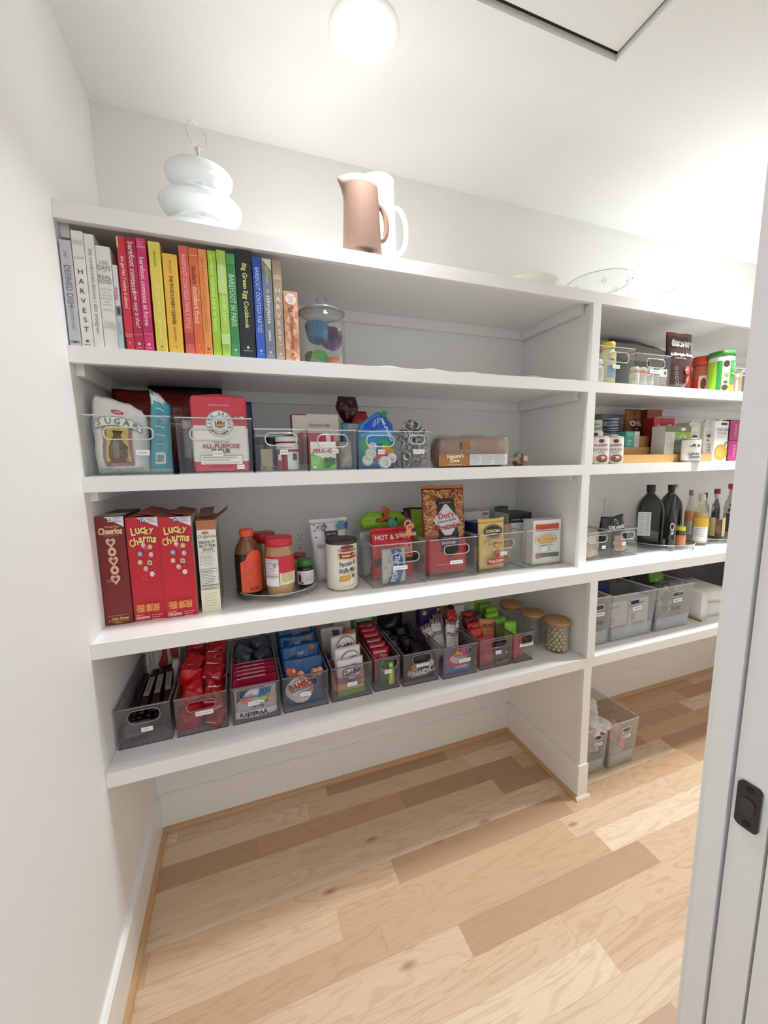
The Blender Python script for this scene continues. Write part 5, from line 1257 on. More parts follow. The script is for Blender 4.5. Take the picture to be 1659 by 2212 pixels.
bag('popcorn_pouch', 'grey popcorn pouch with a blue emblem at the very front of its bin', .088, .126, .014, '#bdb8ad', (.8355, .0815, z + .0035), 0, None, 63, .06, False, pop_art, 'pouch', rough=.4)
bm = NB(); 
# clips: two-armed chip clips with round finger pads
def clip(label, x, y, zz, col, rot, s=1.0):
    t = thing('bag_clip', label, 'bag clip', (x, y, zz), 0, 'coloured bag clips', rot)
    for k_, sy_ in enumerate((-1, 1)):
        bm = NB()
        pts = []
        n = 20
        for i in range(n):
            a = 2 * PI * i / n; pts.append((.013 * math.cos(a) * s, .016 * s + .013 * math.sin(a) * s))
        out = pts; inn = [(p[0] * .48, .016 * s + (p[1] - .016 * s) * .48) for p in pts]
        yy0, yy1 = sy_ * .004, sy_ * .007
        V = [[bm.verts.new((p[0], yv + sy_ * p[1] * .25, p[1])) for p in L_] for yv, L_ in ((yy0, out), (yy0, inn), (yy1, inn), (yy1, out))]
        for A in range(4):
            for i in range(n): bm.faces.new((V[A][i], V[A][(i + 1) % n], V[(A + 1) % 4][(i + 1) % n], V[(A + 1) % 4][i]))
        vs = box(bm, -.009 * s, .009 * s, min(yy0, yy1), max(yy0, yy1), -.012 * s, .006 * s)
        part('finger_grip', bm, M(col, .35), t)
    bm = NB(); tube(bm, [(-.012 * s, 0, 0), (.012 * s, 0, 0)], .0035, 10); part('hinge', bm, M('#2a2a2c', .4), t)
    bm = NB(); box(bm, -.028 * s, .028 * s, -.005, .005, -.020 * s, -.011 * s); bevel(bm, .002); part('jaw', bm, M(col, .35), t)
    return t
clip('orange bag clip standing on the green tortilla chip bag', .868, .245, z + .222, '#d9703c', (math.radians(10), 0, math.radians(10)), 1.05)
clip('teal bag clip in the middle of the chip bags', .868, .175, z + .185, '#3aa59a', (math.radians(15), 0, math.radians(-8)), 1.0)
clip('dark blue bag clip behind the peach one', .925, .155, z + .185, '#2b3f9a', (math.radians(10), 0, math.radians(-20)), 1.0)
clip('peach bag clip gripping the top of the red chip bag', .905, .115, z + .182, '#ee9c70', (math.radians(22), 0, 0), 1.15)
bag('tortilla_chip_bag', 'lime green tortilla chip bag lying upside down on the chip bags', .20, .068, .055, '#9cc93a', (.872, .27, z + .162), 0, (math.radians(-12), math.radians(3), 0), 65, .3, False, lambda a, w, h: (a.text('JALAPE\u00d1O', 0, h * .50, .022, '#22330f', rot=180, bold=.04, w=w * .7),), 'chip bag', rough=.22, nx=20, edge=.10, sil=[(0, .95, .8), (.5, 1, 1), (1, .7, .75)])
bag('snack_bag', 'silver foil snack bag standing behind the popcorn pouch', .10, .165, .05, '#b9bbbd', (.805, .205, z + .004), 0, (math.radians(-5), 0, .1), 67, .3, True, lambda a, w, h: a.lines(-w * .4, w * .3, h * .95, 12, .005, '#8e9194', h=.0013), 'bag', rough=.3)
bag('snack_bag', 'white snack bag peeking between the clips', .14, .165, .035, '#e3e5df', (.885, .19, z + .004), 0, (math.radians(-4), 0, 0), 69, .2, True, lambda a, w, h: (a.rect(-w * .2, h * .90, w * .2, h * .96, '#5f9a4a'), a.rect(w * .1, h * .88, w * .3, h * .94, '#c9762f')), 'bag', rough=.3)
bag('snack_bag', 'navy blue snack bag top left of the tall pretzel bag', .09, .215, .03, '#21457e', (.925, .30, z + .004), 0, None, 71, .2, True, None, 'bag', rough=.3)
bag('snack_bag', 'dark red and lime snack bag close behind the pretzel bag', .10, .235, .05, '#5c1f22', (1.005, .28, z + .004), 0, None, 73, .2, True, lambda a, w, h: a.poly([(-w * .2, h * .2), (w * .4, h * .2), (w * .4, h * .97), (-w * .2, h * .97)], '#9fc23e'), 'bag', rough=.3)
# pretzel bag
PRZ = None
def pretzel_art(a, w, h):
    r_ = random.Random(9)
    for q in range(420):
        cx, cz = r_.uniform(-w * .46, w * .46), r_.uniform(h * .46, h * .97); an = r_.uniform(-1.2, 1.2) if q % 3 else r_.uniform(0, 3)
        L_, t_ = .013, .0023; ca, sa = math.cos(an), math.sin(an)
        p = [(cx - L_ * ca - t_ * sa, cz - L_ * sa + t_ * ca), (cx - L_ * ca + t_ * sa, cz - L_ * sa - t_ * ca), (cx + L_ * ca + t_ * sa, cz + L_ * sa - t_ * ca), (cx + L_ * ca - t_ * sa, cz + L_ * sa + t_ * ca)]
        a.poly([(max(-w * .48, min(w * .48, x)), min(h * .985, zz)) for x, zz in p], r_.choice(['#c98f5c', '#a8683a', '#8a4c28', '#dba873', '#b5784a']), same=True)
        a.k += .012
    a.k += 2
    a.poly([(-w * .22, h * .30), (w * .26, h * .30), (w * .22, h * .88), (-w * .20, h * .88)], '#1d1b1c')
    a.text('authentic', 0, h * .835, .0065, '#d9d6d2', space=1.5, w=w * .28)
    D_ = w * .30; cz = h * .62; S_ = 1.22
    def dia(k): return [(D_ * k * x, cz + D_ * k * S_ * zz) for x, zz in ((-1, .08), (-.92, -.04), (-.12, -.95), (.1, -.95), (.92, -.1), (1, .05), (.1, .95), (-.08, .95))]
    a.poly(dia(1.0), '#e9e8e8'); a.poly(dia(.93), '#8f9092'); a.poly(dia(.90), '#cfd0d2')
    a.text('Dot\u2019s', -w * .01, cz + .021, .022, '#b83240', bold=.03, rot=4, w=w * .38)
    a.text('Homestyle', 0, cz + .001, .012, '#2c2b2c', shear=.3, rot=8, w=w * .44, fit=True)
    a.text('Pretzels', 0, cz - .019, .021, '#b83240', bold=.03, rot=6, w=w * .50, fit=True)
    a.poly([(-w * .47, h * .02), (w * .47, h * .02), (w * .48, h * .40), (w * .24, h * .40), (0, h * .30), (-w * .24, h * .40), (-w * .48, h * .40)], '#b8202e')
    a.poly([(-w * .18, h * .28), (0, h * .20), (w * .22, h * .28), (w * .24, h * .46), (-w * .2, h * .46)], '#1d1b1c')
    a.text('ORIGINAL', 0, h * .425, .010, '#c8545c', bold=.03, w=w * .34, fit=True).text('SEASONED', 0, h * .375, .010, '#e9e4e4', bold=.02, w=w * .34, fit=True)
    a.text('Small Town Recipe, Big Time Flavor', 0, h * .13, .006, '#efc9cb', w=w * .72)
a_, b_, h_ = span(931, 1026, 1049, .085, z + .004)
bag('pretzel_bag', 'tall bag of seasoned pretzel twists with a grey diamond label', .175, h_ - .011, .06, '#8c4a2a', (1.0585, .125, z + .004), 0, (math.radians(-4), 0, 0), 75, .10, True, pretzel_art, 'pretzel bag', rough=.25, seal='#b0663a', nx=22, nz=30)
carton('snack_box', 'dark box with a brown round picture, standing right behind the pretzel bag', 1.135, 1.190, .235, .06, z + .004, .225, '#3d2621', art=lambda a, w, h: (a.disc(-w * .1, h * .82, w * .35, .032, '#7a3f2a', 20), a.disc(-w * .1, h * .82, w * .24, .022, '#93543a', 16)), side='#2a2020', sideart=lambda a, w, h: a.lines(.01, .05, h * .95, 9, .007, '#d9d5d0', h=.003))
def ritz(a, w, h):
    a.poly([(-w * .5, h * .10), (-w * .15, h * .30), (-w * .5, h * .52)], '#c98a4a'); a.poly([(-w * .18, h * .80), (-w * .02, h * .86), (-w * .05, h * .97), (-w * .20, h * .93)], '#c2203a')
    a.poly([(-w * .15, h * .84), (-w * .07, h * .87), (-w * .09, h * .93), (-w * .16, h * .91)], '#e9a9b4'); a.disc(w * .25, h * .45, w * .22, .030, '#d8a45e', 18)
    a.poly([(w * .05, h * .5), (w * .5, h * .62), (w * .5, h * .95), (w * .1, h * .80)], '#2a3aa5'); a.text('RITZ', w * .28, h * .66, .022, '#e8c53c', rot=35, bold=.03)
carton('cracker_box', 'dark blue cracker box standing behind the yellow pouch', 1.190, 1.315, .135, .07, z + .004, .178, '#20307e', 'cracker box', top='#2c3c8c', side='#2b2f55', art=ritz)
def sonoma(a, w, h):
    a.disc(w * .04, h * .80, w * .36, .0255, '#2a2823', 28).disc(w * .04, h * .80, w * .33, .0225, '#e8cf8b', 28).disc(w * .04, h * .80, w * .32, .0215, '#2a2823', 28)
    a.text('SONOMA', w * .04, h * .805, .013, '#f0e2b4', w=w * .56, bold=.03, fit=True).lines(w * -.06, w * .14, h * .745, 1, .004, '#f0e2b4', h=.0018)
    for q in range(4): a.lines(-w * .47, -w * .33, h * (.86 - .03 * q), 1, .004, '#a08235', h=.0013, seed=q)
    r_ = random.Random(8)
    for q in range(4): a.disc(w * (-.22 + .16 * q), h * (.565 + .02 * (q % 2)), w * .11, .013, '#e2bf80', 14)
    for q in range(26): a.disc(r_.uniform(-.32, .34) * w, h * r_.uniform(.53, .61), .003, .0025, r_.choice(['#b98a4c', '#8e5b36', '#f0dca8']), 7)
    a.disc(w * .03, h * .36, .012, .016, '#9a4a30', 12).disc(w * .05, h * .40, .010, .010, '#b56a48', 10)
    a.poly([(-w * .34, h * .13), (w * .36, h * .15), (w * .36, h * .27), (-w * .34, h * .25)], '#b5453a').text('Bacon Cheddar', 0, h * .215, .008, '#f5e3d0', w=w * .55, bold=.02).lines(-w * .2, w * .2, h * .175, 1, .004, '#f0cfc0', h=.0016)
    a.lines(-w * .14, w * .16, h * .07, 1, .004, '#a08235', h=.0018)
bag('cheese_crisp_pouch', 'yellow cheese crisp pouch with a black oval logo, leaning in its bin', .120, .186, .030, '#e5c373', (1.247, .104, z + .004), 0, (math.radians(-2), 0, math.radians(2)), 77, .07, True, sonoma, 'pouch', rough=.4, seal='#e0bb68', nx=16, nz=20, zones=[(.0, .03, '#d9b560')])
bag('snack_bag', 'brown paper bag crumpled right of the yellow pouch', .07, .165, .05, '#a58d76', (1.335, .15, z + .004), 0, None, 79, .3, True, None, 'bag', rough=.5)
carton('cracker_box', 'long grey and white box lying on top toward the back right', 1.215, 1.335, .25, .11, z + .004, .205, '#d4d2d0', 'box', top='#b9b8b4', side='#b4b2b0', art=lambda a, w, h: (a.rect(w * .22, h * .92, w * .46, h * .97, '#7a7a78'), a.lines(w * .22, w * .46, h * .89, 3, .006, '#8e8e8c', h=.0014)))
carton('cracker_box', 'white box with a black top, at the back of the rightmost snack bin', 1.385, 1.500, .185, .10, z + .004, .196, '#e2e1de', 'box', top='#1c1c1e', side='#cfcdca', art=lambda a, w, h: (a.rect(-w * .5, h * .80, w * .5, h, '#1f2021'), a.text('STONEWALL KITCHEN', 0, h * .86, .006, '#e6e6e6', w=w * .8)))
bag('snack_bag', 'small green snack pack at the very back right', .07, .21, .04, '#4a6b36', (1.46, .335, z + .004), 0, None, 81, .25, True, None, 'bag', rough=.4)
def wc_art(a, w, h):
    a.rect(-w * .42, h * .76, w * .42, h * .91, '#d9552f').rect(-w * .42, h * .755, w * .42, h * .76, '#b34425').lines(-w * .22, w * .22, h * .84, 2, .007, '#b34425', h=.0018)
    a.lines(-w * .3, w * .3, h * .70, 2, .006, '#b9b4ac', h=.0012)
    a.disc(0, h * .56, w * .37, .020, '#d8a866', 24)
    for q in range(7): a.disc(w * (-.27 + .09 * q), h * .56, w * .055, .014, '#edc98c', 12).disc(w * (-.27 + .09 * q), h * .56, w * .02, .006, '#b98245', 8)
    a.lines(-w * .22, w * .22, h * .42, 3, .010, '#77726c', h=.0022)
    a.rect(-w * .25, h * .15, w * .42, h * .24, '#5a5451').disc(-w * .32, h * .19, .011, .011, '#cf4a45', 16)
a_, b_, h_ = span(1151, 1210, 1124, .086, z + .004)
carton('cracker_box', 'white cracker box with orange bands at the front of the rightmost snack bin', a_ - .0, b_ - .002, .088, .060, z + .004, .176, '#eeece8', 'cracker box', art=wc_art, rz=math.radians(-1), side='#e6e3df', group=None)
# ================================================================== lowest shelf: row of narrow bins
z = Z5
B = [(.006, .138, .0155), (.1485, .2845, .0135), (.2955, .4335, .0115), (.4425, .5825, .0135), (.5920, .7285, .0140), (.7385, .8285, .0185), (.8385, .9735, .0105), (.9845, 1.1235, .0015), (1.1365, 1.2775, .0055), (1.2825, 1.3735, .003)]
LB = ['smoky bin of dark meat sticks, at the left end of the lowest shelf', 'smoky bin full of red fruit snack pouches', 'smoky bin with an upside-down white fruit snack pack at its front', 'smoky bin of blue puffed snack bags', 'smoky bin with white goldfish cracker packs', 'narrow smoky bin with a green bar at its front', 'smoky bin of black snack packs', 'smoky bin with paper packs of chocolate sticks poking up', 'smoky bin with a solid red bag behind its front', 'narrow smoky bin of lime green packs, nearest the wooden-lidded jars']
TG = [('JERKY', .55, .40, .028), ('FRUIT SNACKS', .55, .52, .046), ('FRUIT SNACKS', .50, .50, .046), ('SNACKS', .48, .44, .032), ('SNACKS', .50, .44, .032), ('BARS', .52, .56, .024), ('SWEET SNACKS', .52, .60, .046), ('SWEET SNACKS', .62, .50, .046), ('CANDY', .56, .50, .026), ('NUTS & DRIED FRUIT', .62, .58, .062)]
HX = [(.52, .76, .56, .30), (.50, .74, .52, .22), (.42, .80, .50, .2), (.5, .76, .5, .2), (.5, .8, .45, .2), (.56, .80, .62, .26), (.50, .80, .50, .24), (.55, .80, .50, .2), (.56, .80, .50, .2), (.62, .78, .62, .26)]
for i, (x0, x1, y) in enumerate(B):
    tg = TG[i]; hx = HX[i]
    bin_(LB[i], x0, x1, y, z, .1145, .352 - y, tg[0], tg[1], tg[2], tg[3], hx=hx[0], hz=hx[1], hw=hx[2], hh=hx[3], smoky=True, rr=.5, taper=.02, ribs=14 if i in (0, 1, 9) else 0)
zb = z + .0045
rr_ = random.Random(12)
# ---- 1 meat sticks
def stick(label, x, y, zz, L, r, col, rot, lab=None, group='dark meat sticks'):
    t = thing('meat_stick', label, 'snack stick', (x, y, zz), 0, group, rot)
    bm = NB(); n = 12; prof = [(.0, -L / 2), (r * .9, -L / 2 + .001), (r * .7, -L / 2 + .010), (r, -L / 2 + .016), (r, L / 2 - .016), (r * .7, L / 2 - .010), (r * .9, L / 2 - .001), (0, L / 2)]
    lathe(bm, prof, n, sx=1.25, sy=.8, cap=False); part('wrapper', bm, M(col, .25), t)
    if lab:
        a = Art(lambda X, Y, Z: Vector((X, -r * .8 + Y - .0004, Z))); a.rect(-r * .8, -L * .15, r * .8, L * .28, '#9b9694'); a.lines(-r * .5, r * .5, L * .22, 7, L * .045, '#3a3535', h=.0022); a.done(t, 'front_print')
    return t
cols1 = ['#2a1113', '#33161a', '#231012', '#3b1c1f', '#1c1011', '#2f1518']
for k in range(12):
    lx = .026 + (k % 6) * .0185 + rr_.uniform(-.002, .002); lay = k // 6
    stick('dark wrapped meat stick lying lengthwise in the leftmost bin', lx, .17 + lay * .02 + rr_.uniform(-.01, .01), zb + .012 + lay * .022 + .012, .19, .0088, cols1[k % 6], (math.radians(-80 + lay * 4), 0, math.radians(rr_.uniform(-4, 4))), 'BEEF' if lay and k % 2 else None)
for k in range(3):
    stick('dark meat stick with a grey label, top of the heap in the leftmost bin', .052 + k * .028, .185, zb + .062 + .004 * k, .17, .010, cols1[k], (math.radians(-72), 0, math.radians(-6 + 5 * k)), 'STICK')
pouchlet('jerky_pack', 'crumpled clear wrapper seen through the grip of the leftmost bin', .07, .045, .02, '#6a6467', (.045, .05, zb + .028), (math.radians(-60), .1, .3), 4, None, 'snack pouch')
def season(a, w, h):
    a.rect(-w * .5, 0, w * .5, h, '#b9b6a6').rect(-w * .48, h * .30, -w * .18, h * .97, '#c9c5c0').text('Season\u2019s', -w * .40, h * .62, .011, '#4a3f46', rot=90, shear=.3).text('Greetings', -w * .28, h * .64, .011, '#4a3f46', rot=90, shear=.3)
    a.poly([(-w * .02, h * .98), (w * .12, h * .98), (w * .13, h * .55), (w * .10, h * .46), (-w * .10, h * .44), (-w * .17, h * .52), (-w * .10, h * .60), (-w * .03, h * .70)], '#9b2a24').poly([(-w * .05, h * .90), (w * .12, h * .90), (w * .12, h * .98), (-w * .05, h * .98)], '#5a6a3a')
    a.poly([(w * .22, h * .98), (w * .45, h * .98), (w * .46, h * .66), (w * .42, h * .58), (w * .26, h * .58), (w * .20, h * .70)], '#9b2a24').ring(w * .20, h * .84, .006, .010, '#9b2a24', 18)
    a.rect(-w * .46, h * .05, -w * .15, h * .25, '#a6a291')
carton('gift_box', 'pale holiday box with a red stocking, at the back of the leftmost bin', .030, .132, .285, .03, zb, .190, '#b5b2a4', 'box', art=season)
bag('snack_bag', 'white snack sleeve at the back right of the meat sticks', .022, .13, .012, '#cfccc9', (.121, .20, zb + .01), 0, (math.radians(-30), 0, 0), 3, .2, True, None, 'bag', nx=6, nz=8)
# ---- 2 red pouches
def redart(a, w, h): a.poly([(-w * .40, h * .38), (w * .1, h * .40), (w * .2, h * .46), (-w * .38, h * .44)], '#efe0e0').rect(-w * .42, -h * .35, w * .30, -h * .31, '#f2e6e6').disc(w * .15, h * .1, w * .16, h * .08, '#8f0f17', 12)
for k in range(30):
    lay = k // 6; q = k % 6; yy = .050 + (q // 2) * .075 + lay * .018 + rr_.uniform(-.008, .008); zz = zb + .016 + lay * .023 + (yy - .05) * .14
    if yy > .29: yy = .29
    pouchlet('fruit_snack_pouch', 'red fruit snack pouch heaped in the second bin from the left', .062, .056, .019, ['#c4141f', '#b01019', '#d0222c'][k % 3], (.183 + (q % 2) * .064 + rr_.uniform(-.004, .004), yy, min(zz, z + .155)), (math.radians(rr_.uniform(-75, -20) if k % 4 else rr_.uniform(-15, 5)), rr_.uniform(-.5, .5), rr_.uniform(-.7, .7)), k, 'red fruit snack pouches', art=redart if k % 2 else None)
# ---- 3 welch's
def welch(a, w, h):
    a.poly([(-w * .48, h * .06), (w * .2, h * .02), (w * .48, h * .14), (w * .48, h * .30), (-w * .48, h * .30)], '#f3f2ef').text('Welch\u2019s', -w * .06, h * .17, .019, '#1e2a33', rot=180, bold=.04, w=w * .78)
    a.text('Fruit', w * .05, h * .42, .012, '#5a4a44', rot=185, shear=.3).text('Snacks', w * .22, h * .52, .010, '#5a4a44', rot=200, shear=.3)
    a.disc(-w * .25, h * .66, .010, .009, '#d9755f', 12).disc(-w * .12, h * .74, .009, .009, '#c98b8f', 12).poly([(-w * .45, h * .60), (-w * .2, h * .92), (-w * .1, h * .97), (-w * .42, h * .97)], '#3b4a55').poly([(w * .05, h * .70), (w * .35, h * .80), (w * .38, h * .96), (w * .1, h * .94)], '#2c69a8').disc(w * .35, h * .62, .009, .008, '#e08a6c', 12).disc(w * .2, h * .66, .008, .007, '#9fb36a', 10)
bag('fruit_snack_pack', 'white fruit snack pack standing upside down at the very front of its bin', .122, .100, .026, '#c9cfcf', (.364, .031, zb), 0, (math.radians(3), 0, 0), 91, .14, False, welch, 'snack pouch', rough=.25, nx=16, nz=14)
for k in range(5):
    t = carton('fruit_bar', 'flat magenta fruit bar stacked across its bin', .301, .428, .064 + k * .019, .010, zb + .0, .105 + .003 * k, ['#b0183c', '#a01435', '#c02348'][k % 3], 'snack bar', group='magenta fruit bars', art=(lambda a, w, h: a.rect(-w * .3, h * .90, w * .25, h * .95, '#e0b9c4')) if k > 0 else None, topart=lambda a, w, d: a.rect(-w * .42, -.008, w * .25, -.003, '#e8d8de'), rough=.25)
for k in range(18):
    lay = k // 6; q = k % 6
    pouchlet('snack_pouch', 'slate blue crinkled snack pouch heaped at the back of the magenta bars', .060, .050, .02, ['#4a5260', '#3b4250', '#5c6471'][k % 3], (.333 + (q % 2) * .062 + rr_.uniform(-.005, .005), .185 + (q // 2) * .055 + rr_.uniform(-.006, .006), zb + .05 + lay * .03), (rr_.uniform(-1.4, -.3), rr_.uniform(-.6, .6), rr_.uniform(-.9, .9)), k + 3, 'slate blue snack pouches')
# ---- 4 blue puffs
def bamba(a, w, h):
    a.disc(-w * .14, h * .36, w * .34, h * .26, '#efe9e4', 26).text('BAMBA', -w * .12, h * .47, .018, '#cf2f26', rot=12, bold=.06, w=w * .62).text('PEANUT BUTTER PUFFS', -w * .08, h * .385, .007, '#3a2f2a', rot=12, bold=.03, w=w * .56)
    a.poly([(-w * .16, h * .20), (w * .16, h * .24), (w * .18, h * .30), (-w * .14, h * .27)], '#d99a62').poly([(0, h * .28), (w * .22, h * .33), (w * .24, h * .40), (w * .16, h * .38)], '#c98550')
    for sx_, col in ((-.36, '#c9543c'), (-.28, '#b84a36'), (-.10, '#d98a68'), (.24, '#b86a4c'), (.38, '#d99a7c')): a.disc(w * sx_, h * (.74 if sx_ < -.2 else .66), .011, .014, col, 14, rot=.4).disc(w * sx_ + .002, h * (.74 if sx_ < -.2 else .66) + .003, .005, .007, '#e9b79c', 10)
    a.rect(-w * .34, h * .07, -w * .16, h * .11, '#28313f')
for k, (yy, hh, lean_) in enumerate(((.022, .148, -8), (.072, .165, -10), (.135, .175, -10), (.20, .180, -8), (.262, .185, -6))):
    bag('puffed_snack_bag', ['blue peanut puff bag at the very front of its bin', 'blue peanut puff bag, second from the front', 'blue peanut puff bag in the middle of its bin', 'blue peanut puff bag, second from the back', 'blue peanut puff bag at the back of its bin'][k], .124, hh, .040, ['#24507f', '#1f5599', '#1c4f93', '#1f5a9c', '#1b4a85'][k], (.5125, yy + .020, zb), 0, (math.radians(lean_), 0, 0), 101 + k, .30, True, bamba if k == 0 else (lambda a, w, h: (a.rect(-w * .1, h * .80, w * .08, h * .86, '#9fb6cf'), a.disc(w * .3, h * .90, .010, .008, '#b86a4c', 10))), 'snack bag', 'blue peanut puff bags', rough=.22, edge=.06)
# ---- 5 goldfish
def goldf(a, w, h, up=0):
    a.rect(-w * .5, h * .0, w * .5, h * .20, '#8fae5a').poly([(-w * .5, h * .20), (w * .5, h * .26), (w * .5, h * .40), (-w * .5, h * .36)], '#e3b24a').poly([(-w * .5, h * .36), (w * .5, h * .40), (w * .5, h * .54), (-w * .5, h * .52)], '#a06a8e')
    a.disc(w * .06, h * (.66 + up), w * .36, h * .19, '#a8683c', 26, rot=.2).disc(w * .06, h * (.66 + up), w * .33, h * .165, '#f3f1ee', 26, rot=.2).text('Goldfish', w * .05, h * (.66 + up), .016, '#2b2a2c', rot=9, bold=.04, w=w * .60).text('PEPPERIDGE FARM', w * .02, h * .76, .0042, '#9a3a3a', rot=9).text('crackers', w * .08, h * .58, .005, '#8a6a4a', rot=9)
    a.disc(w * .36, h * .55, .010, .008, '#e8a33a', 12).text('GRAHAMS', w * .10, h * .33, .010, '#5a6a3a', w=w * .5, bold=.02, rot=4)
for k, (yy, hh) in enumerate(((.020, .122), (.048, .148), (.098, .168))):
    bag('goldfish_pack', ['white goldfish cracker pack at the very front of its bin', 'white goldfish cracker pack, middle one of three', 'white goldfish cracker pack, rearmost of three'][k], .092, hh, .024, '#ecebe9', (.662, yy + .014, zb), 0, (math.radians(-6), 0, math.radians(3)), 111 + k, .12, False, (lambda a, w, h, u=(0, .06, .12)[k]: goldf(a, w, h, u)), 'cracker pack', 'goldfish cracker packs', rough=.25, nx=14, nz=14)
for k in range(6):
    pouchlet('snack_pouch', 'orange and purple snack pouch squeezed left of the goldfish packs', .034, .060, .016, ['#b4502a', '#5b2d6e', '#7b756f'][k % 3], (.6075, .045 + .022 * k, zb + .045 + .006 * k), (-.2, rr_.uniform(-.3, .3), rr_.uniform(1.0, 1.5)), k, 'pouches left of the goldfish packs')
for k, (c, x, yy, w_s, hh) in enumerate((('#cdc9c6', .640, .19, .085, .165), ('#bdb8b6', .690, .235, .07, .175), ('#c9762c', .705, .18, .045, .150), ('#b9b2b0', .635, .27, .08, .180))):
    bag('snack_bag', ['grey and purple snack bag behind the goldfish packs', 'pale grey snack bag behind the goldfish packs, right one', 'orange snack bag at the right rear of the goldfish packs', 'grey snack bag at the very back of the goldfish bin'][k], w_s, hh, .03, c, (x, yy, zb), 0, (math.radians(-10), 0, 0), 121 + k, .3, True, (lambda a, w, h: (a.rect(w * .0, h * .45, w * .32, h * .92, '#4b2a63'), a.lines(-w * .4, 0, h * .9, 12, .006, '#8d8786', h=.0014))) if k == 0 else (lambda a, w, h: a.lines(-w * .3, w * .3, h * .95, 10, .006, '#8d8786', h=.0014)), 'snack bag', rough=.3)
# ---- 6 bars
def greenbar(a, w, h): a.poly([(w * .05, h * .1), (w * .42, h * .1), (w * .30, h * .90), (w * .08, h * .90)], '#b7cf3e').poly([(w * .12, h * .2), (w * .18, h * .2), (w * .30, h * .85), (w * .24, h * .85)], '#e4e86a').disc(-w * .2, h * .7, .010, .008, '#b5833c', 12)
bag('snack_bar', 'dark green wrapped bar standing at the front of its narrow bin', .060, .096, .020, '#3a6b44', (.786, .034, zb), 0, None, 131, .15, False, greenbar, 'snack bar', rough=.2)
for k in range(6):
    bag('snack_bar', 'glossy red wrapped bar standing in the narrow bin behind the green bar', .066, .118 + .007 * k, .018, ['#c01f2d', '#b3202e', '#8e1f28'][k % 3], (.780 + rr_.uniform(-.002, .002), .064 + .030 * k, zb), 0, (math.radians(-14), 0, math.radians(rr_.uniform(-6, 6))), 133 + k, .22, False, lambda a, w, h: (a.ring(w * .22, h * .72, .004, .0062, '#e9d3cf', 14, 1.3), a.ring(w * .04, h * .74, .004, .0062, '#e9d3cf', 14, 1.3), a.rect(-w * .4, h * .86, w * .3, h * .90, '#ddb7b4')), 'snack bar', 'red wrapped bars', rough=.2, nx=8, nz=12)
for k in range(3):
    bag('snack_bag', 'mint green and white snack pack at the back of the narrow bin', .070, .160 + .006 * k, .026, ['#7cbf9c', '#d3dcd3', '#8fc8ab'][k], (.782, .252 + .030 * k, zb), 0, (math.radians(-10), 0, 0), 141 + k, .25, False, lambda a, w, h: a.rect(-w * .2, h * .55, w * .4, h * .8, '#e9ece6'), 'snack bag', 'mint green snack packs', rough=.3)
# ---- 7 black packs
def panda(a, w, h):
    a.text('PANDA', w * .04, h * .34, .024, '#f0efee', rot=8, bold=.07, w=w * .62).lines(-w * .1, w * .2, h * .22, 1, .006, '#c9c4bd', h=.003)
    a.disc(-w * .32, h * .36, .012, .012, '#c9a873', 6).disc(w * .42, h * .34, .010, .007, '#c9a873', 6).disc(-w * .2, h * .58, .012, .014, '#c98f5a', 14).disc(w * .32, h * .62, .013, .013, '#d6d2c9', 16)
bag('cookie_pack', 'black cookie pack with big white capitals at the very front of its bin', .122, .098, .028, '#2a2724', (.906, .034, zb), 0, None, 151, .18, False, panda, 'cookie pack', rough=.2, nx=16, nz=14)
for k in range(12):
    lay = k // 6; q = k % 6
    bag('cookie_pack', 'glossy black snack pack lying in the bin of black packs', .066, .075, .022, ['#141315', '#1d1b1e', '#0f0e10'][k % 3], (.873 + (q % 2) * .066, .085 + (q // 2) * .082 + rr_.uniform(-.006, .006), zb + .012 + lay * .030), 0, (math.radians(-72 + 10 * lay + rr_.uniform(-8, 8)), rr_.uniform(-.2, .2), rr_.uniform(-.35, .35)), 153 + k, .3, False, (lambda a, w, h: a.panel(-w * .3, h * .25, w * .2, h * .6, 7, '#3a383b', '#8b898c')) if k > 7 else None, 'snack pouch', 'black snack packs', rough=.18, nx=8, nz=8)
bag('snack_bag', 'dark crinkled bag standing at the back of the bin of black packs', .11, .150, .03, '#2a272b', (.905, .325, zb), 0, (math.radians(6), 0, 0), 166, .4, True, None, 'snack bag', rough=.2)
# ---- 8 chocolate sticks
def grah(a, w, h):
    a.poly([(-w * .48, 0), (w * .48, 0), (w * .40, h * .38), (-w * .42, h * .34)], '#4a86c6').disc(-w * .05, h * .55, w * .40, h * .30, '#c9405a', 22).disc(-w * .02, h * .62, w * .28, h * .20, '#e6c9b8', 18)
    a.text('Gra', -w * .18, h * .62, .018, '#e9e4f0', bold=.05).disc(w * .18, h * .86, .012, .013, '#d8408e', 14).disc(-w * .05, h * .80, .010, .010, '#d89a4a', 12)
    for q in range(5): a.disc(w * (-.1 + .08 * q), h * .30, .008, .006, '#e0b8a0', 10)
bag('graham_pack', 'blue and pink graham snack pack at the very front of its bin', .112, .098, .026, '#7d6a93', (1.052, .026, zb), 0, None, 171, .14, False, grah, 'snack pouch', rough=.2, nx=16, nz=14)
def pocky(a, w, h):
    a.text('POCKY', 0, h * .60, .014, '#6b4a4c', rot=0, bold=.04, w=w * .82).lines(-w * .15, w * .15, h * .78, 1, .005, '#b0555c', h=.0024).lines(-w * .3, w * .3, h * .5, 3, .005, '#a9a5a2', h=.0011)
    for q in range(4): a.poly([(-w * .5 + q * w * .26, h * .86), (-w * .36 + q * w * .26, h * .86), (-w * .28 + q * w * .26, h * .99), (-w * .42 + q * w * .26, h * .99)], '#2f3d66' if q % 2 else '#a3303a')
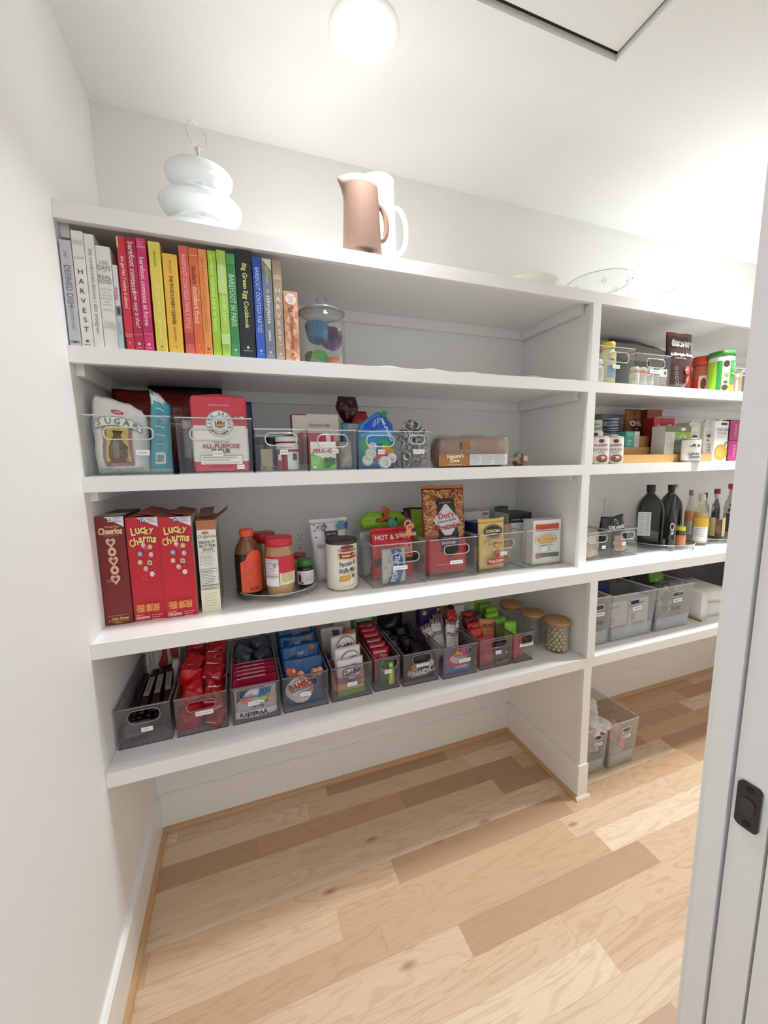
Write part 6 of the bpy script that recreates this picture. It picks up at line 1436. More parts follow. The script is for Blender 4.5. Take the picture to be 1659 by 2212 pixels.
for k, (dx, dy, ax, ay) in enumerate(((.0, .05, -.45, .30), (.022, .065, -.55, .36), (-.02, .075, -.5, -.05), (.03, .09, -.4, .22), (-.03, .06, -.7, -.35), (.0, .11, -.5, .12), (.02, .14, -.4, .5))):
    bag('chocolate_stick_pack', 'white paper pack of chocolate sticks leaning out of its bin', .044, .135, .012, '#dedcdb', (1.052 + dx, .02 + dy, zb + .035), 0, (ax, ay, rr_.uniform(-.3, .3)), 173 + k, .1, False, pocky, 'chocolate stick pack', 'packs of chocolate sticks', rough=.35, nx=8, nz=10, edge=.02)
bag('candy_wrapper', 'crumpled red wrapper on top of the chocolate stick packs', .05, .045, .02, '#b5232c', (1.095, .13, zb + .145), 0, (-.5, .2, .3), 183, .6, False, None, 'wrapper', rough=.2)
def cast(a, w, h):
    a.rect(-w * .5, 0, w * .5, h, '#4a3470')
    r2 = random.Random(3)
    for q in range(26): a.disc(r2.uniform(-.1, .46) * w, r2.uniform(.1, .9) * h, .005, .007, r2.choice(['#8f8aa0', '#c9c4cc', '#3a3f5a', '#7a4a52', '#262338']), 8)
    a.disc(-w * .30, h * .86, .010, .009, '#d8c030', 14).lines(-w * .45, -w * .15, h * .6, 6, .007, '#a99fc0', h=.0014).rect(-w * .05, h * .04, w * .46, h * .12, '#c43040')
carton('candy_box', 'tall purple candy box at the back of the chocolate stick bin', .995, 1.085, .215, .04, zb, .185, '#3b2a5c', 'box', art=cast, side='#2c2046')
carton('candy_box', 'small orange box left of the tall purple box', 1.088, 1.116, .245, .04, zb, .165, '#c96a28', 'box')
# ---- 9 candy
bag('candy_bag', 'solid red candy bag filling the left of its bin', .070, .110, .034, '#b8303a', (1.175, .034, zb), 0, None, 191, .12, True, lambda a, w, h: a.poly([(-w * .2, h * .4), (w * .3, h * .56), (w * .32, h * .62), (-w * .16, h * .48)], '#c9565c'), 'candy bag', rough=.25)
bag('candy_bag', 'dark pack with a tan base right of the solid red bag', .062, .082, .022, '#3b3230', (1.243, .026, zb), 0, None, 193, .12, False, lambda a, w, h: (a.rect(-w * .48, 0, w * .48, h * .14, '#c98f62'), a.disc(w * .2, h * .55, .004, .004, '#e9e4df', 8)), 'candy bag', rough=.25)
for k in range(4):
    bag('candy_bag', ['bright red crinkled candy bag poking up at the left of its bin', 'bright red candy bag behind the first one', 'dark red candy bag in the middle of its bin', 'deep red candy bag near the back'][k], .062, .120 + .008 * k, .026, ['#cf1f2b', '#c01a26', '#7e1a20', '#a01c26'][k], (1.178 + .012 * k, .075 + .035 * k, zb), 0, (math.radians(-12), 0, .1), 195 + k, .35, False, None, 'candy bag', rough=.18)
bag('candy_bag', 'orange-brown pouch with capitals beside the red candy bags', .075, .135, .026, '#c9824e', (1.232, .105, zb), 0, (math.radians(-12), math.radians(8), 0), 201, .15, True, lambda a, w, h: (a.text('LILY\u2019S', 0, h * .80, .014, '#5a2f1c', bold=.03, w=w * .7), a.disc(w * .1, h * .35, .012, .012, '#8a4a2a', 12)), 'candy bag', rough=.3)
carton('candy_box', 'small white and maroon box at the back of the red candy bags', 1.150, 1.195, .215, .05, zb, .165, '#cfcaca', 'box', side='#5d2630')
bag('snack_bag', 'pale bag with a lime green top at the back left of the lime packs', .10, .175, .03, '#b9b9a4', (1.235, .255, zb), 0, (math.radians(-6), 0, 0), 203, .15, True, lambda a, w, h: (a.lines(-w * .4, w * .3, h * .8, 14, .006, '#8f8f80', h=.0014), a.rect(w * .1, h * .80, w * .48, h * .98, '#8fc23e')), 'snack bag', rough=.35)
bag('snack_bag', 'grey-blue flat pack between the red candy bags and the white box', .07, .128, .02, '#5f6b78', (1.225, .165, zb), 0, (math.radians(-10), 0, 0), 204, .15, True, None, 'snack bag', rough=.35)
# ---- 10 green packs
bag('nut_bag', 'red nut pouch at the front of the bin of lime packs', .060, .090, .024, '#b81f30', (1.316, .030, zb), 0, None, 205, .2, True, None, 'nut bag', rough=.25)
for k in range(6):
    bag('snack_bag', 'lime green crinkled snack pack standing in the narrow bin nearest the jars', .062, .122 + .007 * k, .02, ['#8fd03a', '#6fae34', '#a4dc4c'][k % 3], (1.322 + rr_.uniform(-.006, .006), .075 + .036 * k, zb), 0, (math.radians(-14), math.radians(rr_.uniform(-10, 10)), 0), 207 + k, .35, False, None, 'snack bag', 'lime green snack packs', rough=.25, nx=8, nz=10)
bag('snack_bag', 'dark purple wrapped sweet lying on the shelf behind the nut jar', .04, .045, .02, '#3a1a24', (1.425, .10, z + .001), 0, None, 215, .3, True, None, 'snack bag')
# ---- jars with wooden lids
WOOD = M('#b98c5f', .6, bump=.3, bscale=80)
jars = []
def woodjar(label, x, y, r, h):
    t = thing('glass_jar', label, 'jar', (x, y, z + .0006), 0, 'glass jars with wooden lids')
    bm = NB(); lathe(bm, [(0, 0), (r - .004, 0), (r, .004), (r, h), (r - .002, h), (r - .002, .006), (r - .005, .0035), (0, .0035)], 48, cap=False); part('glass_body', bm, GLASS, t, True)
    bm = NB(); lathe(bm, [(r - .003, h - .010), (r - .003, h + .0005), (r + .0035, h + .001), (r + .0045, h + .003), (r + .0045, h + .012), (r + .003, h + .0135), (0, h + .0135)], 48, cap=False); part('wooden_lid', bm, WOOD, t, True)
    bm = NB(); tube(bm, [((r - .001) * math.cos(2 * PI * i / 40), (r - .001) * math.sin(2 * PI * i / 40), h - .004) for i in range(40)], .0018, 6, closed=True); part('silicone_ring', bm, clear('silicone', '#cfcfc9', .1, '#d9d9d2', .4), t)
    return t
c1y = .032
c1x, r_1, _h1 = rspan(1173, 1230, 1341, c1y + .006, z)
woodjar('glass jar of round nuts with a wooden lid, frontmost of three', c1x, c1y + .006, .046, .112)
woodjar('empty looking glass jar with a wooden lid, middle of three', rspan(1122, 1174, 1341, .135, z)[0], .135, .044, .115)
woodjar('glass jar with a wooden lid, rearmost of three under the shelf', rspan(1077, 1126, 1341, .245, z)[0], .245, .046, .120)
nb_ = NB(); bmesh.ops.create_icosphere(nb_, subdivisions=2, radius=.0082)
for f in nb_.faces: f.smooth = True
nm = bpy.data.meshes.new('macadamia_nut'); nb_.to_mesh(nm); nb_.free()
for c in ('#dfc79c',): nm.materials.append(M(c, .55, bump=.1))
rz_ = random.Random(2); placed = 0
for lay in range(7):
    zz = z + .0125 + lay * .0140
    for ring_, n in ((.0335, 12), (.0165, 5), (0, 1)):
        if ring_ < .03 and lay < 6 and ring_ == 0: continue
        for i in range(n):
            a = 2 * PI * (i + .5 * (lay % 2)) / n + rz_.uniform(-.05, .05); rr2 = ring_ * rz_.uniform(.97, 1.03)
            o = bpy.data.objects.new('macadamia_nut', nm); COL.objects.link(o)
            o.location = (c1x + rr2 * math.cos(a), c1y + .006 + rr2 * math.sin(a), zz + rz_.uniform(-.001, .001)); s = rz_.uniform(.90, 1.02); o.scale = (s, s, s * .96)
            tag(o, 'round pale nut heaped in the frontmost wooden-lidded jar', 'nut', 'nuts in the wooden-lidded jar')
# ================================================================== right hand bay, cookbook level (vitamins)
z = Z2
def L3(a): return a
a_, b_, h_ = span(1293, 1369, 750, .012, z)
BX0 = DX[1] + .004
bin_('clear vitamin bin with a yellow-capped bottle, against the upright', BX0, b_, .012, z, h_, .20, 'VITAMINS', .5, .46, .036, hx=.55, hz=.72, hw=.52, hh=.24, rr=.5)
g1 = b_
a2, b2, h2 = span(1371.5, 1446, 766, .012, z)
bin_('clear vitamin bin with white boxes, left of the dark shake bag', a2, b2, .012, z, h2, .20, '~', .55, .46, .060, hx=.55, hz=.72, hw=.50, hh=.24, rr=.5)
def bottle(name, label, x, y, zz, r, h, col, capc, caph=.22, capr=.8, neck=.75, group=None, art=None, rough=.25, cat='bottle', sx=1):
    t = thing(name, label, cat, (x, y, zz + .0004), 0, group); hb = h * (1 - caph)
    bm = NB(); lathe(bm, [(r * .92, 0), (r, .003), (r, hb * .84), (r * neck, hb * .95), (r * neck, hb)], 32, sy=sx); part('bottle_body', bm, M(col, rough), t, True)
    bm = NB(); lathe(bm, [(r * capr, hb), (r * capr * 1.03, hb + .001), (r * capr * 1.03, h - .002), (r * capr * .95, h), (0, h)], 32, cap=False, ripple=.012, rn=24, sy=sx); part('cap', bm, M(capc, .4), t)
    if art: a = Art(wrap(r * 1.002, a0=turn(x, y)), fine=.006); art(a, r, h); a.done(t, 'label')
    return t
zz = z + .004
W1 = g1 - BX0
bottle('vitamin_bottle', 'white vitamin bottle at the left of the yellow one', BX0 + .034, .048, zz, .028, .085, '#e9e7e6', '#eeeceb', art=lambda a, r, h: (a.grid(-r * 1.2, h * .1, r * 1.2, h * .6, '#d8d6da', 10), a.lines(-r, r * .8, h * .55, 7, .005, '#8d8a92', h=.0013)))
bottle('vitamin_bottle', 'pale yellow vitamin bottle with a yellow cap and blue label', BX0 + .094, .050, zz, .030, .155, '#e3d9a4', '#e8c22e', caph=.16, art=lambda a, r, h: (a.grid(-r * .2, h * .12, r * 1.1, h * .42, '#9db7d4', 10), a.text('Magn', r * .3, h * .56, .010, '#a08a3a', bold=.02), a.lines(0, r, h * .38, 4, .006, '#4f6f96', h=.0013)))
bottle('vitamin_bottle', 'small peach-capped bottle at the left wall of the vitamin bin', BX0 + .022, .11, zz, .018, .12, '#e9d6cc', '#e8a184')
bottle('vitamin_bottle', 'yellow-capped bottle at the back of the vitamin bin', BX0 + .085, .13, zz, .030, .165, '#e9dfb0', '#e9c73c', caph=.16)
carton('vitamin_box', 'navy box in the back left corner of the vitamin bin', BX0 + .004, BX0 + .05, .20, .05, z, .185, '#23306e', 'box')
for k in range(3):
    bottle('pill_bottle', 'white pill bottle with a peach band, front row of the right vitamin bin', a2 + .026 + .040 * k, .038, zz, .0185, .070, '#ece7e5', '#eeeceb', group='white pill bottles', art=lambda a, r, h: (a.grid(-r * 1.3, h * .66, r * 1.3, h * .80, '#e59a6c', 10), a.lines(-r * .7, r * .7, h * .5, 4, .006, '#b98d84', h=.0013)))
carton('vitamin_box', 'white and brown medicine box at the right front of its bin', b2 - .046, b2 - .005, .022, .03, zz, .068, '#e4e0de', 'box', art=lambda a, w, h: (a.rect(-w * .48, 0, w * .48, h * .55, '#8a6f68'), a.lines(-w * .4, w * .4, h * .45, 4, .007, '#e0d6d2', h=.0014), a.rect(w * .1, h * .7, w * .35, h * .88, '#4a4645')))
carton('vitamin_box', 'black box seen through the grip of the right vitamin bin', a2 + .045, b2 - .02, .09, .05, zz, .112, '#1b1a1c', 'box')
hx0, hx1, hh_ = span(1325, 1447, 716, .25, z)
bag('storage_bag_pack', 'translucent grey-brown bag with embossed lettering behind the vitamin bins', hx1 - hx0, min(hh_, .268), .10, '#8d857c', ((hx0 + hx1) / 2, .29, z + .0006), 0, None, 221, .14, True, lambda a, w, h: (a.rect(w * .02, h * .10, w * .34, h * .30, '#a49c93'), a.text('Hefty', w * .18, h * .20, .026, '#d2cbc4', bold=.03), a.rect(w * .38, h * .16, w * .47, h * .26, '#a8a097')), 'bag', rough=.3, top=[(0, .0), (.4, .002), (.8, -.012), (1, -.03)], zones=[(.93, 1.1, '#4f4943')])
a_, b_, h_ = span(1449, 1500, 716, .03, z)
def shake(a, w, h):
    a.text('BIOHM', 0, h * .80, .026, '#e9e4e2', bold=.07, w=w * .62).disc(-w * .32, h * .81, .008, .016, '#e9e4e2', 14, rot=-.3).disc(w * .36, h * .82, .007, .008, '#e9e4e2', 12).disc(w * .44, h * .76, .005, .007, '#e9e4e2', 12)
    a.text('Lifestyle Shake', 0, h * .60, .016, '#efe9e7', bold=.06, w=w * .84, fit=True).text('Cocoa Cream', -w * .12, h * .545, .008, '#cfc4c0', w=w * .5)
    for q in range(4): a.ring(-w * .28, h * (.36 - .085 * q), .006, .0075, '#b9aeaa', 16)
    a.disc(w * .10, h * .33, .016, .017, '#c94a44', 20).text('15g', w * .10, h * .335, .010, '#f3e8e6', bold=.03).disc(w * .16, h * .16, .015, .016, '#c94a44', 20).text('0g', w * .16, h * .165, .010, '#f3e8e6', bold=.03)
bag('shake_bag', 'tall dark brown shake bag with a red top seal', b_ - a_ + .012, h_, .06, '#3f2724', ((a_ + b_) / 2 - .002, .06, z + .0006), 0, None, 223, .10, True, shake, 'bag', rough=.35, zones=[(.93, 1.1, '#a93c38')], sil=[(0, .8, .6), (.25, .9, .85), (.6, .95, 1), (1, 1, 1)])
xo, ro, h_ = rspan(1490, 1532, 772, .15, z); a_ = xo - ro
bottle('supplement_tub', 'orange-red lidded tub between the dark shake bag and the green tub', xo, .15, z, ro, h_, '#b5644c', '#c9472a', caph=.22, capr=1, neck=.95, cat='tub', art=lambda a, r, h: (a.grid(-r * 1.2, h * .05, r * 1.2, h * .45, '#c9402a', 10), a.grid(-r * .5, h * .08, r * .5, h * .5, '#d9c2b4', 8), a.disc(0, h * .3, r * .3, h * .15, '#7a3a2a', 12)))
bag('snack_bag', 'red foil edge standing left of the orange-red tub', .035, h_ * .92, .02, '#c24a40', (a_ - .022, .17, z + .0006), 0, None, 224, .2, True, None, 'bag')
xg, gr_, h_ = rspan(1523, 1581, 762, .075, z)
def grn(a, r, h):
    a.grid(-r * 1.5, h * .03, -r * .55, h * .76, '#a5cf3a', 8).grid(-r * .55, h * .03, -r * .15, h * .76, '#2f8a45', 6).grid(-r * .15, h * .03, r * .45, h * .76, '#cfc9a0', 6).grid(r * .45, h * .03, r * 1.4, h * .76, '#3aa04c', 8).grid(r * .38, h * .03, r * 1.2, h * .18, '#c6dc3a', 8)
    a.disc(r * .15, h * .68, r * .25, h * .08, '#3d2c26', 14).disc(r * .12, h * .12, r * .25, h * .07, '#4a3d2c', 14).disc(r * .2, h * .42, r * .18, h * .05, '#7d9a44', 12).disc(r * .15, h * .25, r * .15, h * .035, '#5f4a34', 12)
    a.disc(r * .95, h * .66, r * .12, h * .05, '#eef3ec', 12).text('Greens', r * .95, h * .52, .009, '#eef3ec', bold=.02, w=r * .7).grid(r * .6, h * .42, r * 1.25, h * .47, '#a5cf3a', 4)
bottle('supplement_tub', 'large green supplement tub with a green lid', xg, .075, z, gr_, h_, '#e9eae4', '#3f8f3e', caph=.12, capr=1.0, neck=.98, cat='tub', art=grn)
a_, b_, h_ = span(1580, 1619, 796, .02, z)
bin_('clear bin with a pink strip, right of the green tub', a_, b_ + .012, .02, z, h_, .25, None, hx=.6, hz=.8, hw=.3, hh=.15)
x2 = b_ + .02
for k, (c, dx) in enumerate((('#d0406a', .035), ('#c8c9cb', .062), ('#d9a55c', .085), ('#2e2e31', .016))):
    carton('medicine_box', ['pink narrow box in the bin right of the green tub', 'silver narrow box in the bin right of the green tub', 'tan narrow box in the bin right of the green tub', 'black narrow box in the bin right of the green tub'][k], a_ + dx - .009, a_ + dx + .009, .035, .12, z + .004, h_ * (.72 + .05 * k), c, 'box')
bin_('clear bin at the right edge of the vitamin shelf, by the doorway', x2, x2 + .13, .02, z, h_ + .015, .25, '~', .4, .6, .04, hx=.5, hz=.8, hw=.4, hh=.18)
carton('medicine_box', 'dark navy box in the bin nearest the doorway on the vitamin shelf', x2 + .01, x2 + .07, .035, .08, z + .004, h_ * .8, '#2c2f45', 'box', art=lambda a, w, h: a.rect(-w * .4, h * .55, w * .4, h * .8, '#cfcfd4'))

# ================================================================== right bay, cans
z = Z3
WD = M('#c89b62', .5, bump=.2, bscale=60)
rx0 = DX[2] + .02; a_, b_, _ = span(1339, 1543, 978, .062, z); rx0 = min(rx0, a_)
t = thing('tiered_rack', 'three-step bamboo rack holding cans and boxes', 'rack', ((rx0 + b_) / 2, .06, z + .0004)); W_ = b_ - rx0
tiers = [(0, .035), (.085, .070), (.17, .105)]
for dy, hh in tiers:
    bm = NB(); box(bm, -W_ / 2, W_ / 2, dy, dy + .008, 0, hh); bevel(bm, .001); part('riser_board', bm, WD, t)
    bm = NB(); box(bm, -W_ / 2, W_ / 2, dy + .0085, dy + .0845, hh - .008, hh); part('step_board', bm, WD, t)
for q in (-.14, .03, .2):
    a = Art(); a.k = 0
def onr(u0, u1, vt, k):
    """x range and height of something standing on rack step k"""
    y = .06 + tiers[k][0] + .012; zb_ = z + tiers[k][1] + .0006
    a, b, h = span(u0, u1, vt, y, zb_); return a, b, y, zb_, h
def beans(a, r, h):
    a.grid(-r * 1.5, h * .07, r * 1.5, h * .93, '#e9e2da', 16); a.grid(-r * 1.5, h * .07, r * 1.5, h * .30, '#d9c3b4', 16)
    a.text('ROSARITA', 0, h * .68, .009, '#8a3a34', w=r * 1.5, bold=.03).disc(0, h * .83, r * .28, h * .07, '#6a3a34', 12).text('REFRIED', 0, h * .52, .010, '#6a5f58', w=r * 1.6, space=1.2).text('BEANS', 0, h * .42, .006, '#8a7f78')
    a.disc(r * .15, h * .20, r * .62, h * .14, '#7a3f34', 20).disc(r * .15, h * .22, r * .52, h * .10, '#a8705c', 18).disc(r * .2, h * .24, r * .2, h * .05, '#efe6da', 10).disc(-r * .1, h * .2, r * .1, h * .04, '#4a2a24', 8)
for k, (u0, u1, lb) in enumerate(((1279.5, 1310, 'cream refried beans can against the upright'), (1311.5, 1342, 'cream refried beans can, right one of the front pair'))):
    h_ = .107
    can('bean_can', lb, (1.703, 1.780)[k], .046, z, .0345, h_, '#e9e2da', 'refried bean cans', art=beans)
a_, b_, y, zb_, h_ = onr(1283, 1306, 924, 0)
can('bean_can', 'upper can of refried beans, standing behind the front pair', max(a_, DX[2] + .002) + .034, y + .036, zb_, .0335, .100, '#e9e2da', 'refried bean cans', art=beans)
a_, b_, y, zb_, h_ = onr(1312, 1349, 925, 1)
can('tuna_can', 'yellow can under the blue salmon cans', (a_ + b_) / 2 + .004, y + .036, zb_, .036, .056, '#dcc98a', art=lambda a, r, h: (a.grid(-r, h * .55, r, h * .75, '#6a4a2a', 10), a.text('Organic', 0, h * .4, .009, '#a88a3a', shear=.3)))
x_s = (a_ + b_) / 2 - .004
a_, b_, y, zb_, h_ = onr(1313, 1351, 900, 2)
for k in range(2):
    can('salmon_can', ['blue salmon can, lower of two', 'blue salmon can, upper of two'][k], (a_ + b_) / 2, y + .038, zb_ + .052 * k + (.0) , .040, .050, '#3d4f7a', 'blue salmon cans', art=lambda a, r, h: (a.text('SOCKEYE', 0, h * .62, .010, '#d8dde8', w=r * 1.3, bold=.03), a.text('SALMON', 0, h * .36, .010, '#d8dde8', w=r * 1.2, bold=.03), a.grid(-r * 1.1, h * .3, -r * .6, h * .75, '#c9ccd4', 4)))
a_, b_, y, zb_, h_ = onr(1284, 1306, 878, 2)
can('lentil_can', 'green-topped lentil can in the back corner by the upright', max(a_, DX[2]) + .036, y + .036, zb_, .033, .115, '#dfe2d4', art=lambda a, r, h: (a.grid(-r * 1.4, h * .8, r * 1.4, h * .97, '#35592f', 12), a.text('Barley', r * .2, h * .62, .010, '#5a6a5a', bold=.01), a.text('Lentil', r * .2, h * .48, .010, '#5a6a5a', bold=.01), a.disc(r * .1, h * .22, r * .6, h * .14, '#4a3f30', 16)), plastic_lid='#35592f')
a_, b_, y, zb_, h_ = onr(1357, 1393, 881, 2)
bag('chili_kit', 'brown paper chili kit bag with a dark oval label', b_ - a_ - .004, h_ - .004, .05, '#8f6238', ((a_ + b_) / 2, y + .028, zb_), 0, None, 231, .08, True, lambda a, w, h: (a.disc(0, h * .48, w * .42, h * .22, '#6e2420', 24), a.text('CHILI', 0, h * .54, .026, '#e6d8d0', bold=.05, w=w * .74), a.text('KIT', 0, h * .36, .010, '#e6d8d0', bold=.03), a.disc(0, h * .86, .010, .008, '#6a4426', 12)), 'food bag', rough=.6, edge=.015)
a_, b_, y, zb_, h_ = onr(1395, 1427, 885, 2)
carton('food_box', 'rust brown box with white specks, right of the chili kit', a_, b_ - .001, y, .045, zb_, h_, '#a04a26', 'box', art=lambda a, w, h: (a.disc(-w * .1, h * .55, w * .22, w * .22, '#d8cdc4', 14), a.poly([(w * .05, h * .66), (w * .4, h * .70), (w * .45, h * .78), (w * .1, h * .76)], '#e0d8cf')), side='#7d3a20')
a_, b_, y, zb_, h_ = onr(1409, 1453, 903, 1)
carton('food_box', 'bright red box on the rack beside the green packet box', a_, b_, y, .050, zb_, h_, '#c01f2b', 'box', art=lambda a, w, h: (a.disc(-w * .28, h * .72, .009, .008, '#e0b7b7', 10), a.disc(w * .2, h * .52, w * .16, w * .2, '#4a3a38', 14), a.poly([(w * .1, h * .70), (w * .35, h * .66), (w * .40, h * .78), (w * .2, h * .80)], '#e6ded8'), a.rect(-w * .40, h * .02, -w * .05, h * .16, '#cfc3be'), a.rect(-w * .12, 0, -w * .11, h, '#951620')), side='#951620')
a_, b_, y, zb_, h_ = onr(1350.5, 1369, 932, 1)
carton('food_box', 'turquoise box on the middle rack step', a_, b_, y, .05, zb_, h_, '#4fae9e', 'box', art=lambda a, w, h: (a.rect(-w * .3, h * .7, w * .3, h * .9, '#7cc8ba'), a.lines(-w * .3, w * .3, h * .4, 4, .006, '#cfe8e2', h=.0016)))
a3, b3, _, _, h3 = onr(1369.5, 1380, 931, 1)
carton('food_box', 'narrow white box beside the turquoise one', b_ + .001, b3, y, .05, zb_, h_, '#dcdcd8', 'box', art=lambda a, w, h: a.lines(-w * .3, w * .3, h * .7, 5, .008, '#5a6a6a', h=.002))
a_, b_, y, zb_, h_ = onr(1380.5, 1401, 942, 1)
for k in range(2): carton('food_box', ['small brown cardboard box left of the red box, left one', 'small brown cardboard box left of the red box, right one'][k], a_ + (b_ - a_) * .5 * k + .0005, a_ + (b_ - a_) * .5 * (k + 1), y, .05, zb_, h_, ['#a8804f', '#9c7547'][k], 'box', group='small brown boxes')
a_, b_, y, zb_, h_ = onr(1434, 1489, 920, 0)
wm = a_ + (b_ - a_) * .36
carton('packet_box', 'green and olive packet box with a nutrition panel on its left', a_, b_, y, .06, zb_, h_, '#8aa83c', 'box', top='#6c7c3a', side='#cfcdc4', art=lambda a, w, h: (
    a.rect(-w * .5, h * .78, w * .5, h, '#6d6f4a'), a.rect(-w * .5, 0, -w * .14, h * .78, '#cfccc2'), a.lines(-w * .46, -w * .18, h * .72, 12, h * .055, '#7a7870', h=.0013), a.disc(w * .18, h * .88, w * .10, h * .06, '#e0ddd0', 14), a.text('Organic', w * .18, h * .70, .007, '#e9efd8', shear=.2), a.text('SPLIT PEA', w * .18, h * .62, .008, '#f0f4e2', bold=.03, w=w * .5), a.rect(-w * .12, h * .44, w * .5, h * .50, '#3f7ab0'), a.rect(-w * .14, 0, w * .5, h * .44, '#5d6640'), a.disc(w * .05, h * .2, w * .18, h * .14, '#75804a', 12)))
xl, rl, h_ = rspan(1468, 1512, 948, .022, z)
can('chowder_can', 'large white lobster chowder can standing in front of the rack', xl, .022, z, min(rl, .037), h_, '#eeece4', art=lambda a, r, h: (a.poly([(-r * .5, h * .66), (r * .9, h * .66), (r * .5, h * .76), (r * .3, h * .70), (r * .05, h * .78), (-r * .2, h * .70)], '#3f5a4c'), a.poly([(r * .18, h * .64), (r * .42, h * .64), (r * .3, h * .80)], '#eef0ea'), a.text('Lobster', r * .15, h * .36, .012, '#3f4a44', bold=.02, w=r * 1.3), a.text('Chowder', r * .25, h * .23, .012, '#3f4a44', bold=.02, w=r * 1.3), a.lines(-r * .4, r * .8, h * .12, 1, .004, '#8a8f88', h=.001)), lid='#a9aba8')
def milk_carton(label, x0, x1, y, zb_, h, col, art, group=None, cap=True, d=.06):
    w = x1 - x0
    t = thing('food_carton', label, 'carton', ((x0 + x1) / 2, y, zb_), 0, group)
    bm = NB(); box(bm, -w / 2, w / 2, 0, d, 0, h); bevel(bm, .0015); part('carton', bm, M(col, .4), t)
    if cap:
        bm = NB(); lathe(bm, [(.011, 0), (.011, .010), (.0095, .011), (0, .011)], 24, cap=False, cx=w * .1, cy=d * .35); 
        for v in bm.verts: v.co.z += h
        part('cap', bm, M('#e4e3df', .4), t)
    a = Art(); art(a, w, h); a.done(t, 'front_print'); return t
def soup(a, w, h):
    a.poly([(-w * .5, h * .80), (w * .5, h * .90), (w * .5, h), (-w * .5, h)], '#c3c0ba'); a.lines(-w * .3, w * .3, h * .68, 2, .008, '#9a958e', h=.0014)
    a.disc(0, h * .56, w * .26, h * .045, '#6e3a30', 16).disc(-w * .1, h * .42, w * .10, h * .035, '#8a6f4f', 10)
    for q in range(3): a.poly([(-w * .3, h * (.32 - .09 * q)), (w * .05, h * (.30 - .09 * q)), (w * .32, h * (.33 - .09 * q)), (w * .1, h * (.26 - .09 * q))], ['#7d8a5a', '#9a6a4a', '#6f7d55'][q])
a_, b_, y, zb_, h_ = onr(1490, 1516, 912, 0)
milk_carton('pale grey soup carton, left one of two', a_, b_ - .001, y + .012, zb_, h_, '#cfccc6', soup, 'pale grey soup cartons')
a_, b_, y, zb_, h_ = onr(1517, 1540, 911, 0)
milk_carton('pale grey soup carton, right one of two', a_, b_ - .001, y, zb_, h_, '#cfccc6', soup, 'pale grey soup cartons')
a_, b_, h_ = span(1539, 1568, 910, .055, z)
milk_carton('tall white chicken stock carton with a yellow bowl picture', a_, b_ + .004, .055, z + .0005, h_, '#efedea', lambda a, w, h: (a.rect(-w * .10, h * .90, w * .32, h * .96, '#34302e'), a.text('CHICKEN', 0, h * .79, .013, '#4d5a58', w=w * .84, fit=True), a.text('STOCK', 0, h * .70, .013, '#4d5a58', w=w * .64, fit=True), a.lines(-w * .3, w * .3, h * .62, 2, .007, '#8a8f8c', h=.0014), a.disc(0, h * .22, w * .47, h * .20, '#c99a3c', 26), a.disc(-w * .1, h * .24, w * .25, h * .12, '#dcae4c', 18), a.poly([(w * .2, h * .45), (w * .42, h * .50), (w * .3, h * .36)], '#7a8a5a')))
a_, b_, h_ = span(1569, 1626, 952, .05, z)
def pasta(a, w, h):
    a.rect(-w * .48, 0, -w * .16, h, '#a3236b').text('riced', -w * .33, h * .5, .020, '#d889b0', rot=90, bold=.02, w=h * .6).rect(-w * .16, 0, w * .34, h, '#231a1f').poly([(w * .02, h * .02), (w * .20, h * .98), (w * .22, h * .2)], '#c9c4c6').disc(-w * .05, h * .25, w * .13, h * .22, '#7a4a38', 16).disc(-w * .02, h * .3, w * .07, h * .12, '#a07058', 12).rect(w * .34, 0, w * .5, h, '#a8286f').lines(0, w * .3, h * .9, 2, .008, '#cfc8cc', h=.002)
for k in range(2):
    carton('food_box', ['magenta and black box, lower of two stacked', 'magenta and black box, upper of two stacked'][k], a_ + .004, b_ + .055, .05, .10, z + k * (h_ + .0015), h_, '#9c2266', 'box', art=pasta, group='magenta and black boxes', side='#231a1f', top='#d9a9c4')

# ================================================================== right bay, oils
z = Z4
a_, b_, h_ = span(1266, 1319, 1150, .055, z)
a_ = DX[3] + .003
bin_('small clear bin with a bag of nuts, against the upright', a_, b_, .055, z, h_, .20, '~', .78, .44, .020, hx=.60, hz=.76, hw=.50, hh=.22, rr=.5)
bag('nut_bag', 'clear bag of pale nuts in the small bin against the upright', (b_ - a_) * .78, h_ * .9, .05, '#bfa58c', (a_ + (b_ - a_) * .45, .09, z + .004), 0, None, 241, .35, True, lambda a, w, h: a.rect(-w * .2, h * .66, w * .3, h * .9, '#d8d0ca'), 'bag', rough=.3)
for k in range(2):
    carton('pasta_box', ['orange pasta box lying behind the small bin, lower one', 'orange and purple pasta box lying behind the small bin, upper one'][k], a_ + .003, b_ + .045 - .03 * (1 - k), .262, .10, z + .001 + k * .09, .088, '#b5602c', 'box', art=lambda a, w, h: (a.rect(w * .15, 0, w * .5, h, '#4a2050'), a.rect(-w * .2, h * .2, -w * .02, h * .7, '#c9c0c4')), group='orange pasta boxes')
a2, b2, h2 = span(1321.5, 1375, 1143, .055, z)
bin_('small clear bin holding the black pasta bag', a2, b2, .055, z, h2, .20, '~', .45, .48, .020, hx=.58, hz=.76, hw=.52, hh=.22, rr=.5)
